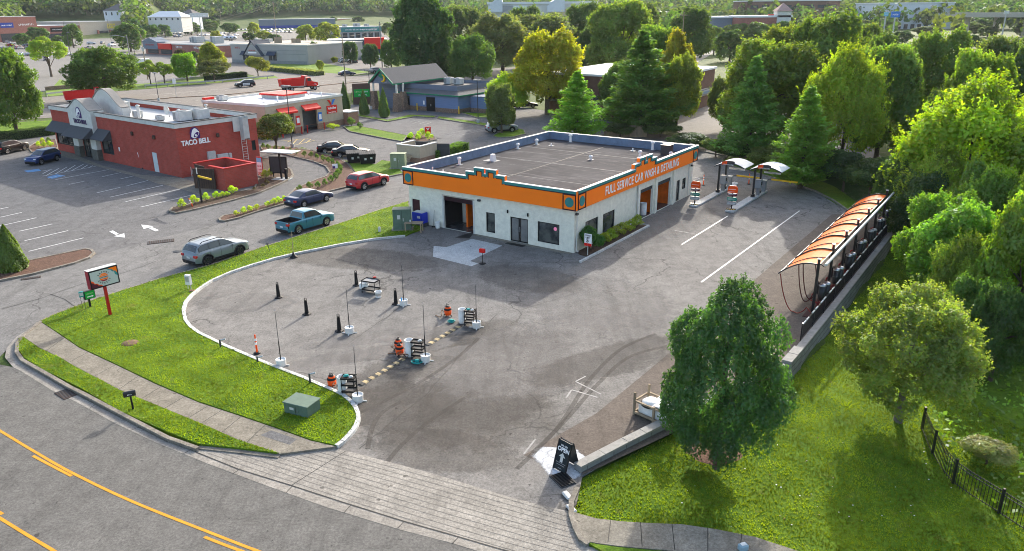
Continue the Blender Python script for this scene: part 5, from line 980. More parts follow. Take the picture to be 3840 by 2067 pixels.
    for sd in (1, -1):
        q = MB(); zz = zt_-.30 if kind != 'truck' else .85; q.box(x0-.005, x0+.22, sd*hw*.60, sd*hw*.93, zz, zz+.2, MATS['tail'], .03); parts.append(('taillight', q))
        q = MB(); zz = interp(K['top'], x1-.2)-.2; q.box(x1-.32, x1-.03, sd*hw*.55, sd*hw*.90, zz-.02, zz+.13, MATS['lamp'], .03); parts.append(('headlight', q))
        q = MB(); q.box(.72 if kind != 'truck' else .9, .86 if kind != 'truck' else 1.04, sd*(hw+.0), sd*(hw+.18), 1.0 if kind != 'sedan' else .93, 1.14 if kind != 'sedan' else 1.05, pm, .03); parts.append(('mirror', q))
    q = MB(); q.box(x0-.03, x0+.12, -hw*.82, hw*.82, .34, .52, MATS['trim_black'], .03); parts.append(('bumper', q)); q = MB(); q.box(x1-.12, x1+.03, -hw*.8, hw*.8, .34, .56, MATS['trim_black'], .03); parts.append(('bumper', q))
    q = MB(); q.box(x0-.02, x0, -.17, .17, .66, .80, MATS['plate']); parts.append(('licence_plate', q))
    if rack:
        for sd in (1, -1):
            q = MB(); q.tube([(-1.7, sd*hw*.70, 1.68), (-1.5, sd*hw*.7, 1.80), (-.2, sd*hw*.7, 1.83), (.2, sd*hw*.7, 1.72)], .028, MATS['trim_black'], 6); parts.append(('roof_rail', q))
    if kind == 'suv':      # black cladding round the arches and along the sill
        for cx in xw:
            for sd in (1, -1):
                q = MB(); pts = [(cx+(Rw+.085)*math.cos(R(a_)), sd*(hw*.985), zc+(Rw+.085)*math.sin(R(a_))) for a_ in range(0, 181, 15)]; q.tube(pts, .045, MATS['trim_black'], 5); parts.append(('wheel_arch', q))
        for sd in (1, -1): q = MB(); q.box(-.95, .95, sd*hw*.93, sd*hw*.995, .30, .46, MATS['trim_black']); parts.append(('side_sill', q))
    # door seams
    q = MB()
    for xx in (K['sw'][-1][0]-.04, K['sw'][-1][1]+.12, K['sw'][0][0]-.03 if kind != 'suv' else K['sw'][1][0]-.04):
        for sd in (1, -1): q.box(xx-.006, xx+.006, sd*(hw*.99), sd*(hw*1.003), .42, interp(K['top'], xx)-.05, MATS['trim_black'])
    parts.append(('door_seam', q))
    if extra: parts += extra
    wheels = []
    for c in xw:
        for sd in (1, -1):
            wp = (c, sd*(hw-.11), Rw); ty = MB(); ty.lathe((0, 0, 0), [(Rw*.62, -.105), (Rw*.9, -.11), (Rw, -.07), (Rw, .07), (Rw*.9, .11), (Rw*.62, .105)], MATS['tyre'], 22, 'y'); ri = MB(); ri.lathe((0, 0, 0), [(Rw*.62, sd*.09), (Rw*.58, sd*.07), (Rw*.55, sd*.04), (.01, sd*.045)], MATS['trim_black'], 22, 'y')
            for i in range(5):
                a = 2*math.pi*i/5; d = Vector((math.cos(a), 0, math.sin(a))); n2 = Vector((-d.z, 0, d.x)); w0, w1 = .045, .06
                ri.slab([d*.04+n2*w0+Vector((0, sd*.06, 0)), d*Rw*.6+n2*w1+Vector((0, sd*.075, 0)), d*Rw*.6-n2*w1+Vector((0, sd*.075, 0)), d*.04-n2*w0+Vector((0, sd*.06, 0))], (0, sd*.02, 0), MATS[rimm])
            ri.lathe((0, 0, 0), [(Rw*.63, sd*.07), (Rw*.63, sd*.108), (Rw*.57, sd*.1), (Rw*.57, sd*.07)], MATS[rimm], 22, 'y'); wheels.append((wp, ty, ri))
    if simple:
        for nm, m_ in parts:
            for f, mi, sm in zip(m_.f, m_.m, m_.sm): b.add([m_.v[i] for i in f], [list(range(len(f)))], m_.mats[mi], sm)
        for wp, ty, ri in wheels:
            for m_ in (ty, ri):
                for f, mi, sm in zip(m_.f, m_.m, m_.sm): b.add([(m_.v[i][0]+wp[0], m_.v[i][1]+wp[1], m_.v[i][2]+wp[2]) for i in f], [list(range(len(f)))], m_.mats[mi], sm)
        bpy.data.objects.remove(t); o = b.build(name); o.location = p; o.rotation_euler = (0, 0, rz); return tag(o, label, cat, group)
    b.build('body', t)
    for nm, m_ in parts: m_.build(nm, t)
    for wp, ty, ri in wheels:
        e = thing('wheel', None, None, wp); e.parent = t; ty.build('tyre', e); ri.build('rim', e)
    return t
def between(rear, front):   # car centre and heading from the photo positions of its near-side wheels
    a, c = G(*rear), G(*front); d = (c-a).normalized(); return (a+c)/2, math.atan2(d.y, d.x)
def onwheels(rear, front, side=1, hw=.83):
    p, rz = between(rear, front); return p+Vector((-math.sin(rz), math.cos(rz), 0))*hw*side, rz
r3 = lambda X, Y: (603.8+.2418*X, 322+.2418*Y)
p, rz = onwheels(z4(1570, 618), z4(1810, 543)); car('suv', 'silver', 'silver grey three row SUV with black roof rails driving up the access road', p, rz, 'cars on the access road', 'suv', 'suv', True, rimm='rim_dark')
p, rz = onwheels(r3(612, 1103), r3(898, 1018)); car('truck', 'teal', 'teal blue crew cab pickup truck with open bed on the access road', p, rz, 'cars on the access road', 'pickup truck', 'pickup_truck', rimm='rim')
p, rz = onwheels(r3(665, 830), r3(902, 765)); car('sedan', 'dkblue', 'dark navy sedan beside the planted island on the access road', p, rz, 'cars on the access road', 'car', 'sedan')
p, rz = onwheels(r3(1298, 647), r3(1484, 600)); car('suv', 'red', 'bright red compact SUV next to the reddish mulch bed', p, rz, 'cars on the access road', 'suv', 'suv')
car('suv', 'blue', 'dark blue SUV with white roof parked by the accessible bay', *onwheels((98, 417), (152, 403), 1)[:2], 'cars at the restaurant', 'suv', 'suv')
for o in bpy.data.objects:
    if o.get('label', '').startswith('dark blue SUV with white'): o.rotation_euler.z += math.pi; o.scale = (.93, .93, .95); BL_ = o
b = MB(); K = KINDS['suv']; b.box(-1.95, .3, -.62, .62, 1.66, 1.735, MATS['paint_white'], .04); b.build('roof', BL_)
p, rz = onwheels((15, 392), (56, 383), 1); car('suv', 'black', 'black minivan cut off by the left edge beside the lawn', G(28, 383), rz, 'cars at the restaurant', 'suv', 'suv')
DO = math.atan2(*(G(905, 372)-G(842, 388)).yx)
p, rz = onwheels((848, 396), (905, 384)); car('sedan', 'black', 'black sedan with small rear spoiler, left of the old black coupe', G(846, 383), TYAW+R(48), 'cars behind the restaurant', 'car', 'sedan')
car('sedan', 'black', 'older black sedan with silver wheels parked beside the two black dumpsters', G(884, 393), TYAW+R(48), 'cars behind the restaurant', 'car', 'sedan')
car('suv', 'silver', 'silver crossover under the round tree by the grass island', G(1262, 332), TYAW+R(55), 'cars by the blue building', 'suv', 'suv')
car('sedan', 'black', 'black car behind the round tree, in the shade of the big yellow tree', G(1320, 271), TYAW+R(50), 'cars by the blue building', 'car', 'sedan')
# police car and passing traffic on the highway
hd = math.atan2(*(G(800, 222)-G(560, 238)).yx)
px_ = []
q = MB(); q.box(-.15, .05, -.6, .6, 1.70, 1.80, MATS['lamp'], .03); px_.append(('light_bar', q)); q = MB()
for sd in (1, -1): q.box(-.95, .75, sd*.935, sd*.95, .45, 1.0, MATS['paint_white'], .0)
px_.append(('door_panel', q)); q = MB(); q.box(-1.9, .2, -.6, .6, 1.67, 1.70, MATS['paint_white']); px_.append(('roof_panel', q))
pc = car('suv', 'black', 'black and white police SUV with roof light bar on the highway', G(617, 219), hd+math.pi, None, 'police car', 'police_car', extra=px_)
q = MB(); [q.box(-.8+k*.13, -.8+k*.13+random.uniform(.05, .1), .951, .957, .66, .66+random.uniform(.1, .2), MATS['paint_navy']) for k in range(11)]; q.build('lettering', pc)
car('sedan', 'navy', 'dark blue grey sedan on the far lane beside the utility pole', G(873, 190), hd, 'cars on the highway', 'car', 'sedan')
car('suv', 'grey', 'grey SUV on the highway half behind the gabled blue building', G(950, 184), hd, 'cars on the highway', 'suv', 'suv', simple=True)
def dump_truck(p, rz, label):
    t = thing('dump_truck', label, 'dump truck', p, rz); rd = MATS['bright_red']; b = MB()
    b.box(-3.9, 3.9, -.5, .5, .75, 1.05, MATS['trim_black']); b.build('chassis', t); b = MB()
    v = [(-4.2, 1.25, 1.25), (1.3, 1.25, 1.15), (1.3, 1.25, 2.9), (-4.2, 1.25, 2.7)]
    for s_ in (1, -1): b.slab([(x, s_*y, z) for x, y, z in v], (0, -s_*.08, 0), rd)
    b.slab([(-4.2, -1.17, 1.25), (-4.2, 1.17, 1.25), (-4.35, 1.17, 2.75), (-4.35, -1.17, 2.75)], (.08, 0, 0), rd); b.box(1.2, 1.3, -1.17, 1.17, 1.15, 3.3, rd); b.box(-4.2, 1.2, -1.17, 1.17, 1.15, 1.3, rd); b.box(1.3, 2.1, -1.17, 1.17, 3.2, 3.3, rd)
    for i in range(6):
        for s_ in (1, -1): b.box(-3.8+i*.95, -3.7+i*.95, s_*1.25, s_*1.3, 1.2, 2.72, rd)
    b.box(-4.2, 1.3, -1.3, 1.3, 1.0, 1.15, MATS['steel']); b.build('tipper_body', t); b = MB()
    b.box(1.7, 3.0, -1.05, 1.05, 1.0, 2.1, rd, .06); b.slab([(1.75, -1.0, 2.1), (2.95, -1.0, 2.1), (2.7, -.9, 2.85), (1.8, -.9, 2.85)], (0, 1.95, 0), rd)
    b.slab([(3.0, -.75, 1.05), (4.5, -.7, 1.0), (4.5, -.7, 1.65), (3.0, -.8, 2.05)], (0, 1.5, 0), rd); b.box(3.0, 4.1, -1.15, -.72, .85, 1.25, rd, .08); b.box(3.0, 4.1, .72, 1.15, .85, 1.25, rd, .08); b.build('cab', t)
    b = MB(); b.slab([(2.98, -.9, 2.12), (2.76, -.8, 2.75), (2.76, .8, 2.75), (2.98, .9, 2.12)], (.02, 0, 0), MATS['glass']); b.build('windshield', t)
    for s_ in (1, -1): b = MB(); b.slab([(1.9, s_*.98, 2.1), (2.85, s_*.98, 2.1), (2.65, s_*.93, 2.75), (1.95, s_*.93, 2.75)], (0, s_*.04, 0), MATS['glass']); b.build('side_window', t)
    b = MB(); b.box(4.5, 4.56, -.6, .6, 1.0, 1.55, MATS['steel']); b.build('grille', t); b = MB(); b.box(4.5, 4.75, -1.1, 1.1, .5, .85, MATS['steel'], .04); b.build('bumper', t)
    for s_ in (1, -1): b = MB(); b.cyl((1.5, s_*.95, 1.1), (1.5, s_*.95, 3.3), .08, .08, MATS['steel'], 8); b.build('exhaust', t); b = MB(); b.box(3.6, 3.75, s_*.75, s_*1.1, 1.25, 1.45, MATS['lamp']); b.build('headlight', t)
    for x in (3.55, -1.9, -3.1, .2):
        for s_ in (1, -1):
            if x == .2: b = MB(); b.cyl((-.2, s_*.8, .9), (.9, s_*.8, .9), .3, .3, MATS['steel'], 12); b.build('fuel_tank', t); continue
            e = thing('wheel', None, None, (x, s_*1.0, .5)); e.parent = t; b = MB(); b.lathe((0, 0, 0), [(.28, -.16), (.46, -.16), (.5, -.1), (.5, .1), (.46, .16), (.28, .16)], MATS['tyre'], 20, 'y'); b.build('tyre', e); b = MB(); b.lathe((0, 0, 0), [(.28, s_*.14), (.2, s_*.1), (.08, s_*.18), (.01, s_*.18)], MATS['rim'], 16, 'y'); b.build('rim', e)
    b = MB(); b.tube([(.9, -1.32, 1.1), (1.35, -1.32, 3.1)], .07, MATS['steel'], 6); b.build('strut', t); return t
dump_truck(G(752, 228), hd, 'bright red dump truck on the highway behind the oil change shop'); dump_truck(G(226, 262), hd, 'red dump truck body seen above the curved tower of the taco restaurant')
# far parked cars, one mesh each
simp = {}
for kd, co in (('sedan', 'white'), ('suv', 'white'), ('sedan', 'silver'), ('suv', 'black'), ('truck', 'grey'), ('sedan', 'navy'), ('suv', 'red')):
    simp[kd, co] = car(kd, co, 'x', (0, -60, -30), 0, None, 'car', 'parked_car', simple=True)
def fcar(kd, co, u, v, rz, label, group): c = clone(simp[kd, co], G(u, v), rz, label); c['group'] = group; c.name = 'parked_car'; c['category'] = 'car'
for u, v, kd, co, lab in ((75, 93*1.33, 'sedan', 'navy', 'dark blue car left of the pale green tree at the mall'), (258, 110, 'sedan', 'silver', 'silver car at the left end of the mall parking row'), (284, 113, 'truck', 'grey', 'dark pickup next to the silver car at the mall'), (230, 112, 'suv', 'white', 'white car behind the tall pale green tree'), (60, 140, 'sedan', 'white', 'white car half hidden by the big left tree'), (118, 152, 'suv', 'white', 'white SUV under the pale green tree'), (488, 186, 'sedan', 'white', 'white car parked behind the dark clipped hedge'), (838, 143, 'suv', 'black', 'dark SUV at the left end of the row by the dark building'), (848, 147, 'sedan', 'navy', 'blue car second in the row by the dark building'), (856, 154, 'suv', 'white', 'white SUV by the dark building with black hood'), (868, 158, 'suv', 'silver' if False else 'white', 'white car between the two round parking lot trees'), (893, 158, 'truck', 'grey', 'grey pickup parked under the round tree'), (915, 150, 'sedan', 'white', 'white car behind the right round tree'), (823, 140, 'suv', 'black', 'black SUV beside the grey chiropractic building'), (930, 158, 'suv', 'black', 'black SUV right of the round trees'), (955, 152, 'sedan', 'white', 'white sedan near the tall concrete pole'), (1690, 157, 'suv', 'black', 'dark SUV in the bright lot behind the trees'), (1722, 158, 'sedan', 'white', 'white car in the bright lot behind the trees'), (1716, 143, 'truck', 'grey', 'grey pickup at the back of the bright lot')):
    fcar(kd, co, u, v, hd+random.choice([0, R(70), R(80)]), lab, 'cars parked at the far shops')
for k in range(74):
    u = random.choice([random.uniform(0, 330), random.uniform(0, 120), random.uniform(440, 640)]); fcar(*random.choice(list(simp)), u, random.choice([104, 108, 112, 117, 124, 140]) if u < 330 else random.choice([86, 90, 94]), R(75), 'car parked in the open lots before the mall and behind the brick shops', 'cars parked in the mall lots')
i = 0
for row, (v, u0, u1, n_) in enumerate(((72, 600, 740, 15), (77, 600, 745, 14), (68, 596, 650, 7), (82, 640, 740, 10), (64, 600, 640, 6))):
    for k in range(n_):
        i += 1; u = u0+(u1-u0)*k/n_; fcar(*random.choice([('sedan', 'white'), ('suv', 'white'), ('truck', 'grey'), ('sedan', 'silver'), ('suv', 'white')]), u, v+random.uniform(-.8, .8), R(80), 'light coloured car in the packed dealership rows beyond the shops', 'cars in the dealership rows')
for row, v in enumerate((31, 34, 38)):
    for k in range(26): u = 2140+14*k+row*5; fcar(*random.choice([('sedan', 'white'), ('suv', 'white'), ('suv', 'white')]), u, v+k*.12, R(70), 'white car in the far dealership lot at the top right', 'cars at the far top right dealership')
# ================================================================= things standing about
def single(name, b, label, cat, p, rz=0, group=None): o = b.build(name); o.location = p; o.rotation_euler = (0, 0, rz); return tag(o, label, cat, group)
M('cab_green', (.10, .15, .115), .6, var=.14, vs=3); M('cab_green2', (.20, .24, .15), .6, var=.12, vs=3); M('orange_plastic', (.80, .085, .008), .4, var=.06); M('white_plastic', (.68, .68, .66), .45, var=.12, vs=4); M('hose_brown', (.16, .085, .05), .6, var=.2); M('teal_plastic', (.02, .28, .26), .5, var=.1); M('rust_red', (.16, .02, .018), .6, var=.2)
M('pale_lime', (.35, .6, .25), .5, var=0)
def illeg(par, x0, x1, z, h, m_, y):     # lettering too small to read in the photo: uneven strokes
    b = MB(); x = x0
    while x < x1-h*.2:
        w_ = h*random.uniform(.25, .6); b.box(x, min(x1, x+w_*.35), y-.004, y, z-h/2, z+h/2*random.uniform(.4, 1), W[m_]); b.box(x, min(x1, x+w_), y-.004, y, z-h*random.uniform(-.1, .5), z-h*random.uniform(-.1, .5)+h*.2, W[m_]); x += w_+h*.18
    return b.build('lettering', par)
# black channelizer posts
def channelizer(p, label):
    t = thing('channelizer_post', label, 'channelizer', p, random.uniform(0, 1), 'black channelizer posts on the lot'); b = MB()
    b.cyl((0, 0, .05), (0, 0, .95), .13, .085, W['black'], 12); b.tube([(-.06, 0, .94), (-.06, 0, 1.05), (0, 0, 1.09), (.06, 0, 1.05), (.06, 0, .94)], .022, W['black'], 6); b.build('post', t)
    b = MB(); b.lathe((0, 0, 0), [(.27, 0), (.27, .05), (.15, .09), (.01, .09)], W['black'], 6, smooth=False); b.build('base', t)
for u, v, l in ((701, 749, 'farthest left of the black channelizer posts'), (772, 791, 'black channelizer post in the middle of the left bay'), (854, 833, 'black channelizer post beside the white bucket pole nearest the left kerb'), (897, 718, 'black channelizer post behind the long black cart'), (996, 765, 'black channelizer post beside the bucket pole with the blue bottle')): channelizer(G(u, v), l)
# poles set in white concrete-filled buckets
def bucket_pole(p, h, label, bottle=False):
    t = thing('bucket_pole', label, 'pole', p, 0, 'poles standing in white buckets'); b = MB(); b.lathe((0, 0, 0), [(.01, 0), (.235, 0), (.25, .03), (.265, .36), (.27, .38), (.245, .38), (.235, .33), (.01, .33)], W['white_plastic'], 20); b.build('bucket', t)
    b = MB(); b.cyl((0, 0, .33), (0, 0, h*.45), .028, .026, W['black'], 8); b.cyl((0, 0, h*.45), (.01, 0, h*.97), .017, .014, W['dkgrey'], 8); b.ball((.01, 0, h), .03, W['grey']); b.build('pole', t)
    b = MB()
    for a in (0, 1.57): b.tube([(-.42*math.cos(a), -.42*math.sin(a), .03), (.42*math.cos(a), .42*math.sin(a), .03)], .03, W['white_plastic'], 6)
    b.build('foot', t)
    if bottle:
        b = MB(); b.lathe((0, 0, 0), [(.01, 0), (.05, 0), (.05, .15), (.02, .19), (.02, .24), (.01, .24)], M('bottle_blue', (.1, .35, .65), .3, var=0), 10); single('bottle', b, 'blue and white bottle standing on a bucket rim', 'bottle', p+Vector((-.13, -.05, .33)))
for i, (u, v, ut, vt, l) in enumerate(((708, 920, 695, 782, 'bucket pole nearest the orange and white marker post'), (880, 838, 872, 725, 'bucket pole beside the middle black channelizer post'), (1016, 768, 1008, 665, 'bucket pole with a blue bottle on its bucket'), (1071, 909, 1061, 762, 'tall bucket pole beside the cart with two shop vacuums'), (1199, 824, 1195, 715, 'bucket pole farthest right, at the end of the striped ramp'), (901, 1010, 888, 870, 'bucket pole at the tip of the white kerb'))):
    bucket_pole(G(u, v), trunkless_hgt(u, v, vt), l, i == 2)
# service carts, barrels, shop vacuums
def cart(p, rz, label, L_=.62, D_=.42, h=.95, shelves=3, group='rolling carts on the lot', top='black'):
    t = thing('utility_cart', label, 'cart', p, rz, group); 
    for sx in (-1, 1):
        for sy in (-1, 1): b = MB(); b.cyl((sx*L_/2, sy*D_/2, .1), (sx*L_/2, sy*D_/2, h), .02, .02, W['black'], 6); b.build('leg', t); b = MB(); b.lathe((sx*L_/2, sy*D_/2, .055), [(.01, -.02), (.055, -.02), (.055, .02), (.01, .02)], W['dkgrey'], 10, 'y'); b.build('wheel', t)
    for k in range(shelves):
        z = .2+(h-.26)*k/(shelves-1); b = MB(); b.box(-L_/2-.03, L_/2+.03, -D_/2-.03, D_/2+.03, z, z+.03, W['black']); 
        for a in ((-L_/2-.03, L_/2+.03, -D_/2-.03, -D_/2-.01), (-L_/2-.03, L_/2+.03, D_/2+.01, D_/2+.03), (-L_/2-.03, -L_/2-.01, -D_/2, D_/2), (L_/2+.01, L_/2+.03, -D_/2, D_/2)): b.box(*a, z+.03, z+.09, W['black'])
        b.box(-L_/2, L_/2, -D_/2, D_/2, z+.031, z+.036, W['dkgrey' if k < shelves-1 else top]); b.build('shelf', t)
    b = MB(); b.tube([(L_/2, -D_/2, h-.02), (L_/2+.12, -D_/2, h+.08), (L_/2+.12, D_/2, h+.08), (L_/2, D_/2, h-.02)], .015, W['black'], 6); b.build('handle', t); return t
cart(G(934, 735), YAW+R(12), 'long low black cart with grey top between white tubs', 1.0, .62, .85, 2, top='grey')
cart(G(1183, 818), YAW+R(20), 'three shelf black cart at the right end of the striped ramp', .55, .4)
cart(G(1053, 901), YAW+R(20), 'three shelf black cart beside the two stacked shop vacuums', .6, .4, 1.0)
cart(G(880, 992), YAW+R(30), 'cluttered black cart with green cloth near the white kerb tip', .6, .42)
def barrel(p, r, h, label, group='white drums and tubs', ww=1.1, name='plastic_drum', cat='drum'):
    b = MB(); b.lathe((0, 0, 0), [(.01, 0), (r*.9, 0), (r*.95, .02), (r, h*.33), (r*.98, h*.34), (r*1.02, h*.66), (r, h*.67), (r*ww*.93, h-.03), (r*ww*.97, h), (r*ww*.85, h), (r*ww*.8, h*.3), (.01, h*.28)], W['white_plastic'], 20); return single(name, b, label, cat, p, 0, group)
barrel(G(1163, 812), .22, .9, 'tall white drum at the right end of the striped ramp'); barrel(G(1031, 895), .24, .95, 'tall white drum between the shop vacuums and the cart'); barrel(G(863, 988), .23, .9, 'tall white drum beside the cart at the kerb tip'); barrel(G(918, 728), .26, .5, 'white tub behind the long black cart', ww=1.15); barrel(G(952, 748), .2, .42, 'white tub in front of the long black cart', ww=1.25); barrel(G(910, 726), .15, .4, 'small white tub at the left of the long cart')
barrel(CW(-13.25, -.35), .2, .55, 'white bucket beside the garage opening'); barrel(CW(1.2-13, 2.2), .2, .8, 'white canister inside the garage opening', None); barrel(CW(-.55, 13.2), .3, 1.1, 'white drum in the left side bay of the car wash', None)
def vac(p, rz, label, hose=1):
    t = thing('shop_vacuum', label, 'vacuum cleaner', p, rz, 'orange shop vacuums'); b = MB(); b.lathe((0, 0, .1), [(.01, 0), (.19, 0), (.215, .1), (.22, .32), (.01, .32)], W['orange_plastic'], 20); b.build('drum', t)
    b = MB(); b.lathe((0, 0, .42), [(.23, 0), (.23, .05), (.17, .10), (.15, .2), (.1, .24), (.01, .25)], W['black'], 18); b.build('lid', t); b = MB(); b.lathe((0, 0, .52), [(.175, 0), (.16, .09), (.15, .09)], W['orange_plastic'], 18); b.build('motor_cover', t); b = MB(); b.tube([(-.1, 0, .62), (-.08, 0, .74), (.08, 0, .74), (.1, 0, .62)], .02, W['black'], 6); b.build('handle', t)
    b = MB()
    for k in range(4): a = R(45+90*k); b.tube([(.15*math.cos(a), .15*math.sin(a), .1), (.25*math.cos(a), .25*math.sin(a), .06)], .03, W['black'], 6); b.ball((.26*math.cos(a), .26*math.sin(a), .04), .04, W['black'])
    b.build('caster', t)
    if hose: b = MB(); b.tube([(-.2*math.cos(s), .1*math.sin(s)-.0, .35) if False else (-.22-.5*s/6.3, .28*math.sin(s*1.3), .32*max(.12, math.cos(s*.3))) for s in [i*.35 for i in range(19)]], .025, W['hose_brown'], 6); b.build('hose', t)
vac(G(1127, 795), R(20), 'lone orange shop vacuum with loose brown hose'); vac(G(1006, 894), R(120), 'orange shop vacuum in front of another beside the white drum'); vac(G(1003, 880), R(70), 'orange shop vacuum behind the first one, hoses coiled on top'); vac(G(836, 973), R(150), 'orange shop vacuum at the white kerb tip', 1)
for u, v, r_, l in ((1135, 811, .22, 'teal hose reel left of the striped ramp end'), (1049, 913, .3, 'tangled teal hose under the cart')):
    b = MB(); b.tube([(r_*(1-.0*i)*math.cos(i*.5)*random.uniform(.8, 1.1), r_*.8*math.sin(i*.5)*random.uniform(.8, 1.1), .05+.01*(i % 7)) for i in range(44)], .022, W['teal_plastic'], 5); b.box(-.1, .12, -.1, .1, .02, .2, W['teal_plastic'], .03); single('hose_coil', b, l, 'hose', G(u, v))
def folded(p, c, s, label, cat='cloth'):
    b = MB(); b.box(-s, s, -s*.7, s*.7, 0, .05, W[c], .02); b.box(-s*.6, s*.8, -s*.4, s*.5, .05, .08, W[c], .02); single('folded_cloth', b, label, cat, p, .4)
folded(G(880, 992)+Vector((-.12, .05, .96)), 'teal_plastic', .13, 'green cloth on top of the cart at the kerb tip'); folded(G(1183, 818)+Vector((-.1, .04, .96)), 'teal_plastic', .12, 'green cloth on the cart at the right ramp end'); folded(G(1183, 818)+Vector((.14, -.03, .96)), 'white_plastic', .1, 'white cloth on the cart at the right ramp end'); folded(G(1053, 901)+Vector((.12, -.02, 1.01)), 'white_plastic', .11, 'white cloth on the cart beside the stacked vacuums'); folded(G(880, 992)+Vector((.14, -.06, .96)), 'white_plastic', .1, 'white cloth on the cart at the kerb tip'); folded(G(936, 732)+Vector((.2, .15, .88)), 'red_paint', .12, 'red cloth on the long low cart')
# striped cable ramps
def ramp_strip(a, c, label):
    d = c-a; L_ = d.length; n_ = int(L_/.24); t = thing('cable_ramp', label, 'speed bump', a, math.atan2(d.y, d.x), 'striped cable ramps'); b = MB(); y_ = MB()
    pr = [(-.17, 0), (-.11, .045), (.11, .045), (.17, 0)]
    for k in range(n_):
        x0, x1 = L_*k/n_, L_*(k+1)/n_; v = [(x, y, z+.004) for x in (x0, x1) for y, z in pr]
        (y_ if k % 2 else b).add(v, [(0, 1, 5, 4), (1, 2, 6, 5), (2, 3, 7, 6), (0, 1, 2, 3), (4, 5, 6, 7)], M('ramp_yellow', (.36, .28, .15), .7, var=.5, vs=8) if k % 2 else M('ramp_black', (.05, .05, .048), .8, var=.4, vs=6))
    b.build('rubber_section', t); y_.build('yellow_section', t)
ramp_strip(G(1074, 869), G(1160, 818), 'striped cable ramp between the two right hand carts'); ramp_strip(G(906, 969), G(1021, 899), 'striped cable ramp nearest the white kerb')
# orange marker posts
def marker(p, label, h=1.05):
    t = thing('marker_post', label, 'marker post', p, 0, 'orange marker posts'); b = MB(); b.lathe((0, 0, 0), [(.2, 0), (.2, .05), (.1, .08), (.01, .08)], W['black'], 10); b.build('base', t)
    b = MB(); b.lathe((0, 0, .08), [(.055, 0), (.05, h-.2), (.03, h-.14), (.05, h-.08), (.04, h-.02), (.01, h)], W['orange_plastic'], 12); o = b.build('post', t)
    for z in (h*.5, h*.72): b = MB(); b.cyl((0, 0, z), (0, 0, z+.14), .056, .055, W['text_white'], 12); b.build('reflective_band', o)
marker(G(647, 889), 'orange and white marker post inside the white kerb at the left'); marker(CW(3.3, 30.5), 'orange marker post by the yellow barrier arm'); marker(CW(-.5, 26.5+1), 'orange marker post behind the far corner of the car wash'); marker(G(486, 522), 'tilted orange marker post among the yellow green shrubs', .9)
for o in bpy.data.objects:
    if o.get('label', '').startswith('tilted orange'): o.rotation_euler = (.05, -.3, 0)
# pipes / small lamps at the kerb
for u, v, vt, l in ((556, 878, 855, 'short grey spigot post by the kerb at the left'), (649, 916, 898, 'short spigot post nearest the orange marker'), (781, 969, 940, 'short dark spigot post left of the kerb tip')):
    h = trunkless_hgt(u, v, vt); b = MB(); b.cyl((0, 0, 0), (0, 0, h), .05, .05, W['dkgrey'], 8); b.cyl((-.04, 0, h-.05), (.3, .05, h+.02), .04, .05, W['galv'], 8); single('spigot_post', b, l, 'spigot', G(u, v), 0, 'short posts along the kerb')
b = MB(); b.cyl((-.12, 0, 0), (-.12, 0, .5), .03, .03, W['galv'], 6); b.cyl((.12, 0, 0), (.12, 0, .5), .03, .03, W['galv'], 6); b.box(-.2, .2, -.12, .12, .45, 1.15, W['white_plastic'], .02); b.box(-.15, .15, -.14, -.12, .7, 1.05, W['galv']); single('meter_box', b, 'white electric meter box on two posts beside the curved kerb', 'meter box', G(478, 732), R(-20))
b = MB(); b.box(-.16, .16, -.1, .1, 0, .2, W['brick_tan'], .01); single('brick_block', b, 'loose brick lying by the white meter box', 'brick', G(484, 737))
b = MB(); b.cyl((0, 0, 0), (.02, 0, 2.05), .03, .025, W['wood'], 6); b.lathe((0, 0, 0), [(.3, 0), (.28, .08), (.12, .2), (.06, .42), (.01, .42)], W['black'], 12); b.box(-.14, .14, -.01, .01, 1.75, 1.8, W['wood']); single('base_pole', b, 'thin wooden pole in a black base on the white kerb', 'pole', G(739, 648))
b = MB(); b.tube([(0, 0, 0), (-.15, 0, .75)], .02, W['dkgrey'], 6); b.box(-.25, -.05, -.02, .02, .68, .76, W['dkgrey']); single('ground_stake', b, 'small dark leaning stake in the grass near the pickup', 'stake', G(680, 636))
# main sign
sg = thing('pole_sign', 'red framed car wash sign with round badge on a red post', 'sign', G(282, 798), R(53.5))
b = MB(); b.box(-.075, .075, .1, .25, -.1, 2.1, W['red_paint']); b.build('post', sg); b = MB(); b.box(-.86, .88, 0, .42, 2.03, 3.17, M('maroon', (.30, .015, .03), .5, var=.06)); 
b.build('frame', sg); b = MB()
for a in ((-.861, .881, -.012, 0, 2.028, 2.10), (-.861, .881, -.012, 0, 3.09, 3.172), (-.861, -.79, -.012, 0, 2.1, 3.09), (.81, .881, -.012, 0, 2.1, 3.09)): b.box(*a, W['black'])
b.build('border', sg); b = MB(); b.box(-.79, .81, -.006, 0, 2.1, 3.09, M('sign_cream', (.46, .50, .46), .5, var=.04)); b.box(-.87, .89, .0, .43, 3.172, 3.2, W['offwhite']); o = b.build('panel', sg)
def blob(pts, m, y=-.012, par=o):
    k = MB(); k.slab([(x, y, z) for x, z in pts], (0, .004, 0), m); return k.build('artwork', par)
def wavy(pts, n_=6): return pts
blob([(-.79, 2.1), (-.15, 2.1), (-.22, 2.2), (-.36, 2.22), (-.45, 2.33), (-.6, 2.36), (-.66, 2.5), (-.79, 2.58)], W['orange_plastic']); blob([(-.79, 2.1), (-.2, 2.1), (-.3, 2.17), (-.42, 2.2), (-.5, 2.31), (-.62, 2.32), (-.7, 2.42), (-.79, 2.46)], M('maroon2', (.09, .015, .03), .5, var=0), -.017)
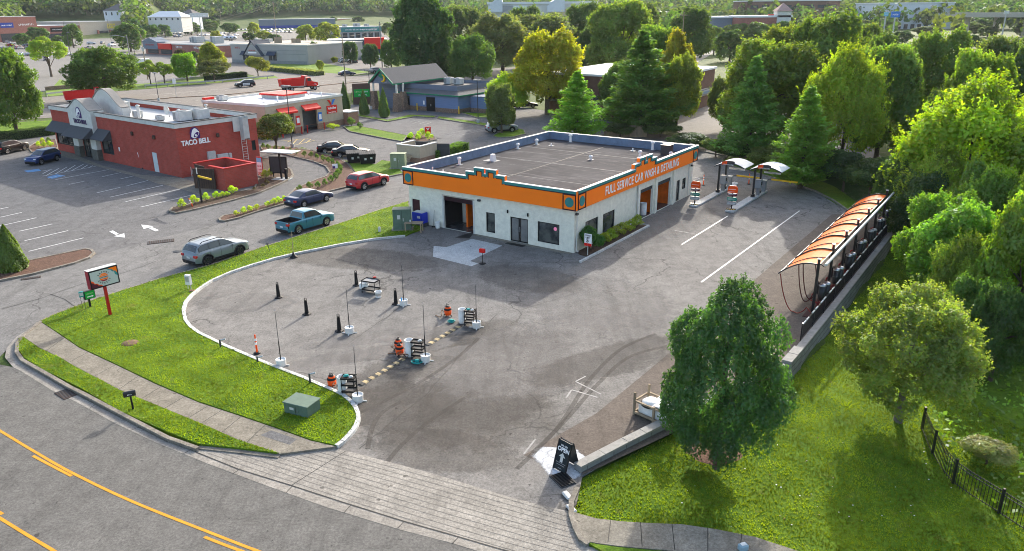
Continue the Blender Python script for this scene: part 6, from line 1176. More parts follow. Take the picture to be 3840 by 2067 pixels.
blob([(.81, 3.09), (.2, 3.09), (.3, 3.0), (.45, 2.97), (.52, 2.84), (.64, 2.8), (.66, 2.62), (.76, 2.55), (.81, 2.5)], M('teal_art', (.05, .25, .24), .5, var=0)); blob([(.81, 3.09), (.3, 3.09), (.42, 3.02), (.55, 2.97), (.62, 2.86), (.72, 2.84), (.81, 2.68)], W['orange'], -.017)
cx, cz, rr = -.02, 2.62, .27
for z0, z1, m_ in ((.16, .25, 'orange'), (.07, .14, 'orange'), (-.14, -.06, 'orange'), (-.24, -.16, 'maroon')):
    w0 = math.sqrt(max(0, rr**2-z0**2)); w1 = math.sqrt(max(0, rr**2-z1**2)); blob([(cx-w0, cz+z0), (cx+w0, cz+z0), (cx+w1, cz+z1), (cx-w1, cz+z1)], W[m_], -.02)
text('lettering', 'CAR WASH', .10, W['black'], o, onface(cx, -.022, cz+.005), .01, .002, wscale=1.05)
for word, rad, top in (('SAFARI', .35, 1), ('EXPRESS', .37, 0)):
    for i_, ch in enumerate(word):
        f = (i_-(len(word)-1)/2)*R(23 if top else 21); a = R(90)-f if top else R(-90)+f; x, z = cx+rad*math.cos(a), cz+rad*math.sin(a)
        text('lettering', ch, .13, W['black'], o, Matrix.Translation((x, -.022, z)) @ Matrix.Rotation(R(90), 4, 'X') @ Matrix.Rotation(-f if top else f, 4, 'Z'), .02, .002)
gs = thing('direction_sign', 'small green and white arrow sign beside the taller red post sign', 'sign', G(230, 777), R(52))
b = MB(); b.box(-.05, .05, .03, .13, -.1, .7, W['black']); b.build('post', gs); b = MB(); b.box(-.24, .4, 0, .2, .66, 1.2, W['black']); b.build('frame', gs); b = MB(); b.box(-.21, .37, -.008, 0, .69, 1.17, M('sign_green', (.01, .33, .05), .5, var=.04)); o = b.build('panel', gs)
illeg(o, -.14, .3, 1.02, .1, 'pale_lime', -.012); b = MB(); b.slab([(-.1, -.012, .79), (.18, -.012, .79), (.18, -.012, .75), (.28, -.012, .82), (.18, -.012, .89), (.18, -.012, .85), (-.1, -.012, .85)], (0, .004, 0), W['text_white']); b.build('arrow', o)
ts = thing('notice_sign', 'small teal notice box on two thin legs left of the green sign', 'sign', G(213, 781), R(32)); b = MB(); b.box(-.13, .13, -.04, .08, .9, 1.25, W['teal_plastic'], .01); b.box(-.1, .1, -.046, -.04, .98, 1.2, W['offwhite']); b.build('panel', ts)
for x in (-.08, .08): b = MB(); b.cyl((x, .02, -.05), (x, .02, .92), .012, .012, W['dkgrey'], 6); b.build('leg', ts)
# mailbox
mb_ = thing('mailbox', 'black mailbox on a black post in the grass strip by the street', 'mailbox', G(336, 1035), R(26)); b = MB(); b.box(-.04, .04, -.04, .04, -.1, .85, W['black']); b.build('post', mb_)
b = MB(); pr = [(-.1, .83), (.1, .83), (.1, .98)]+[(.1*math.cos(a), .98+.1*math.sin(a)) for a in [R(i*20) for i in range(1, 9)]]+[(-.1, .98)]; b.slab([(-.28, y, z) for y, z in pr], (.52, 0, 0), W['black_metal']); o = b.build('box', mb_)
b = MB(); b.box(-.29, -.28, -.09, .09, .84, 1.05, W['dkgrey']); b.build('door', o); illeg(o, -.12, .08, .94, .07, 'text_white', -.102)
# transformer boxes
def utilbox(p, rz, w_, d, h, m_, label, split=True, cat='utility box'):
    t = thing('transformer_box', label, cat, p, rz); b = MB(); b.box(0, w_, 0, d, .05, h, W[m_], .02); b.build('body', t); b = MB(); b.box(-.04, w_+.04, -.04, d+.04, h, h+.06, W[m_], .02); b.build('lid', t); b = MB(); b.box(-.15, w_+.15, -.15, d+.15, -.05, .06, W['concrete']); b.build('pad', t)
    b = MB(); b.box(w_*.5-.01, w_*.5+.01, -.008, 0, .1, h-.05, W['black']); b.box(w_*.56, w_*.6, -.04, 0, h*.45, h*.6, W['steel']); b.build('door_latch', t); b = MB(); b.box(w_*.25, w_*.42, -.006, 0, h*.55, h*.75, W['offwhite']); b.build('notice', t); return t
utilbox(G(716, 1043), R(-24), 1.35, .95, .62, 'cab_green', 'low green transformer box on the lawn near the sidewalk')
t = utilbox(G(990, 583)+Vector((0, 0, .1)), YAW+R(38), 1.5, .95, 1.75, 'cab_green', 'tall green transformer cabinet on the grass left of the car wash')
c0 = G(1000, 583); utilbox(G(983, 427)+Vector((0, 0, .1)), YAW+R(30), 1.7, 1.1, 1.7, 'cab_green2', 'pale green utility cabinet on the lawn by the black dumpsters')
b = MB(); b.cyl((0, 0, 0), (0, 0, .38), .12, .11, W['offwhite'], 12); b.ball((0, 0, .38), .11, W['offwhite'], .5); single('vent_pipe', b, 'short pale pipe stub in the grass beside the tall green cabinet', 'pipe', G(955, 586)+Vector((0, 0, .1)))
# work table, cooler, broom, speed sign, red box sign
tt = cwobj('work_table', 'weathered wooden table at the edge of the grass by the car wash', 'table', -14.2, -2.3, R(28)); b = MB()
for k in range(4): b.box(-.75, .75, -.4+k*.2, -.22+k*.2, .78, .83, W['wood'])
b.build('table_top', tt)
for x in (-.66, .66):
    for y in (-.33, .33): b = MB(); b.box(x-.045, x+.045, y-.045, y+.045, 0, .78, W['wood']); b.build('leg', tt)
b = MB(); b.lathe((0, 0, 0), [(.01, 0), (.06, 0), (.06, .16), (.02, .2), (.01, .24)], W['white_plastic'], 10); single('bottle', b, 'white bottle on the weathered work table', 'bottle', CW(-14.5, -2.4, .83))
cl = cwobj('ice_chest', 'bright blue chest cooler with white lid against the car wash wall', 'cooler', -15.05, -.55); b = MB(); b.box(-.6, .6, -.38, .35, .3, 1.2, M('cooler_blue', (.015, .035, .42), .45, var=.08), .03); b.build('body', cl); b = MB(); b.box(-.5, .5, -.3, .3, 1.2, 1.27, W['offwhite'], .02); b.build('lid', cl); b = MB(); b.box(-.62, .62, -.4, .37, .0, .3, W['dkgrey']); b.build('base', cl); b = MB(); b.box(.0, .35, -.39, -.38, .75, .95, W['offwhite']); b.build('badge', cl)
b = MB(); b.tube([(0, 0, 0), (.12, .2, 1.5)], .015, W['black'], 5); b.box(-.15, .15, -.04, .04, 0, .1, W['black']); single('broom', b, 'black handled broom leaning on the wall beside the garage', 'broom', CW(-13.75, -.35))
for l, u, v, (sx, sz), c_ in ():
    pass
s5 = cwobj('speed_limit_sign', 'white and red speed limit 5 sign at the corner of the car wash', 'sign', 1.25, .45-.5, R(4)); b = MB(); b.cyl((0, 0, 0), (0, 0, 1.0), .025, .025, W['offwhite'], 8); b.build('post', s5); b = MB(); b.box(-.3, .3, -.02, .02, .8, 1.75, W['text_white'], .015); o = b.build('panel', s5); b = MB(); b.box(-.3, .3, -.024, -.02, .8, 1.02, W['bright_red']); b.build('border', o)
text('lettering', 'SPEED', .17, W['black'], o, onface(0, -.03, 1.62), .01, .003); text('lettering', 'LIMIT', .17, W['black'], o, onface(0, -.03, 1.46), .01, .003); text('lettering', '5', .42, W['black'], o, onface(-.03, -.03, 1.22), .03, .003)
rs = cwobj('box_sign', 'small red box sign on a black stand in front of the car wash', 'sign', -4.3, -5.85, R(10)); b = MB(); b.cyl((0, 0, 0), (0, 0, .9), .025, .025, W['black'], 8); b.build('post', rs); b = MB(); b.lathe((0, 0, 0), [(.25, 0), (.25, .04), (.01, .05)], W['black'], 14); b.build('base', rs); b = MB(); b.box(-.22, .22, -.1, .1, .85, 1.15, W['bright_red'], .02); b.build('panel', rs)
b = MB(); b.box(-.85, .85, -.4, .4, 0, .015, W['black']); single('door_mat', b, 'black door mat in front of the glass double doors', 'mat', CW(-5.0, -.45, .004), YAW)
b = MB(); b.lathe((0, 0, 0), [(.01, 0), (.3, 0), (.3, 1.7), (.01, 1.75)], W['offwhite'], 16); single('water_tank', b, 'tall white tank inside the garage opening', 'tank', CW(-12.5, 2.6))
b = MB(); [b.ball((random.uniform(-.4, .4), random.uniform(-.4, .4), random.uniform(.2, 1.6)), random.uniform(.1, .24), W[random.choice(['grey', 'black', 'steel', 'orange'])]) for _ in range(16)]; b.box(-.45, .45, -.45, .45, 0, .5, W['dkgrey'], .03); b.cyl((0, 0, .5), (0, 0, 2.0), .1, .06, W['steel'], 8); single('wash_machine', b, 'cluttered grey machinery in the left side bay', 'machine', CW(-1.0, 12.0))
b = MB(); b.box(-.35, .35, -.3, .3, 0, .9, W['steel'], .04); b.box(-.3, .3, -.25, .25, .9, 1.6, W['hvac'], .05); b.cyl((.35, 0, .9), (.8, -.2, .3), .06, .06, W['red_paint'], 8); single('wash_machine', b, 'pale machine with a red arm in the right side bay', 'machine', CW(-1.3, 15.2))
# A-frame sign, drain, kerb stone
af = thing('a_frame_sign', 'black A-frame sandwich board reading open with a white arrow', 'sign', G(1424, 1176), R(-47)); DP = M('board_black', (.012, .02, .025), .45, var=.2)
def leaf_(sgn, nm):
    b = MB(); v = [(-.36, sgn*.38, .02), (.36, sgn*.38, .02), (.36, sgn*.02, 1.22), (-.36, sgn*.02, 1.22)]; b.slab(v, (0, sgn*.03, .01), DP)
    for x in (-.36, .31): b.slab([(x, sgn*.40, .0), (x+.05, sgn*.40, .0), (x+.05, sgn*.03, 1.25), (x, sgn*.03, 1.25)], (0, sgn*.035, .01), W['black'])
    return b.build(nm, af)
pf_ = leaf_(-1, 'board'); leaf_(1, 'board'); tilt = math.atan2(.36, 1.2); FT = lambda x, h: Matrix.Translation((x, -.38-.045+.36*(h/1.2), .02+h)) @ Matrix.Rotation(R(90)-tilt, 4, 'X')
text('lettering', "WE ARE", .1, W['text_white'], pf_, FT(0, 1.02), .01, .003); text('lettering', 'OPEN', .24, W['text_white'], pf_, FT(0, .86), .03, .003)
b = MB(); b.slab([(-.07, -.22, 0), (.07, -.22, 0), (.07, 0, 0), (.17, 0, 0), (0, .17, 0), (-.17, 0, 0), (-.07, 0, 0)], (0, 0, .004), W['offwhite']); q = FT(0, .58); b.v = [tuple(q @ Vector(p)) for p in b.v]; b.build('arrow', pf_)
for h, w_ in ((.33, .5), (.25, .42), (.12, .2)): b = MB(); b.box(-w_/2, w_/2, -.012, .012, 0, .004, W['grey']); q = FT(0, h); b.v = [tuple(q @ Vector(p)) for p in b.v]; b.build('lettering', pf_)
dr = thing('storm_grate', 'dark slotted storm grate in front of the A-frame sign', 'drain', G(1416, 1208), R(-62)); b = MB()
b.box(-.45, .45, -.35, .35, 0, .04, W['dkgrey']); b.build('frame', dr); b = MB()
for k in range(11): b.box(-.42+k*.08, -.39+k*.08, -.32, .32, .04, .07, W['black'])
b.build('grate', dr)
for u, v, l in ((1427, 1250, 'white painted kerb stone at the lawn tip below the grate'), (1437, 1283, 'white painted kerb stone at the corner of the sidewalk')): b = MB(); b.box(-.26, .26, -.12, .12, 0, .12, W['kerb_paint'], .04); single('kerb_stone', b, l, 'kerb stone', G(u, v), R(-65), 'white kerb stones')
# crate with white covers
ct = cwobj('wooden_crate', 'slatted wooden crate with white covers heaped on it behind the low wall', 'crate', 15.7, -19.0, R(-10)); 
crx, cry = 1.5, .9
co = CW(0, 0)
for x in (-.95, .95, .1):
    for y in (-.55, .55): b = MB(); b.box(x-.045, x+.045, y-.045, y+.045, 0, 1.15 if x != .1 else .8, W['wood']); b.build('post', ct)
b = MB()
for y in (-.55, .55): b.box(-1, 1, y-.05, y+.05, .1, .2, W['wood']); b.box(-1, 1, y-.04, y+.04, .68, .76, W['wood'])
for x in (-.96, .96): b.box(x-.035, x+.035, -.5, .5, .1, .2, W['wood']); b.box(x-.035, x+.035, -.5, .5, .68, .76, W['wood'])
for k in range(6): b.box(-1, 1, -.5+k*.18, -.38+k*.18, .05, .09, W['wood'])
b.build('slat', ct)
b = MB(); b.box(-.85, .85, -.45, .45, .1, .62, W['white_plastic'], .08); b.lathe((-.35, -.1, .62), [(.01, .18), (.3, .2), (.42, .1), (.44, 0)], W['white_plastic'], 20); b.lathe((-.35, -.1, .58), [(.47, 0), (.47, .07), (.4, .08)], W['black'], 20)
for k in range(5): b.slab([(-.3+k*.3, -.45, .65+.09*k), (.1+k*.3, -.5, .7+.1*k), (.25+k*.25, .45, .85+.08*k), (-.25+k*.25, .4, .8+.08*k)], (0, 0, .05), W['white_plastic'])
o = b.build('plastic_cover'); o.location = ct.location; o.rotation_euler = ct.rotation_euler; tag(o, 'white plastic covers and a round lid heaped in the wooden crate', 'cover')
# manhole, drains
b = MB(); b.lathe((0, 0, 0), [(.01, .03), (.42, .03), (.45, 0)], M('rusty', (.14, .085, .055), .8, var=.3), 20); single('manhole_cover', b, 'round rusty manhole cover in the left lawn', 'manhole', G(328, 868)+Vector((0, 0, .12)))
b = MB(); b.lathe((0, 0, 0), [(.01, .012), (.38, .012), (.4, 0)], W['dkgrey'], 20); single('manhole_cover', b, 'dark manhole cover in the access road behind the silver SUV', 'manhole', G(448, 632))
for u, v, rz_, sx, sy, l in ((165, 992, -38, .55, .3, 'rusty gutter grate under the kerb by the street'), (405, 608, TYAW*57.3+60, 1.0, .45, 'wide drain grate in the lane behind the silver SUV'), (78, 700, 28, .6, .2, 'dark kerb inlet grate at the left mulch bed')):
    t = thing('drain_grate', l, 'drain', G(u, v)+Vector((0, 0, .01)), R(rz_)); b = MB(); b.box(-sx, sx, -sy, sy, -.02, .015, M('grate_dark', (.05, .035, .03), .8, var=.3)); b.build('frame', t); b = MB(); n_ = int(sx*14)
    for k in range(n_): b.box(-sx+.06+k*(2*sx-.1)/n_, -sx+.10+k*(2*sx-.1)/n_, -sy+.04, sy-.04, .015, .03, W['dkgrey'])
    b.build('grate', t)
b = MB(); b.box(-.16, .16, -.12, .12, 0, .22, M('pale_blue', (.25, .36, .42), .5, var=.05), .03); b.box(-.1, .1, -.08, .08, .22, .26, W['white_plastic'], .02); single('utility_pedestal', b, 'small pale blue box on the sidewalk at the bottom edge', 'utility box', G(1868, 1389)+Vector((0, 0, .1)), R(20))
# ---------------------------------------------------------------- retaining walls, fence, vacuum canopy
def wallprof(pts_local, w_, ztop, zbot, m_, name, label, cat, courses=True):
    P_ = [CW(*p) for p in pts_local]; b = MB(); n_ = len(P_)
    t = thing(name, label, cat, P_[0]); off = P_[0]; b.ribbon([(p-off) for p in evenly(P_, .5)], w_, zbot, ztop-.1, W[m_]); b.build('wall_face', t); c = MB(); Q = evenly(P_, 1.0)
    for a, d in zip(Q, Q[1:]): e = (d-a)*.985; c.ribbon([a-off, a+e-off], w_+.06, ztop-.095, ztop+random.uniform(-.008, .008), W['cap_block'])
    c.build('cap', t); return t
brickmat('split_block', (.24, .245, .25), (.19, .195, .20), (.12, .12, .12), sc=2.6); M('cap_block', (.26, .255, .24), .85, var=.15, vs=3, bump=.5)
low = [(14.8, -24.75), (15.55, -22), (16.5, -18.8), (17.5, -15.5), (18.3, -13), (18.95, -10.9)]
wallprof(low, .36, .32, -.6, 'split_block', 'low_block_wall', 'low curved grey block wall beside the front right lawn', 'wall')
wallprof([(19.05, -10.7), (19.1, -8.6)], .45, .42, -1.2, 'split_block', 'retaining_wall', 'front step of the grey retaining wall nearest the street', 'wall'); wallprof([(19.05, -8.55), (19.08, -4), (19.08, 10), (19.08, 26)], .34, .22, -2.6, 'split_block', 'retaining_wall', 'long grey block retaining wall under the vacuum canopy', 'wall')
fe = thing('metal_fence', 'black picket fence on top of the long retaining wall', 'fence', CW(18.75, -6.9), YAW)
L_ = 30.; b = MB()
for z in (.12, .92, 1.0): b.box(-.015, .015, 0, L_, z, z+.03, W['black_metal'])
for k in range(int(L_/.11)): b.box(-.008, .008, k*.11, k*.11+.016, .1, 1.02, W['black_metal'])
b.build('picket_panel', fe)
for k in range(13): b = MB(); b.box(-.035, .035, k*2.5-.03, k*2.5+.04, 0, 1.1, W['black_metal']); b.build('post', fe)
b = MB()
for k in range(46): s0 = k*.64+random.uniform(0, .1); b.tube([(.02, s0, 1.06), (.02, s0+.5, 1.05)], .045, W['white_plastic'], 6) if k % 3 != 2 else None
o = b.build('towel'); o.location = fe.location; o.rotation_euler = fe.rotation_euler; tag(o, 'row of white towels draped along the top of the black fence', 'towel')
cn = thing('vacuum_canopy', 'long orange fabric vacuum canopy on black posts along the wall', 'canopy', CW(18.2, 0), YAW)
m, n_, bb, N, L = nmat('orange_fabric'); MATS['orange_fabric'] = m; tc = N.new('ShaderNodeTexCoord'); L.new(mixc(N, L, ramp(N, L, noise(N, L, mapping(N, L, tc.outputs['Object'], (3, .35, 1), .2), .8, 3), .35, .7), (.66, .11, .006), (.76, .16, .012)), bb.inputs['Base Color']); bb.inputs['Roughness'].default_value = .7; bb.inputs['Specular IOR Level'].default_value = .12
b = MB(); b.box(-.35, .45, -3.2, 23, .0, .05, M('pad_maroon', (.055, .022, .022), .8, var=.2)); b.build('equipment_pad', cn)
ys = [-2.3+3.55*i for i in range(7)]; ar = lambda s: (-2.25+2.25*s, 2.12+.95*math.sin(s*math.pi*.5)**.9+.10*math.sin(s*math.pi))
for i in range(6):
    b = MB(); n1, n2 = 10, 12; v = []
    for j in range(n2+1):
        for k in range(n1+1):
            s_ = k/n1; t_ = j/n2; x, z = ar(s_); sag = -.12*math.sin(t_*math.pi)*math.sin(s_*math.pi)**.5; inx = .10*math.sin(t_*math.pi)*(1-s_)**2
            v.append((x+inx, ys[i]+.03+(ys[i+1]-ys[i]-.06)*t_, z+sag-.02))
    b.add(v, [(j*(n1+1)+k, j*(n1+1)+k+1, (j+1)*(n1+1)+k+1, (j+1)*(n1+1)+k) for j in range(n2) for k in range(n1)], m, True); b.build('fabric_panel', cn)
for y in ys+[a+1.775 for a in ys[:-1]]:
    b = MB(); full = y in ys; b.tube([(ar(s/10)[0], y, ar(s/10)[1]+(.03 if full else -.14*math.sin(math.pi*(s/10))**.5+.03)) for s in range(11)], .045 if full else .03, W['black_metal'], 6); b.build('rib', cn)
    if full: b = MB(); b.box(-.07, .07, y-.07, y+.07, 0, 3.45, W['black_metal']); b.box(-.09, .09, y-.09, y+.09, 3.45, 3.5, W['white_plastic']); b.build('post', cn)
b = MB(); b.tube([(-2.25, ys[0], 2.12), (-2.25, ys[-1], 2.12)], .035, W['black_metal'], 6); b.tube([(0.02, ys[0], 3.05), (0.02, ys[-1], 3.05)], .035, W['black_metal'], 6); b.build('edge_tube', cn)
b = MB(); b.tube([(.32, ys[0]+.4, 3.05), (.32, ys[-1]+3, 3.05)], .085, W['white_plastic'], 10); [b.tube([(.32, y, 3.05), (.05, y, 3.2)], .03, W['black_metal'], 5) for y in ys]; b.build('duct', cn)
def vacstation(y, label):
    t = thing('vacuum_station', label, 'vacuum station', CW(18.45, y), YAW, 'vacuum stations under the canopy'); 
    for sx in (-.16, .2):
        e = thing('canister', None, None, (sx*.4, sx*1.4, .55)); e.parent = t; b = MB(); b.lathe((0, 0, 0), [(.01, 0), (.15, .02), (.2, .25), (.2, .95), (.01, .95)], W['black_metal'], 14); b.build('drum', e); b = MB(); b.lathe((0, 0, .95), [(.22, 0), (.22, .06), (.15, .14), (.01, .16)], W['steel'], 14); b.build('lid', e)
        for k in range(4): b = MB(); b.lathe((0, 0, .35+k*.14), [(.215, -.012), (.215, .012)], W['dkgrey'], 14); b.build('hoop', e)
    b = MB(); b.box(-.25, .2, -.45, .45, .0, .5, W['rust_red'], .03); b.build('base', t); b = MB(); b.box(-.42, -.26, -.16, .16, .9, 1.6, W['black_metal'], .02); b.build('control_box', t)
    b = MB(); b.tube([(-.3, .1, 1.0), (-.7, .2, .7), (-.75, .3, .25), (-.4, .35, .15), (.1, .3, .4)], .035, W['red_paint'], 6); b.build('hose', t)
for i, y in enumerate([a+1.2 for a in ys]): vacstation(y, ['vacuum station nearest the street under the canopy', 'second vacuum station from the street', 'third vacuum station from the street', 'fourth vacuum station, in the middle of the canopy', 'fifth vacuum station from the street', 'sixth vacuum station, near the far trees', 'last vacuum station at the far end of the canopy'][i])
for (x0, y0, x1, y1, z1, l) in ((16.05, -2.25, 18.3, -3.3, .12, 'longest red vacuum hose looping from the front canopy corner'), (16.9, -1.6, 18.1, -1.2, .6, 'dark red hose hanging inside the first canopy bay'), (17.05, -1.2, 18.2, -.6, .7, 'second dark red hose inside the first canopy bay'), (17.0, 1.9, 18.1, 2.4, .6, 'dark red hose hanging in the second canopy bay'), (17.0, 5.4, 18.1, 5.9, .6, 'dark red hose hanging in the third canopy bay')):
    b = MB(); zt = 2.12 if x0 < 16.5 else 2.75; A_ = CW(x0, y0, zt); C_ = CW(x1, y1, z1+.3); pts = [A_.lerp(C_, t)+Vector((0, 0, -(zt-.25)*math.sin(math.pi*min(1, t*1.15))**.75*(1-.35*t)*(.85 if zt < 2.2 else .75))) for t in [i/16 for i in range(17)]]
    pts = [Vector((p.x, p.y, max(.04, p.z))) for p in pts]; b.tube(pts, .032, M('hose_red', (.22, .03, .02), .5, var=.1) if x0 < 16.5 else M('hose_dark', (.10, .03, .025), .5, var=.1), 7); o = tag(b.build('vacuum_hose'), l, 'hose', 'red vacuum hoses')
# ---------------------------------------------------------------- pay lanes
for i, (x0, x1, y0, y1) in enumerate(((1.75, 2.5, 18.2, 29.6), (5.25, 6.05, 18.1, 28.0))):
    b = MB(); b.box(-(x1-x0)/2, (x1-x0)/2, 0, y1-y0, -.02, .16, W['concrete_pale'], .03); single('pay_island', b, ['pale raised island of the left pay lane', 'pale raised island of the right pay lane'][i], 'kerb island', CW((x0+x1)/2, y0), YAW, 'pay lane islands')
    sd = ['left', 'right'][i]; xc = (x0+x1)/2
    t = cwobj('pay_canopy', 'curved white canopy on black posts over the %s pay lane' % sd, 'canopy', xc, 24.6, 0, 0, 'curved pay canopies')
    b = MB(); pr = [(-.4+3.0*s/12, 2.75+.75*math.sin(math.pi*(s/12*.72+.13))-.25) for s in range(13)]
    v = [(x, y, z) for y in (-.35, 2.3) for x, z in pr]+[(x, y, z+.07) for y in (-.35, 2.3) for x, z in pr]; n_ = 13
    b.add(v, [(k, k+1, n_+k+1, n_+k) for k in range(12)]+[(2*n_+k, 2*n_+k+1, 3*n_+k+1, 3*n_+k) for k in range(12)]+[(k, k+1, 2*n_+k+1, 2*n_+k) for k in range(12)]+[(n_+k, n_+k+1, 3*n_+k+1, 3*n_+k) for k in range(12)]+[(0, n_, 3*n_, 2*n_), (12, n_+12, 3*n_+12, 2*n_+12)], W['white']); b.build('roof', t)
    b = MB(); b.tube([(x, -.37, z) for x, z in pr], .05, W['black_metal'], 6); b.tube([(x, 2.32, z) for x, z in pr], .05, W['black_metal'], 6); b.build('rim', t)
    b = MB(); cz_ = [(x, z) for x, z in pr[3:9]]; b.slab([(x, -.42, z-.12) for x, z in cz_]+[(x, -.42, z+.24) for x, z in cz_[::-1]], (0, .03, 0), W['dkgrey']); b.slab([(x, -.43, z-.10) for x, z in cz_[:3]]+[(x, -.43, z+.2) for x, z in cz_[2::-1]], (0, .01, 0), W['orange_plastic']); o = b.build('sign_board', t)
    illeg(o, .45, 1.5, 3.13, .13, 'text_white', -.45)
    for y in (0, 1.95): b = MB(); b.box(-.08, .08, y-.08, y+.08, 0, 2.85, W['black_metal']); b.box(-.17, .17, y-.17, y+.17, .1, .4, W['black_metal']); b.build('post', t)
    b = MB(); b.box(.3, 1.9, 1.9, 1.95, 2.2, 2.36, W['white']); b.build('clearance_bar', t); text('lettering', 'CLEARANCE', .13, W['black'], t, onface(1.1, 1.88, 2.28), .005, .002)
    t = cwobj('pay_kiosk', 'grey payment kiosk on the %s pay island' % sd, 'kiosk', xc+.15, 25.6, 0, .16, 'payment kiosks'); b = MB(); b.box(-.16, .16, -.14, .14, 0, .75, W['grey'], .02); b.build('pedestal', t); b = MB(); b.box(-.3, .3, -.26, .26, .7, 1.55, M('kiosk_grey', (.26, .28, .30), .45, var=.06), .03); b.build('housing', t); b = MB(); b.box(.3, .31, -.18, .18, 1.0, 1.35, W['glass']); b.build('screen', t)
    t = cwobj('barrier_gate', 'barrier gate with yellow arm on the %s pay lane' % sd, 'barrier', xc+.1, 27.6, 0, .1, 'yellow arm barriers'); b = MB(); b.box(-.22, .22, -.2, .2, 0, 1.1, W['kiosk_grey'], .03); b.build('housing', t); b = MB(); b.tube([(.1, 0, 1.0), (.35, .1, 1.25), (.7, .1, 1.3)], .03, W['black'], 5); b.box(.65, 3.2, .05, .12, 1.2, 1.36, W['yellow']); b.build('arm', t); b = MB(); b.box(-.25, .25, -.22, .22, 1.1, 1.18, W['offwhite']); b.build('lid', t)
    t = cwobj('menu_sign', 'stacked orange, purple and green price boards on the %s pay island' % sd, 'sign', xc-.05, 18.75, R(7), .16, 'stacked price board signs'); b = MB(); b.box(-.05, .05, -.04, .04, 0, 2.2, W['black']); b.build('post', t); b = MB(); b.box(-.42, .42, -.22, .12, 0, .08, W['black']); [b.slab([(-.4+k*.2, -.225, .0), (-.32+k*.2, -.225, .0), (-.26+k*.2, -.225, .075), (-.34+k*.2, -.225, .075)], (0, -.005, 0), W['yellow']) for k in range(4)]; b.build('base', t)
    tops = ((1.55, 2.2, 'orange_plastic', 'WASH'), (1.28, 1.5, 'maroon2', 'DELUXE'), (.82, 1.12, 'teal_sign', 'SUPER'), (.42, .74, 'sign_greyy', 'BASIC')); M('teal_sign', (.01, .2, .14), .5, var=.06); M('sign_greyy', (.30, .31, .31), .5, var=.06)
    for z0, z1, m_, w_ in tops:
        b = MB()
        if z0 > 1.5: b.slab([(-.44, -.08, z0), (.44, -.08, z0), (.44, -.08, z1-.2), (.3, -.08, z1), (-.3, -.08, z1), (-.44, -.08, z1-.2)], (0, .1, 0), W[m_])
        else: b.slab([(-.43, -.08, z0), (.36, -.08, z0), (.47, -.08, (z0+z1)/2), (.36, -.08, z1), (-.43, -.08, z1)], (0, .1, 0), W[m_])
        o = b.build('board', t); b = MB(); b.box(-.38, .3, -.086, -.08, z0+.16 if z0 < 1.5 else z0+.3, z0+.18 if z0 < 1.5 else z0+.33, W['text_white']); b.box(-.38, .2, -.086, -.08, z0+.08, z0+.1, W['text_white']); b.build('lettering', o)
    b = MB(); b.cyl((0, 0, 0), (0, 0, .5), .02, .02, W['offwhite'], 6); b.box(-.25, .25, -.02, .02, .35, .4, W['offwhite']); b.build('finial', t).location = (.1, 0, 2.1)
# right creek fence
cf = thing('iron_fence', 'black iron picket fence along the creek at the lower right', 'fence', (0, 0, 0)); pts = [GT(2318, 1082), GT(2337, 1130), GT(2375, 1195), GT(2412, 1235), GT(2446, 1252), GT(2520, 1300), GT(2600, 1352), GT(2750, 1450)]
P_ = [Vector((p.x, p.y, terr(p.x, p.y))) for p in evenly([Vector((p.x, p.y, 0)) for p in pts], .13)]; b = MB()
for z in (.12, .95, 1.1): b.tube([p+Vector((0, 0, z)) for p in P_[::6]], .02, W['black_metal'], 4)
for p in P_: b.box(p.x-.009, p.x+.009, p.y-.009, p.y+.009, p.z, p.z+1.15, W['black_metal'])
b.build('picket_panel', cf)
for p in P_[::15]: b = MB(); b.box(p.x-.045, p.x+.045, p.y-.045, p.y+.045, p.z-.2, p.z+1.25, W['black_metal']); b.build('post', cf)
# ---------------------------------------------------------------- around the restaurant
cbp = thing('clearance_post', 'tall black post with yellow clearance arm before the drive through', 'clearance bar', G(508, 512), TYAW-R(2)); hh = trunkless_hgt(508, 512, 438); b = MB(); b.box(-.07, .07, -.07, .07, 0, hh, W['black_metal']); b.build('post', cbp); b = MB(); b.box(.05, 2.4, -.06, .06, hh-.3, hh-.12, W['yellow'], .02); b.build('arm', cbp); b = MB(); b.cyl((-.1, 0, hh-.5), (-.1, 0, hh+.6), .05, .05, W['offwhite'], 6); b.build('finial', cbp)
mn = thing('menu_board', 'black drive through menu board', 'menu board', G(704, 447), TYAW+R(30)); b = MB(); b.box(-1.0, 1.0, -.12, .12, .5, 2.4, W['black']); b.box(-.9, .9, -.13, -.12, .6, 2.3, W['dkgrey']); b.build('board', mn)
for x in (-.7, .7): b = MB(); b.box(x-.06, x+.06, -.06, .06, 0, .5, W['black']); b.build('post', mn)
mc = thing('order_canopy', 'flat white canopy on one black post over the speaker', 'canopy', G(709, 452), TYAW+R(20)); b = MB(); b.box(-.08, .08, -.08, .08, 0, 3.1, W['black']); b.build('post', mc); b = MB(); b.box(-1.8, 2.2, -.9, .9, 3.1, 3.2, W['offwhite'], .03); b.build('roof', mc); b = MB(); b.box(-.9, 1.0, -.7, .7, -.02, .12, W['concrete_pale'], .02); b.build('base', mc); b = MB(); b.box(.5, .75, -.15, .1, .12, 1.3, W['black'], .02); b.build('speaker_post', mc)
ps = thing('poster_sign', 'narrow blue and red poster board beside the dumpster enclosure', 'sign', G(657, 446), TYAW+R(6)); b = MB(); b.box(-.45, .45, -.05, .05, .2, 2.3, W['red_paint']); b.box(-.4, .4, -.06, -.05, .3, 1.7, W['text_white']); b.box(-.4, .4, -.06, -.05, 1.7, 2.2, M('sky_blue', (.15, .42, .6), .5, var=.05)); b.build('panel', ps)
for z in (.5, .9, 1.3): illeg(ps, -.3, .3, z, .25, 'red_paint', -.065)
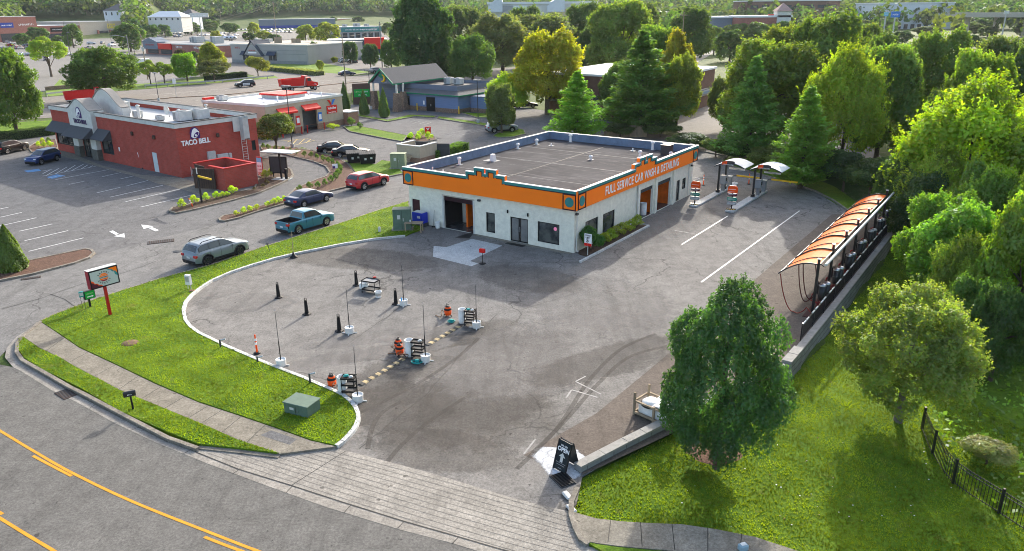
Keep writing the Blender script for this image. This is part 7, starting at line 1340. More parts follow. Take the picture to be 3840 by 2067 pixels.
pst = thing('portable_sign', 'leaning no parking sign on a black rubber base beside the brick wall', 'sign', G(364, 424)); b = MB(); b.tube([(0, 0, .1), (-.35, .1, 1.6)], .03, W['black'], 6); b.build('post', pst); b = MB(); b.lathe((0, 0, 0), [(.35, 0), (.33, .12), (.1, .25), (.01, .25)], W['black'], 12); b.build('base', pst); b = MB(); b.slab([(-.5, .05, 1.3), (-.22, .05, 1.22), (-.38, .09, 1.85), (-.62, .09, 1.9)], (0, .02, 0), W['text_white']); b.build('panel', pst)
b = MB(); b.box(0, .3, -.02, 0, 1.6, 2.1, W['text_white']); o = b.build('notice', tbm); o.location = (-13.9, 0, 0)
for u, v, l in ((893, 410, 'left of the two black dumpsters on the lawn edge'), (925, 412, 'right black dumpster with two white stickers')):
    t = thing('dumpster', l, 'dumpster', G(u, v), TYAW+R(52), 'black dumpsters'); b = MB(); b.slab([(-.85, -.75, .15), (.85, -.75, .15), (1.0, -.85, 1.25), (-1.0, -.85, 1.25)], (0, 1.5, 0), W['black']); b.build('body', t)
    for x in (-.5, .5): b = MB(); b.slab([(x-.48, -.9, 1.27), (x+.48, -.9, 1.27), (x+.48, .7, 1.42), (x-.48, .7, 1.42)], (0, 0, .05), W['dkgrey']); [b.slab([(x-.4+k*.25, -.88, 1.33), (x-.33+k*.25, -.88, 1.33), (x-.33+k*.25, .68, 1.48), (x-.4+k*.25, .68, 1.48)], (0, 0, .03), W['black']) for k in range(4)]; b.build('lid', t)
    b = MB(); b.box(-.4, -.15, -.87, -.84, .6, .85, W['offwhite']); b.box(.3, .55, -.87, -.84, .7, .9, W['offwhite']); b.build('sticker', t)
sg2 = thing('yard_sign', 'small white and purple sign among the round shrubs', 'sign', G(844, 432), TYAW+R(60)); b = MB(); b.box(-.3, .3, -.02, .02, .4, .9, W['text_white']); b.box(-.3, 0, -.025, .02, .4, .65, W['purple']); b.build('panel', sg2); b = MB(); b.cyl((-.2, 0, 0), (-.2, 0, .4), .015, .015, W['grey'], 5); b.cyl((.2, 0, 0), (.2, 0, .4), .015, .015, W['grey'], 5); b.build('leg', sg2)
sg3 = thing('yard_sign', 'small red and blue sign behind the yellow green shrubs', 'sign', G(1077, 345), TYAW+R(60)); b = MB(); b.box(-.45, .45, -.06, .06, .5, 1.5, W['bright_red']); b.slab([(-.3, -.07, 1.35), (0, -.07, .95), (.3, -.07, 1.35), (.1, -.07, 1.35), (0, -.07, 1.15), (-.1, -.07, 1.35)], (0, .01, 0), W['text_white']); b.build('panel', sg3); b = MB(); b.box(-.06, .06, -.04, .04, 0, .5, W['dkgrey']); b.build('post', sg3)
gm = thing('monument_sign', 'green and brown roadside sign left of the blue building', 'sign', G(911, 262), TYAW+R(60)); b = MB(); b.box(-1.7, 1.7, -.2, .2, 0, 4.0, M('sign_brown', (.10, .06, .05), .7)); b.build('frame', gm); b = MB(); b.box(-1.5, 1.6, -.22, -.2, 1.4, 2.9, W['sign_green']); o = b.build('panel', gm); illeg(o, -1.3, 0, 2.45, .4, 'pale_lime', -.23); illeg(o, .1, 1.3, 2.45, .4, 'text_white', -.23); illeg(o, -.6, 1.1, 1.8, .35, 'text_white', -.23)
pl = thing('pallet_stack', 'broken wooden pallets leaning on the beige enclosure', 'pallet', G(1022, 409), YAW); b = MB()
for k in range(7): b.slab([(-.6+k*.18, -.3, .05), (-.5+k*.18, -.3, .05), (-.3+k*.18, .3, 1.0), (-.4+k*.18, .3, 1.0)], (0, .03, 0), W['wood'])
b.slab([(-.7, -.25, .15), (.8, -.25, .15), (.8, -.2, .25), (-.7, -.2, .25)], (0, .05, 0), W['wood']); b.build('slat', pl)
wf = thing('wooden_fence', 'grey weathered board fence behind the far corner of the car wash', 'fence', G(1520, 345), R(-4)); b = MB(); [b.box(k*.16, k*.16+.145, -.01, .01, 0, 1.7, W['wood']) for k in range(38)]; b.build('board_panel', wf)
for x in (0, 3, 6): b = MB(); b.box(x-.05, x+.05, .02, .12, 0, 1.75, W['wood']); b.build('post', wf)
# lamp posts, poles
def lamp_post(u, v, vt, label, head=2, m_='dkgrey', base=True, group='parking lot lamp posts'):
    p = G(u, v); h = trunkless_hgt(u, v, vt, p); t = thing('lamp_post', label, 'lamp post', p, random.uniform(0, 3), group); r_ = .07 if dist_of(p) < 180 else .11
    b = MB(); b.cyl((0, 0, 0), (0, 0, h), r_, r_*.8, W[m_], 8); b.build('pole', t)
    if base: b = MB(); b.cyl((0, 0, 0), (0, 0, .6), .25, .25, W['concrete_pale'], 12); b.build('base', t)
    for k in range(head): s_ = -1 if k else 1; b = MB(); b.box(s_*.1, s_*.85, -.22, .22, h-.05, h+.16, W['grey'], .03); b.build('lamp_head', t)
for u, v, vt, l in ((934, 275, 178, 'lamp post left of the blue building'), (1203, 310, 203, 'lamp post right of the blue building'), (736, 373, 218, 'lamp post between the restaurant and the oil change shop'), (400, 254, 184, 'lamp post between the highway and the taco restaurant'), (220, 214, 172, 'lamp post by the guard rail behind the left tree'), (185, 173, 82, 'tall dark lamp post beside the pale green tree'), (343, 160, 110, 'dark lamp post in front of the brick shop'), (690, 85, 60, 'dark lamp post in the dealership'), (1082, 208, 180, 'lamp post behind the blue building'), (968, 168, 118, 'dark lamp post right of the round trees'), (170, 112, 55, 'slim lamp post at the mall entrance'), (280, 105, 50, 'slim lamp post in the middle of the mall lot')): lamp_post(u, v, vt, l, 1 if v < 200 else 2, base=v > 200)
def util_pole(u, v, vt, label, cross=True, m_='wood', box=False, arm=False, r0=.16):
    p = G(u, v); h = trunkless_hgt(u, v, vt, p); t = thing('utility_pole', label, 'utility pole', p, hd+R(90)*0, 'utility poles'); b = MB(); b.cyl((0, 0, 0), (0, 0, h), r0, r0*.7, W[m_], 8); b.build('pole', t)
    if cross: b = MB(); b.box(-.06, .06, -1.2, 1.2, h-.9, h-.78, W['wood']); [b.cyl((0, y, h-.78), (0, y, h-.55), .04, .03, W['grey'], 5) for y in (-1.1, -.5, .5, 1.1)]; b.build('crossarm', t)
    if box:
        for s_ in (-.45, .45): b = MB(); b.cyl((0, s_, h*.62), (0, s_, h*.62+1.1), .28, .28, W['hvac'], 10); b.build('transformer', t)
    if arm: b = MB(); b.tube([(0, 0, h-.6), (-2.2, .4, h-.1), (-3.3, .6, h-.15)], .06, W['galv'], 6); b.box(-3.9, -3.1, .4, .75, h-.28, h-.12, W['grey'], .03); b.build('street_light', t)
    return p+Vector((0, 0, h-.5))
M('pole_grey', (.26, .25, .23), .85, var=.15)
up = [util_pole(338, 205, 88, 'concrete pole with a curved street light behind the restaurant', False, 'pole_grey', arm=True), util_pole(372, 200, 85, 'wooden pole with two transformers behind the tall hedge trees', True, box=True, arm=False), util_pole(871, 228, 85, 'plain wooden pole beside the blue grey sedan', False), util_pole(962, 170, 55, 'pale concrete pole with crossarms left of the big trees', True, 'pole_grey', r0=.2), util_pole(700, 130, 3, 'tall pole beyond the dealership roofs', True), util_pole(560, 80, 22, 'distant utility pole above the car dealership', True), util_pole(600, 60, 10, 'distant utility pole near the hillside houses', True), util_pole(1710, 200, 30, 'wooden pole in the bright lot right of the tall trees', True), util_pole(1838, 100, 18, 'far utility pole behind the trees at the top', True), util_pole(940, 60, 25, 'far utility pole above the green roofed shops', True)]
b = MB()
for a, c in ((0, 1), (1, 4), (2, 3), (0, 2), (3, 7)):
    for dz in (0, -.9): A_, C_ = up[a]+Vector((0, 0, dz)), up[c]+Vector((0, 0, dz)); b.tube([A_.lerp(C_, t)+Vector((0, 0, -4*1.1*t*(1-t))) for t in [i/12 for i in range(13)]], .022, W['black'], 3)
tag(b.build('power_line'), 'power lines strung between the utility poles along the highway', 'power line')
# guard rails
def rail(pts, label):
    P_ = evenly(P2(pts), 2.0); o = P_[0]; t = thing('guard_rail', label, 'guard rail', o, 0, 'steel guard rails'); b = MB(); b.ribbon([p-o for p in P_], .08, .55, .72, W['galv']); b.ribbon([p-o for p in P_], .05, .73, .86, W['galv']); b.build('rail', t)
    for p in P_[::2]: b = MB(); b.box(p.x-o.x-.07, p.x-o.x+.07, p.y-o.y+.05, p.y-o.y+.2, 0, .75, W['grey']); b.build('post', t)
rail([(118, 244), (172, 238), (200, 235)], 'steel guard rail left of the restaurant tower'); rail([(365, 222), (450, 217), (560, 209), (620, 203), (690, 197)], 'long steel guard rail behind the police car')
wl = thing('low_wall', 'low dark retaining wall across the highway at the left', 'wall', G(115, 228)); P_ = P2([(115, 228), (200, 221), (290, 216)]); b = MB(); b.ribbon([p-P_[0] for p in P_], .4, -.1, .9, W['stone']); b.build('wall_face', wl)
hs = thing('road_sign', 'small white road sign on a thin post beside the guard rail', 'sign', G(444, 244)); b = MB(); b.cyl((0, 0, 0), (0, 0, 3.6), .05, .05, W['galv'], 6); b.build('post', hs); b = MB(); b.box(-.35, .35, -.08, -.05, 2.8, 3.9, W['text_white']); b.build('panel', hs)
# litter specks
b = MB()
for _ in range(70):
    u = random.choice([random.uniform(1500, 2450), random.uniform(1950, 2500)]); v = random.uniform(1100, 1330); p = GT(u, v); s_ = random.uniform(.01, .028); b.box(p.x-s_, p.x+s_, p.y-s_*.7, p.y+s_*.7, terr(p.x, p.y)+.06, terr(p.x, p.y)+.06+s_, W[random.choice(['offwhite', 'wood', 'white', 'dirt'])])
tag(b.build('fallen_leaves'), kind='stuff')
# ================================================================= beyond the highway
def bld(name, label, uL, vL, uR, vR, vtop, depth, m_, roofm='roof_grey', cat='building', para=.5, hgt=None):
    "box building standing on the line between two ground points of its visible front"
    a, c = G(uL, vL), G(uR, vR); L_ = (c-a).length; rz = math.atan2(c.y-a.y, c.x-a.x); h = hgt or trunkless_hgt(uL, vL, vtop, a)
    t = thing(name, label, cat, a, rz); b = MB(); b.box(0, L_, 0, depth, -.3, h-.3, W[m_]); b.build('wall', t); b = MB(); b.box(-.15, L_+.15, -.15, depth+.15, h-.3, h, W['offwhite']); b.box(.3, L_-.3, .3, depth-.3, h, h+.03, W[roofm]); b.build('roof', t); return t, L_, h
M('win_far', (.05, .055, .06), .2, var=.3); M('sign_blue', (.02, .05, .3), .5, var=0); M('sign_yellow', (.75, .6, .03), .5, var=0); M('grey_siding', (.30, .305, .31), .8, var=.08); M('grey_block', (.33, .32, .305), .85, var=.06, vs=.3); M('dark_blueb', (.035, .05, .08), .7, var=.1); M('slate_blue', (.16, .19, .235), .8, var=.1); M('house_white', (.58, .62, .66), .7, var=.08)
def boxes(t, name, lst, m_):
    for q in lst: b = MB(); b.box(*q, W[m_]); b.build(name, t)
def hv(t, lst, z):
    for x, y, w_, d, h in lst: hvacu(t, x, y, w_, d, h, z, False)
# brick mall
t, L_, h = bld('shopping_mall', 'long red brick mall front with blue sign, upper left', -120, 112, 101, 102, 44, 60, 'brick_far', hgt=None)
t2 = t; k = L_/221.
h_ = h; xx = lambda u: (u+120)*k
boxes(t, 'window', [(xx(0), xx(50), -.3, .05, .2, h*.33), (xx(-118), xx(-20), -.3, .05, .2, h*.3)], 'win_far')
b = MB(); b.box(xx(4), xx(37), -.35, -.05, h*.56, h*.76, W['sign_blue']); o = b.build('sign_board', t); illeg(o, xx(6), xx(35), h*.66, 1.0, 'text_white', -.36); illeg(t, xx(52), xx(92), h*.68, 1.5, 'text_white', -.06)
t, L_, h = bld('shop', 'low brick shop with a small dark sign between mall and discount store', 102, 101, 206, 97, 65, 50, 'brick_far')
b = MB(); b.box(L_*.28, L_*.58, -.3, 0, h*.55, h*.85, W['black']); o = b.build('sign_board', t); illeg(o, L_*.32, L_*.55, h*.7, .7, 'text_white', -.31); boxes(t, 'window', [(L_*.1, L_*.95, -.1, .05, .3, h*.42)], 'win_far')
t, L_, h = bld('discount_store', 'beige discount store with yellow sign letters above its windows', 207, 96, 332, 90, 55, 55, 'beige', 'grey')
text('lettering', 'DOLLAR\nGENERAL', 2.0, W['sign_yellow'], t, onface(L_*.6, -.15, h*.68), .03, .05); b = MB(); b.box(L_*.5, L_*.7, -.1, -.0, h*.45, h*.92, W['beige']); b.build('sign_board', t)
for x0, x1 in ((.33, .52), (.56, .66), (.7, .9)): boxes(t, 'window', [(L_*x0, L_*x1, -.1, .05, .4, h*.4)], 'win_far')
for x in (.3, .535, .68, .92): boxes(t, 'pillar', [(L_*x, L_*x+1.5, -.8, 0, 0, h*.45)], 'brick_far')
# red fronted shop row
t, L_, h = bld('shop', 'red and brick shop row with blue grey gabled end behind the small trees', 368, 135, 545, 146, 107, 28, 'brick_far', 'grey')
boxes(t, 'fascia', [(L_*.22, L_*.41, -.6, -.02, h*.5, h*.98)], 'bright_red'); boxes(t, 'wall', [(-.5, L_*.22, -.7, 3, h*.45, h*1.1)], 'slate_blue'); b = MB(); b.slab([(-.8, -.75, h*1.1), (L_*.22, -.75, h*1.1), (L_*.1, -.75, h*1.45)], (0, 6, 0), W['slate_blue']); b.build('gable', t)
boxes(t, 'window', [(L_*.24, L_*.40, -.1, .05, .3, h*.45), (L_*.04, L_*.2, -.1, .05, .3, h*.42)], 'win_far'); illeg(t, L_*.47, L_*.56, h*.75, 1.1, 'text_white', -.1); illeg(t, L_*.72, L_*.86, h*.75, 1.1, 'text_white', -.1); illeg(t, L_*.03, L_*.17, h*.85, .9, 'red_paint', -.75)
hv(t, [(L_*.3, 14, 3, 3, 2), (L_*.42, 12, 4, 4, 2.6), (L_*.55, 12, 2, 2, 1.5), (L_*.68, 12, 4, 4, 2.8)], h)
# grey clinic with gabled entrance
t, L_, h = bld('grey_building', 'pale grey commercial building with steep dark gabled entrance', 585, 157, 777, 163, 110, 30, 'grey_block', 'beige')
gx_ = L_*.32; b = MB(); b.slab([(gx_-4.2, -1.2, h*.42), (gx_+4.2, -1.2, h*.42), (gx_, -1.2, h*1.12)], (0, 8, 0), W['grey_block']); b.build('gable', t); b = MB()
for s_ in (-1, 1): b.slab([(gx_+s_*4.6, -1.5, h*.38), (gx_, -1.5, h*1.18), (gx_, 7, h*1.18), (gx_+s_*4.6, 7, h*.38)], (0, 0, .2), M('gable_dark', (.07, .08, .10), .85, var=.1))
b.build('gable_roof', t); illeg(t, gx_-1.6, gx_+1.6, h*.68, .5, 'red_paint', -1.25); b = MB(); b.box(gx_-2, gx_+2, -1.3, -1.2, h*.52, h*.6, W['text_white']); b.build('sign_board', t); illeg(t, L_*.06, L_*.13, h*.8, .9, 'red_paint', -.05)
for x0, x1 in ((.155, .235), (.5, .6)): b = MB(); b.slab([(L_*x0-.3, -.05, h*.62), (L_*x1+.3, -.05, h*.62), (L_*x1+.3, -1.3, h*.42), (L_*x0-.3, -1.3, h*.42)], (0, 0, .1), W['dark_blueb']); b.build('awning', t); boxes(t, 'window', [(L_*x0, L_*(x0+x1)/2-.2, -.06, .05, h*.12, h*.45), (L_*(x0+x1)/2+.2, L_*x1, -.06, .05, h*.12, h*.45)], 'win_far')
boxes(t, 'base_course', [(-.05, L_*.98, -.08, 0, 0, h*.16)], 'grey'); boxes(t, 'wall_band', [(L_*.44, L_*.98, -.05, 0, h*.5, h*.52), (L_*.44, L_*.98, -.05, 0, h*.68, h*.7)], 'grey')
hv(t, [(L_*.1, 10, 2, 2, 1.4), (L_*.2, 12, 2, 2, 1.3)], h); boxes(t, 'roof_screen', [(L_*.35, L_*.45, 9, 9.2, h, h+2), (L_*.5, L_*.62, 12, 12.2, h, h+1.5)], 'wood')
# dealership and further shops
t, L_, h = bld('dealership', 'long pale dealership building with white roof edge beyond the parked cars', 549, 64, 733, 62, 42, 40, 'beige'); boxes(t, 'door', [(L_*.6, L_*.68, -.1, .05, 0, h*.5)], 'win_far')
t, L_, h = bld('warehouse', 'dark blue grey warehouse with navy base band in front of the pale dealership', 653, 75, 845, 72, 49, 24, 'slate_blue'); boxes(t, 'base_course', [(-.05, L_+.05, -.1, .0, 0, h*.38)], 'sign_blue')
t, L_, h = bld('warehouse', 'brown and white warehouse beside the navy banded one', 846, 66, 890, 64, 48, 30, 'brick_far'); 
t, L_, h = bld('warehouse', 'pale blue roofed warehouse in front of the wooded hill', 724, 55, 826, 54, 39, 40, 'house_white')
t, L_, h = bld('shop', 'low white shop with dark sign at the left of the dealership', 493, 62, 549, 62, 43, 20, 'offwhite'); boxes(t, 'window', [(L_*.1, L_*.4, -.1, .05, .2, h*.5)], 'win_far')
t, L_, h = bld('shop', 'strip of shops with dark green fascia and white roof units', 860, 97, 960, 94, 68, 25, 'grey_siding'); boxes(t, 'fascia', [(0, L_, -.5, -.02, h*.55, h*.95)], 'teal'); boxes(t, 'window', [(L_*(.03+.16*i), L_*(.14+.16*i), -.1, .05, .2, h*.45) for i in range(6)], 'win_far'); hv(t, [(L_*.2, 8, 3, 2, 1.5), (L_*.5, 8, 4, 3, 2), (L_*.75, 8, 3, 2, 1.5)], h); illeg(t, L_*.1, L_*.9, h*.75, 1.1, 'text_white', -.52)
t, L_, h = bld('restaurant_bar', 'dark slate building with bright red corner block behind the round trees', 826, 139, 975, 136, 101, 16, 'dark_blueb', 'offwhite'); boxes(t, 'wall', [(L_*.62, L_*.96, -.7, 5, h*.35, h*1.12)], 'bright_red'); boxes(t, 'window', [(L_*.05, L_*.3, -.1, .05, h*.55, h*.8), (L_*.35, L_*.55, -.1, .05, .3, h*.45)], 'glass')
# houses on the hill
for u, v, w_, dp, hh_, c_, l in ((285, 50, 46, 20, 8, 'house_white', 'white house with grey hipped roof at the foot of the wooded hill'), (250, 24, 60, 18, 9, 'grey_siding', 'row of grey roofed townhouses climbing the hill'), (470, 52, 34, 14, 6, 'house_white', 'white bungalow with brown roof beyond the white shop'), (730, 26, 40, 15, 8, 'house_white', 'white house high on the wooded hillside'), (772, 40, 26, 12, 6, 'brick_far', 'small house with pink roof on the hillside'), (860, 36, 22, 12, 5, 'beige', 'small beige house among the hillside trees'), (415, 57, 90, 15, 5, 'offwhite', 'low white commercial strip behind the mall trees')):
    p = G(u, max(v, 46)); d_ = (610+(50-v)*6 if u < 400 else 1010+(50-v)*10) if v < 50 else 560+(60-v)*5; dr = G(u, 60); dr = Vector((dr.x, dr.y, 0)).normalized(); 
    ry = FW+RT*((u*1.49068-1920)/F_PX)-UP*((v*1.49068-1033.5)/F_PX); p = Vector((0, 0, CAMH))+ry*d_; z0 = p.z-1
    t = thing('house', l, 'house', (p.x, p.y, z0), R(-8)); s_ = w_*1.49068/F_PX*d_; L_, D_, H_ = s_, dp, hh_
    b = MB(); b.box(-L_/2, L_/2, 0, D_, -6, H_, W[c_]); b.build('wall', t); b = MB(); zr = H_+D_*.28
    if L_ > 6: b.add([(-L_/2-.6, -.6, H_), (L_/2+.6, -.6, H_), (L_/2+.6, D_+.6, H_), (-L_/2-.6, D_+.6, H_), (-L_/2+D_*.4, D_/2, zr), (L_/2-D_*.4, D_/2, zr)], [(0, 1, 5, 4), (2, 3, 4, 5), (1, 2, 5), (3, 0, 4), (0, 1, 2, 3)], W['shingle'] if c_ != 'offwhite' else W['roof_white'])
    b.build('roof', t); n_ = max(2, int(L_/4))
    for i in range(n_): boxes(t, 'window', [(-L_/2+L_*(i+.3)/n_, -L_/2+L_*(i+.3)/n_+1.2, -.06, .02, H_*.55, H_*.85)], 'win_far')
# hotel, brown offices, far dealership, flyover, signs
def atd(u, v, d): ry = FW+RT*((u*1.49068-1920)/F_PX)-UP*((v*1.49068-1033.5)/F_PX); return Vector((0, 0, CAMH))+ry*(d/1.0)
def farblock(name, label, u0, u1, vt, d, H0, depth, m_, cat='building', rz=0):
    p = atd(u0, vt, d); q = atd(u1, vt, d); top = (p.z+q.z)/2; L_ = q.x-p.x; t = thing(name, label, cat, (p.x, p.y, 0), rz); b = MB(); b.box(0, L_, 0, depth, -2, top, W[m_]); b.build('wall', t); b = MB(); b.box(-.5, L_+.5, -.5, depth+.5, top, top+.8, W['roof_white']); b.build('roof', t); return t, L_, top
t, L_, h = farblock('hotel', 'large pale hotel with curved white gables above the tree tops', 1228, 1500, 10, 300, 0, 22, 'offwhite')
text('lettering', 'CANDLEWOOD\nSUITES', 2.0, W['txt_purple'], t, onface(L_*.235, -.2, h-2.6), .02, .1); k = L_/272
for u0, u1, m_ in ((1263, 1290, 'grey_siding'), (1290, 1326, 'house_white'), (1396, 1450, 'tan_wall')): boxes(t, 'wing_wall', [((u0-1228)*k, (u1-1228)*k, -1.0, .0, -1, h-.6 if m_ != 'tan_wall' else h-2)], m_)
for u0, u1 in ((1228, 1264), (1376, 1420)):
    b = MB(); n_ = 12; pts = [((u0-1228)*k+(u1-u0)*k*i/n_, h-1+3.4*math.sin(math.pi*(i/n_)*.62)) for i in range(n_+1)]; b.slab([(pts[0][0], -1.2, h-3)]+[(x, -1.2, z) for x, z in pts]+[(pts[-1][0], -1.2, h-3)], (0, 18, 0), W['house_white']); b.build('curved_gable', t)
for u in (1268, 1275, 1301, 1311, 1331, 1340, 1402, 1412, 1432, 1441, 1452):
    for z in (h-7.2, h-10.5): boxes(t, 'window', [((u-1228)*k, (u-1228)*k+1.3, -1.12, -1.0, z, z+2.6)], 'win_far')
t, L_, h = farblock('office_block', 'long low brown office complex on the skyline at the upper right', 1880, 2115, 3, 620, 0, 40, 'brick_brown'); boxes(t, 'window', [(L_*(.04+.12*i), L_*(.12+.12*i), -.3, .1, h-5.5, h-3) for i in range(8)], 'win_far')
t, L_, h = farblock('dealership', 'long pale blue showroom behind rows of white cars, top right', 2212, 2402, 9, 560, 0, 40, 'house_white'); boxes(t, 'window', [(L_*(.1+.09*i), L_*(.15+.09*i), -.3, .1, .2, 3.5) for i in range(9)], 'win_far')
t, L_, h = farblock('shop', 'low shop with pyramid roof turret and red sign behind the tree tops', 1860, 1990, 44, 330, 0, 14, 'brick_far'); b = MB(); x = L_*.86; b.box(x-3, x+3, -.5, 5, 0, h+2.5, W['offwhite']); b.add([(x-3.6, -1, h+2.5), (x+3.6, -1, h+2.5), (x+3.6, 5.6, h+2.5), (x-3.6, 5.6, h+2.5), (x, 2.3, h+6)], [(0, 1, 4), (1, 2, 4), (2, 3, 4), (3, 0, 4)], M('roof_pink', (.38, .25, .22), .8, var=.1)); b.build('turret', t)
t, L_, h = farblock('shop', 'white roofed blue shop left of the pyramid roof turret', 1745, 1855, 46, 340, 0, 12, 'slate_blue')
def pylon(u, vt, vb, w_, d, m_, label, hb):
    p, q = atd(u, vt, d), atd(u, vb, d); t = thing('pylon_sign', label, 'sign', (p.x, p.y, 0)); b = MB(); b.cyl((0, 0, -.5), (0, 0, q.z), .35, .3, W['galv'], 8); b.build('post', t); s_ = w_*1.49068/F_PX*d; b = MB(); b.box(-s_/2, s_/2, -.3, .3, q.z, p.z, W[m_]); o = b.build('panel', t); illeg(o, -s_*.36, s_*.36, (p.z+q.z)/2, (p.z-q.z)*.35, 'text_white', -.32)
pylon(2254, 29, 44, 22, 300, 'logo_blue', 'big dark blue pylon sign above the trees at the upper right', 10); pylon(2230, 31, 41, 10, 300, 'sky_blue', 'round pale blue sign joined to the left of the blue pylon sign', 10); pylon(1940, 36, 46, 14, 330, 'bright_red', 'red pylon sign beside the pyramid roof turret', 9); pylon(2533, 27, 36, 12, 360, 'offwhite', 'white fuel station sign at the far right', 9); pylon(500, 33, 44, 46, 520, 'offwhite', 'white billboard with dark lettering behind the shops at the left', 9)
fo = thing('flyover', 'concrete highway bridge with guard rail at the right edge of the skyline', 'bridge', (0, 0, 0)); A_, C_ = atd(2390, 36, 430), atd(2640, 32, 400); d_ = (C_-A_).normalized(); b = MB(); b.ribbon([A_, C_], 12, A_.z-1.6, A_.z, M('bridge_conc', (.42, .38, .32), .8, var=.1)); b.build('deck', fo); b = MB(); b.ribbon([A_, C_], .4, A_.z, A_.z+1.0, W['bridge_conc'], off=-5.8); b.build('parapet', fo)
for t_ in (.2, .5, .8): p = A_.lerp(C_, t_); b = MB(); b.box(p.x-1, p.x+1, p.y-1, p.y+1, -1, A_.z-1.6, W['bridge_conc']); b.build('pillar', fo)
# box truck and silver trailer
bt = thing('box_truck', 'white box truck with orange stripe behind the dark big tree', 'truck', G(372, 173), hd+R(20)); b = MB(); b.box(-3, 2, -1.2, 1.2, .9, 3.4, W['white']); b.box(-3, 2, -1.21, 1.21, 1.4, 2.1, M('stripe_gold', (.5, .3, .08), .5)); b.build('box', bt); b = MB(); b.box(2.1, 3.9, -1.05, 1.05, .5, 2.3, W['white'], .15); b.build('cab', bt); b = MB(); b.box(3.6, 3.91, -.9, .9, 1.5, 2.1, W['glass']); b.build('windshield', bt)
for x in (-2, 2.9):
    for s_ in (-1, 1): b = MB(); b.cyl((x, s_*1.0, .48), (x, s_*1.2, .48), .48, .48, W['tyre'], 14); b.build('wheel', bt)
bt.location = G(354, 176); bt.rotation_euler.z = hd+math.pi
at_ = thing('camper_trailer', 'rounded silver camper trailer behind the grey gabled building', 'trailer', G(588, 158*.95), hd); b = MB(); pr = [(1.2*math.cos(a), 1.75+1.25*math.sin(a)) for a in [R(i*20) for i in range(18)]]
b.lathe((0, 0, 1.75), [(.3, -4.2), (1.0, -3.9), (1.25, -3.0), (1.25, 3.0), (1.0, 3.9), (.3, 4.2)], M('silver', (.6, .61, .62), .25, metal=.8, var=.1), 18, 'x'); b.build('body', at_)
for x in (-2.2, 0, 2.2): b = MB(); b.box(x-.5, x+.5, -1.27, -1.2, 1.8, 2.4, W['glass']); b.build('window', at_)
for x in (-.6, .6): b = MB(); b.cyl((x, -1.1, .4), (x, -.9, .4), .4, .4, W['tyre'], 12); b.build('wheel', at_)
at_.location = G(580, 103)
# wooded hills on the skyline
hill = MB(); 
def hillz(x, y):
    d = math.hypot(x, y); a = math.degrees(math.atan2(x, y)); z = 0
    z += min(50, max(0, .085*(d-630-400*ss(-25.5, -22.5, a))))*(1-ss(-24, 6, a)*.55)*(1-ss(4, 20, a))
    z += 26*ss(700, 1500, d)*(1+.25*math.sin(a*.35)) 
    z += 55*ss(1500, 3000, d)*(1+.3*math.sin(a*.22+1))
    return z
vv, ff = [], []; da = np.linspace(-58, 50, 90); dd_ = np.concatenate([np.linspace(560, 1050, 30), np.linspace(1100, 3800, 20)])
for a in da:
    for d in dd_: x, y = d*math.sin(R(a)), d*math.cos(R(a)); vv.append((x, y, hillz(x, y)-.4))
nn = len(dd_); hill.add(vv, [(i*nn+j, i*nn+j+1, (i+1)*nn+j+1, (i+1)*nn+j) for i in range(len(da)-1) for j in range(nn-1)], W['base_green'], True); tag(hill.build('hills'), kind='structure')
# far-off woods: one mass of foliage clumps
n = 15000; a = R(1)*rng.uniform(-50, 44, n); d = np.exp(rng.uniform(math.log(420), math.log(3300), n)); nh = 4000; d[:nh] = rng.uniform(655, 1150, nh); a[:nh] = R(1)*rng.uniform(-50, -4, nh); d[:nh] += 380*(a[:nh] > R(-24.5)); ad = np.degrees(a)
keep = np.ones(n, bool)
keep &= ~((ad < -2.5) & (d < 660)); keep &= ~((ad > -24.5) & (ad < -2) & (d < 1010)); keep &= ~((ad > -31.8) & (ad < -25.5) & (d < 770)); keep &= ~((ad > -16.5) & (ad < -10.5) & (d < 880) & (rng.random(n) < .7)); keep &= ~((ad > 13) & (ad < 34) & (d > 380) & (d < 640) & (rng.random(n) < .93)); keep &= ~((ad > -3) & (ad < 4) & (d < 420)); keep &= ~((ad > 5) & (d < 600) & (rng.random(n) < .5))
a, d = a[keep], d[keep]; K_ = len(a); cx_, cy_ = d*np.sin(a), d*np.cos(a); cz_ = np.array([hillz(x, y) for x, y in zip(cx_, cy_)]); rad = rng.uniform(4, 7.5, K_)*(1+(d/2200)); hgt_ = rad*rng.uniform(1.2, 1.9, K_); per = 40
dirs = unit(K_*per).reshape(K_, per, 3); dirs[..., 2] = np.abs(dirs[..., 2])*1.0-.15; C = np.stack([cx_, cy_, cz_+hgt_*.55], 1)[:, None]+dirs*np.stack([rad, rad, hgt_*.75], 1)[:, None]*rng.uniform(.75, 1.05, (K_, per, 1))
tint = (rng.uniform(.65, 1.2, (K_, 1, 1))*np.ones((1, per, 3))*rng.uniform(.8, 1.2, (K_, per, 1)))*np.stack([rng.uniform(.7, 1.3, K_), np.ones(K_), rng.uniform(.8, 1.1, K_)], 1)[:, None]
o = cards('woods', C.reshape(-1, 3), (dirs+rng.normal(0, .35, dirs.shape)).reshape(-1, 3), np.repeat(rad*.42, per), tint.reshape(-1, 3), None, asp=1.2); o.color = (.075, .12, .035, 1); tag(o, kind='stuff')
# ================================================================= trees and shrubs where the photo shows them
T_ = tree
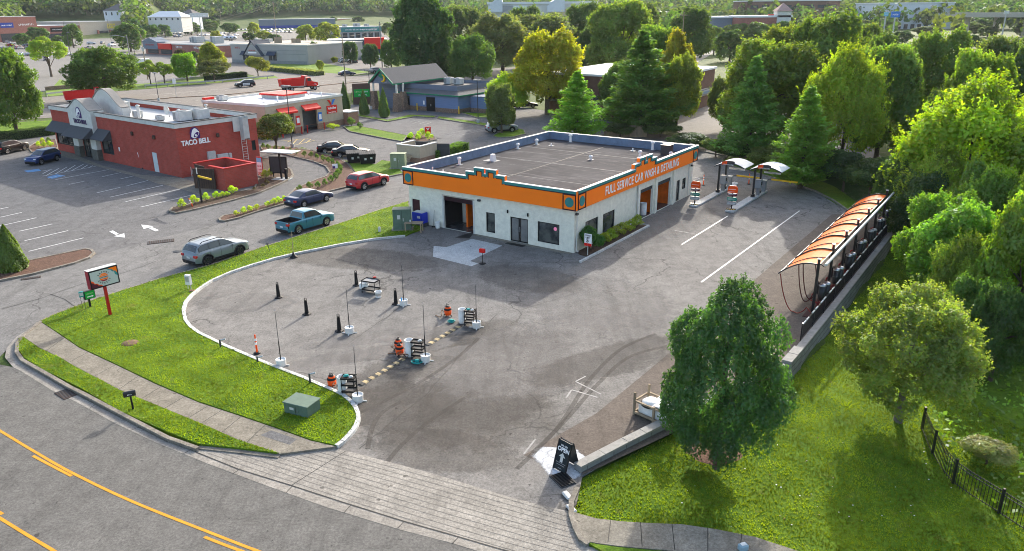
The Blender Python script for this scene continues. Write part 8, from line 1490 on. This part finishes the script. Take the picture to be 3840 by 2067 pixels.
# near trees have their own finer crowns
NEARP = {}
tree_proto('near', 52000, (4, 4, 5.3), 4.7, .16, 6, .2, lobes=170, lr=(.11, .23), taper=.2, low=-.97, inner=.06, belly=.4, shoots=.35)
tree_proto('near2', 40000, (4, 4, 4.6), 5.2, .17, 6, .2, lobes=110, lr=(.10, .2), low=-.9, inner=.3, m='bark_grey', shoots=.7)
T_('near', 1803, 1165, 702, 172, (.046, .105, .034), 'dense dark green pear tree beside the driveway', onterr=False, nomR=3.85, nomH=9.9)
T_('near2', 2258, 1062, 695, 190, (.15, .205, .05), 'grey barked tree with loose leaves near the creek fence', onterr=True, nomR=3.9, nomH=9.8)
T_('broad', 45, 342, 105, 82, (.075, .14, .02), 'large green tree with forked trunk at the left edge'); T_('sparse', 130, 193, 90, 50, (.18, .26, .03), 'pale lime tree behind the left edge tree'); T_('broad2', 272, 252, 113, 98, (.075, .125, .03), 'big dark green tree behind the restaurant tower')
T_('sparse', 380, 215, 150, 28, (.17, .22, .03), 'small yellow green tree right of the big dark tree'); T_('sparse', 415, 212, 155, 32, (.17, .22, .03), 'second small yellow green tree before the guard rail'); T_('broad', 472, 205, 128, 36, (.13, .25, .02), 'bright lime tree in front of the brick shop row'); T_('tall', 538, 190, 108, 44, (.16, .2, .02), 'golden green tree between brick shops and the grey building'); T_('small', 540, 207, 150, 38, (.10, .115, .04), 'dull olive tree above the clipped hedge'); T_('small', 650, 195, 142, 28, (.17, .19, .035), 'small round yellow green tree before the grey building')
T_('small', 697, 385, 285, 52, (.085, .12, .03), 'bushy low tree beside the right wall of the restaurant', None)
T_('broad', 1262, 336, 200, 44, (.10, .15, .045), 'round headed tree on the small grass island'); T_('shoots', 1280, 290, 190, 50, (.24, .32, .03), 'bright lime feathery tree behind the round headed one')
T_('pine', 1450, 350, 178, 100, (.16, .29, .04), 'bright green pine just behind the car wash roof'); T_('broad2', 1376, 288, 66, 100, (.23, .24, .015), 'golden yellow topped tree, the largest of its colour')
T_('tall', 1068, 215, -25, 98, (.055, .10, .035), 'tall dark tree behind the gabled blue building'); T_('broad2', 1190, 222, 82, 68, (.075, .14, .035), 'mid green tree right of the gabled roof'); T_('broad', 1160, 170, 0, 70, (.10, .14, .06), 'pale green tree behind the tall dark one'); T_('broad2', 1265, 190, 28, 90, (.13, .165, .075), 'pale sage green tree left of the golden tree'); T_('broad', 1370, 170, 22, 95, (.13, .165, .075), 'pale sage green tree behind the golden tree')
T_('pine2', 1610, 335, 75, 135, (.11, .19, .05), 'tall blue green pine behind the car wash'); T_('broad', 1560, 200, -15, 95, (.13, .19, .05), 'tall light green tree at the top centre'); T_('tall', 1690, 310, 80, 62, (.20, .20, .02), 'yellowish tree beside the brown brick building'); T_('broad', 1490, 190, 60, 55, (.075, .12, .04), 'green tree between the golden tree and the pine'); T_('broad2', 1470, 160, 0, 60, (.09, .15, .05), 'green tree beside the pale hotel'); T_('broad2', 1735, 170, 10, 62, (.07, .115, .035), 'dark tree before the bright car lot')
T_('pine', 1880, 405, 140, 112, (.12, .22, .06), 'blue green pine with trunk in the back lot'); T_('pine2', 2012, 475, 215, 108, (.14, .24, .05), 'pale green pine before the dark undergrowth'); T_('broad', 1915, 380, 75, 140, (.12, .16, .035), 'broad olive tree with dark forked trunk'); T_('broad2', 2060, 350, 20, 120, (.10, .15, .04), 'tallest broad tree right of the olive one'); T_('shoots', 2110, 440, 140, 95, (.17, .235, .02), 'bright yellow green tree with upright shoots')
T_('broad', 2200, 420, 85, 110, (.11, .17, .04), 'mid green tree at the right behind the shoots'); T_('broad2', 2320, 380, 60, 95, (.12, .17, .045), 'dark topped tree near the flyover'); T_('broad', 2420, 430, 100, 95, (.14, .22, .035), 'fresh green tree at the upper right'); T_('tall', 2545, 420, 60, 90, (.07, .11, .045), 'dark tree at the upper right edge'); T_('broad2', 2180, 330, 75, 80, (.075, .12, .035), 'dark green tree behind the yellow green shoots'); T_('broad', 2480, 330, 70, 90, (.10, .14, .05), 'muted tree behind the fresh green one')
T_('shoots', 2400, 620, 228, 178, (.20, .27, .02), 'huge bright lime tree hanging over the canopy end', onterr=True); T_('broad', 2590, 640, 235, 110, (.16, .26, .03), 'lime green tree cut off by the right edge', onterr=True)
T_('broad2', 2400, 800, 500, 140, (.13, .24, .035), 'green tree below the huge lime tree', onterr=True); T_('broad', 2540, 900, 440, 130, (.15, .26, .03), 'wide green tree at the right edge, middle height', onterr=True); T_('broad', 2490, 960, 700, 90, (.06, .115, .03), 'dark green tree behind the grey barked one', onterr=True); T_('broad2', 2300, 640, 420, 90, (.05, .09, .03), 'shaded dark tree behind the retaining wall', onterr=True)
T_('small', 2480, 1170, 1130-20, 60, (.22, .23, .08), 'pale tan seeding bush beyond the iron fence', onterr=True, name='shrub', cat='shrub')
for i, (u, v, vt, w_) in enumerate(((2185, 500, 400, 60), (2120, 480, 380, 60), (2050, 455, 395, 50), (1930, 430, 370, 50), (1800, 395, 350, 40), (1730, 375, 335, 50), (1660, 345, 305, 50), (2240, 500, 390, 60), (1860, 402, 362, 40), (1560, 345, 310, 40))):
    T_('small', u, v, vt, w_, random.choice([(.045, .085, .025), (.06, .10, .03), (.10, .14, .03)]), 'dark ' + ['thicket under the yellow green tree', 'thicket left of the huge lime tree', 'bush behind the back lawn', 'bush under the blue green pine', 'bush at the corner of the back kerb', 'bush right of the far roof corner', 'bush under the yellowish tree', 'thicket beside the canopy end', 'bush under the olive tree trunk', 'bush behind the weathered board fence'][i], 'undergrowth along the lot edge', name='shrub', cat='shrub')
for u, v, vt, w_, col, l in ((1650, 290, 45, 80, (.12, .18, .04), 'full green tree behind the blue green pine'), (1560, 300, 150, 60, (.09, .15, .035), 'dark green tree left of the blue green pine'), (1700, 330, 130, 62, (.15, .19, .03), 'olive yellow tree covering the end of the brick building'), (1820, 330, 190, 50, (.10, .15, .035), 'green tree at the left end of the big tree group'), (1980, 330, 45, 105, (.12, .165, .035), 'tall olive green tree in the middle of the big tree group'), (2250, 300, 95, 70, (.12, .18, .05), 'green tree above the yellow green shoots'), (2150, 290, 40, 70, (.09, .13, .04), 'tall dark tree above the yellow green shoots'), (1320, 150, 10, 55, (.09, .14, .05), 'green tree left of the hotel gable'), (1590, 150, -10, 70, (.10, .155, .045), 'green tree just right of the top centre'), (2350, 470, 200, 80, (.08, .13, .035), 'dark green tree between fresh green tree and lime tree'), (2250, 560, 380, 70, (.07, .12, .03), 'dark tree behind the far end of the canopy'), (2560, 560, 330, 80, (.17, .26, .035), 'light green tree above the right edge lime tree'), (1110, 215, 130, 60, (.06, .10, .035), 'dark tree directly behind the gabled roof'), (985, 178, 95, 30, (.08, .13, .04), 'bushy tree beside the pale concrete pole')):
    T_('broad' if u % 20 else 'broad2', u, v, vt, w_, col, l)
for i, (u, v, vt, w_) in enumerate(((1755, 112, 52, 34), (1850, 122, 56, 44), (1905, 124, 52, 42), (1960, 122, 50, 44), (2010, 118, 44, 44), (1775, 75, 44, 22), (2060, 110, 40, 40), (1748, 145, 76, 34), (1795, 138, 62, 30), (1835, 155, 70, 42), (1690, 120, 70, 20))): T_('farbroad', u, v, vt, w_, random.choice([(.08, .13, .04), (.11, .16, .05)]), ['tree left of the bright lot pole', 'tree below the pyramid roof turret', 'second tree below the pyramid roof turret', 'tree right of the pyramid roof turret', 'tree just right of the red pylon sign', 'small tree behind the bright lot', 'tree behind the tallest broad tree', 'green tree at the left edge of the bright lot', 'tree before the slate blue shop wall', 'wide tree right of the bright lot', 'small tree at the far side of the bright lot'][i])
for u, v, vt, w_, col, l in ((2340, 740, 470, 105, (.13, .23, .03), 'leafy tree right beside the retaining wall'), (2430, 720, 400, 100, (.10, .18, .03), 'mid green tree below the huge lime tree crown'), (2560, 760, 380, 90, (.16, .26, .03), 'bright tree in the middle of the right edge'), (2480, 820, 560, 100, (.14, .25, .03), 'bright green tree left of the right edge, half way down'), (2420, 930, 690, 80, (.08, .15, .03), 'dark tree behind the loose leaved one'), (2280, 560, 430, 50, (.09, .15, .03), 'small dark tree at the far end of the retaining wall')):
    T_('broad2', u, v, vt, w_, col, l, onterr=True)
for u, v, vt, w_, col, l in ((2345, 640, 395, 95, (.17, .25, .03), 'bright tree hanging over the far half of the retaining wall'), (2385, 850, 610, 85, (.16, .25, .035), 'bright leafy tree between the wall and the right edge')): T_('shoots', u, v, vt, w_, col, l, onterr=True)
for i in range(30): T_('farbroad', random.choice([random.uniform(420, 545), random.uniform(740, 1180), random.uniform(420, 1180)]), random.uniform(54, 72), random.uniform(36, 50), random.uniform(10, 18), random.choice([(.06, .11, .035), (.09, .14, .04)]), 'tree scattered among the distant lots behind the dealership', 'trees scattered among the distant lots')
# cypress shaped shrubs
def column(u, v, vt, hw, col, label, grp=None): return T_('column', u, v, vt, hw, col, label, grp, 'conifer_shrub', 'shrub', False, 3.12, .82)
column(35, 682, 565, 37, (.10, .155, .02), 'large cone shaped evergreen on the mulch bed at the left edge'); column(-12, 665, 590, 26, (.06, .13, .03), 'second evergreen cut off by the left edge')
column(869, 278, 205, 14, (.07, .12, .03), 'leftmost of the three slim evergreens by the blue building', 'slim evergreens'); column(917, 290, 225, 14, (.08, .13, .03), 'middle slim evergreen, right of the green sign', 'slim evergreens'); column(967, 295, 220, 15, (.10, .17, .03), 'rightmost slim evergreen beside the stone pillar', 'slim evergreens')
# shrubs
LM = (.36, .46, .03); DS = (.09, .16, .03)
def sh(u, v, wpx, hpx, col, label, grp, kind='shrub'):
    p = G(u, v)+Vector((0, 0, .08)); k = 1.49068/F_PX*dist_of(p); shrub(p, wpx*k, hpx*k*1.05, col, label, grp, kind)
for i, (u, v, w_) in enumerate(((459, 526, 24), (491, 516, 24), (520, 508, 22), (545, 502, 20), (560, 499, 16), (573, 496, 13), (587, 490, 22))): sh(u, v, w_, w_*.85, LM, ['yellow green shrub at the rounded tip of the near island', 'yellow green shrub with the orange post', 'yellow green shrub right of the tall black post', 'fourth yellow green shrub from the island tip', 'small yellow green shrub before the enclosure', 'smallest yellow green shrub before the enclosure', 'largest yellow green shrub at the enclosure corner'][i], 'yellow green shrubs by the enclosure')
for i, (u, v, w_) in enumerate(((596, 545, 14), (614, 540, 18), (630, 535, 17), (646, 530, 15), (674, 522, 15), (690, 518, 19), (703, 513, 17), (716, 508, 15))): sh(u, v, w_, w_*.85, LM, ['yellow green shrub nearest the rounded tip of the long island', 'second yellow green shrub on the long island', 'third yellow green shrub on the long island', 'fourth yellow green shrub on the long island', 'small yellow green shrub after the gap', 'round yellow green shrub in the middle of the long island', 'yellow green shrub just left of the navy sedan', 'yellow green shrub behind the navy sedan trunk'][i], 'yellow green shrubs on the long island')
dk = [(663, 376, 12), (676, 379, 12), (694, 381, 12), (712, 383, 11), (731, 388, 11), (746, 391, 11), (766, 396, 12), (783, 398, 12), (798, 403, 12), (814, 408, 13), (828, 413, 13), (838, 417, 13), (850, 424, 14), (857, 430, 13), (856, 437, 13), (852, 446, 15), (845, 455, 16), (833, 462, 16), (818, 470, 15), (800, 476, 15), (780, 479, 16), (754, 484, 14)]
for i, (u, v, w_) in enumerate(dk): sh(u, v, w_, w_*1.1, DS, 'small round dark green shrub in the curved row along the drive through bed', 'round shrubs along the drive through')
for i, (u, v, w_, l) in enumerate(((98, 372, 14, 'yellow shrub at the left of the corner bed'), (112, 373, 14, 'middle yellow shrub of the corner bed'), (128, 372, 15, 'right yellow shrub of the corner bed'), (108, 362, 13, 'dark green shrub behind the yellow ones'), (124, 361, 13, 'dark green shrub right of its twin'), (1033, 352, 16, 'left yellow green shrub by the small red and blue sign'), (1052, 355, 16, 'front yellow green shrub by the small red sign'), (1060, 347, 20, 'back yellow green shrub by the small red sign'), (1080, 355, 20, 'right yellow green shrub by the small red sign'), (906, 325, 15, 'lone green shrub on the grass median'), (884, 318, 20, 'dark shrub at the corner of the oil change shop'), (940, 256, 12, 'small dark shrub right of the green roadside sign'), (895, 262, 14, 'small dark shrub below the green roadside sign'))): sh(u, v, w_, w_*.95, LM if 'yellow' in l else DS, l, None)
for i, (u, v, w_) in enumerate(((662, 473, 12), (640, 480, 10), (672, 465, 14))): sh(u, v, w_, w_*.7, (.10, .085, .03), ['brownish low shrub below the enclosure corner', 'tiny brownish shrub below the enclosure', 'brownish shrub right of the enclosure corner'][i], 'brownish low shrubs')
for i, (u, v, w_) in enumerate(((668, 452, 22), (682, 446, 20), (690, 437, 18))): sh(u, v, w_, w_*.9, (.22, .28, .04), ['leafy yellow green bush below the poster board', 'leafy bush between poster board and menu board', 'leafy bush behind the menu board'][i], 'leafy bushes by the menu board')
sh(838, 326, 30, 12, LM, 'wide yellow green shrub right of the oil change doors', None); sh(590, 275, 34, 9, (.16, .2, .04), 'low shrubs left of the oil change shop wall', None)
hedge(G(-60, 364), G(135, 338), 1.6, 1.3, (.06, .11, .025), 'long dark clipped hedge at the left edge of the parking lot', dens=180); hedge(G(520, 205), G(617, 196), 2.2, 1.6, (.05, .08, .03), 'dark clipped hedge behind the guard rail', dens=90, leaf=.2); hedge(G(672, 176), G(805, 190), 3.0, 1.2, (.28, .30, .14), 'pale ornamental grass strip on the slope by the grey building', dens=70, leaf=.28)
# trees of the far shops and hillside foot
for u, v, vt, w_, k, l in ((60, 116, 82, 20, 0, 'dark tree in front of the blue mall sign'), (98, 108, 66, 30, 0, 'dark tree in front of the pale mall lettering'), (186, 120, 57, 28, 0, 'broad tree before the low brick shop'), (150, 112, 88, 18, 0, 'small tree left of the broad one at the low brick shop'), (330, 130, 54, 40, 0, 'bushy green tree right of the yellow store letters'), (385, 98, 60, 24, 0, 'dark tree left of the double transformers'), (416, 94, 60, 22, 0, 'dark tree behind the blue grey gable'), (482, 88, 54, 26, 0, 'round dark tree behind the red fronted shop'), (530, 82, 48, 22, 0, 'round dark tree right of the white billboard'), (578, 84, 56, 24, 0, 'round dark tree above the silver camper'), (545, 108, 76, 16, 1, 'light green tree left of the silver camper'), (642, 96, 54, 18, 1, 'thin yellow green tree among the parked cars'), (628, 104, 80, 18, 0, 'dark tree right of the silver camper'), (665, 102, 76, 20, 1, 'olive tree behind the grey gabled entrance'), (690, 106, 85, 20, 0, 'low dark bush tree behind the grey building'), (770, 108, 60, 30, 1, 'left of the two yellow green trees behind the grey building'), (826, 112, 53, 36, 1, 'right of the two yellow green trees behind the grey building'), (793, 158, 102, 19, 0, 'dark round tree at the right end of the grey building'), (882, 160, 100, 24, 2, 'left round parking lot tree before the dark slate building'), (933, 172, 105, 24, 2, 'right round parking lot tree before the dark slate building'), (487, 152, 128, 15, 0, 'dark small tree left of the bright lime tree'), (842, 158, 142, 10, 1, 'sapling on the lawn slope left of the utility pole'), (805, 178, 150, 11, 1, 'sapling with a thin trunk on the lawn slope'), (1020, 96, 70, 20, 0, 'tree right of the green fascia shops'), (980, 90, 55, 22, 0, 'tree behind the green fascia shops'), (455, 145, 122, 14, 3, 'reddish bare looking tree before the red fronted shop')):
    T_('broad' if k == 2 else 'farbroad', u, v, vt, w_, [(.07, .125, .035), (.20, .24, .04), (.055, .10, .05), (.10, .075, .04)][k], l, 'trees in the far parking lots')
for i in range(84):
    u = random.uniform(-60, 250) if i < 34 else random.uniform(320, 1180); v0 = random.uniform(54, 72) if u < 260 else random.uniform(44, 56); T_('farbroad', u, v0, v0-random.uniform(44, 66) if u < 260 else v0-random.uniform(16, 28), random.uniform(26, 40) if u < 260 else random.uniform(14, 24), random.choice([(.05, .10, .03), (.07, .125, .03), (.10, .15, .035)]), 'tree of the wooded belt behind the shops at the upper left', 'trees of the wooded belt behind the shops')
for i in range(46):
    u = random.uniform(1150, 2620); v0 = random.uniform(62, 110) if u < 1750 or u > 2050 else random.uniform(46, 80)
    if 1640 < u < 1760 and v0 < 130: continue
    if 2180 < u < 2480: v0 = random.uniform(70, 130)
    T_('farbroad', u, v0, v0-random.uniform(24, 42), random.uniform(24, 42), random.choice([(.06, .11, .035), (.09, .14, .04), (.11, .15, .06)]), 'tree in the green belt below the skyline at the upper right', 'trees in the green belt at the upper right')
# weeds on the creek bank
n = 52000; P_ = []; u = rng.uniform(2020, 2700, n); v = rng.uniform(560, 1400, n)
def cmesh():
    pts = []; 
    for i in range(n):
        p = GT(float(u[i]), float(v[i])) if i % 13 == 0 else None
        if p is None: q = pts[-1] if pts else None; pts.append(None); continue
        pts.append(p)
    return pts
lx = 19.6+rng.random(n)**.8*44; ly = rng.uniform(-46, 44, n); ca, sa = math.cos(YAW), math.sin(YAW); x = CWO.x+lx*ca-ly*sa; y = CWO.y+lx*sa+ly*ca
fp = [(p.x, p.y) for p in [CW(20.3, 60), CW(20.3, 30), CW(21.5, 8), CW(27.5, 2), GT(2325, 1085), GT(2375, 1190), GT(2446, 1248), GT(2520, 1295), GT(2650, 1380), CW(70, -30), CW(75, 60)]]
ok = inpoly(x, y, fp) & (np.hypot(x, y) < 95); x, y = x[ok], y[ok]; z = np.array([terr(a, c) for a, c in zip(x, y)]); k = len(x); hh_ = rng.uniform(.05, .75, k)**1.3*(1+.8*np.sin(x*.9)*np.cos(y*.7))
T = rng.uniform(.6, 1.3, (k, 1))*(1+.4*np.sin(x*.8+y*.5))[:, None]*np.ones((1, 3)); fl = rng.random(k) < .012; T[fl] = (6, 4, 16)
S = rng.uniform(.16, .38, k); S[fl] = .09; hh_[fl] += .5
o = cards('weeds', np.stack([x, y, z+.05+np.maximum(0, hh_)], 1), rng.normal(0, .6, (k, 3))+np.array([0, 0, 1.]), S, T, None, asp=1.5); o.color = (.16, .27, .035, 1); tag(o, kind='stuff')
for pr in list(PROTO.values())+list(simp.values()):
    for c in list(pr.children): bpy.data.objects.remove(c)
    bpy.data.objects.remove(pr)
# ================================================================= the air
b = MB(); b.box(-5200, 5200, -900, 5200, -4.5, 70, MATS['black']); hz = b.build('haze'); hz.data.materials.clear()
hm_ = bpy.data.materials.new('haze'); hm_.use_nodes = True; n_ = hm_.node_tree; n_.nodes.remove(n_.nodes['Principled BSDF']); pv = n_.nodes.new('ShaderNodeVolumePrincipled')
pv.inputs['Color'].default_value = (.78, .86, .95, 1); pv.inputs['Density'].default_value = .00005; pv.inputs['Anisotropy'].default_value = .2
n_.links.new(pv.outputs[0], n_.nodes['Material Output'].inputs['Volume']); hz.data.materials.append(hm_); tag(hz, kind='stuff')
SC.cycles.volume_step_rate = 10; SC.cycles.volume_max_steps = 32
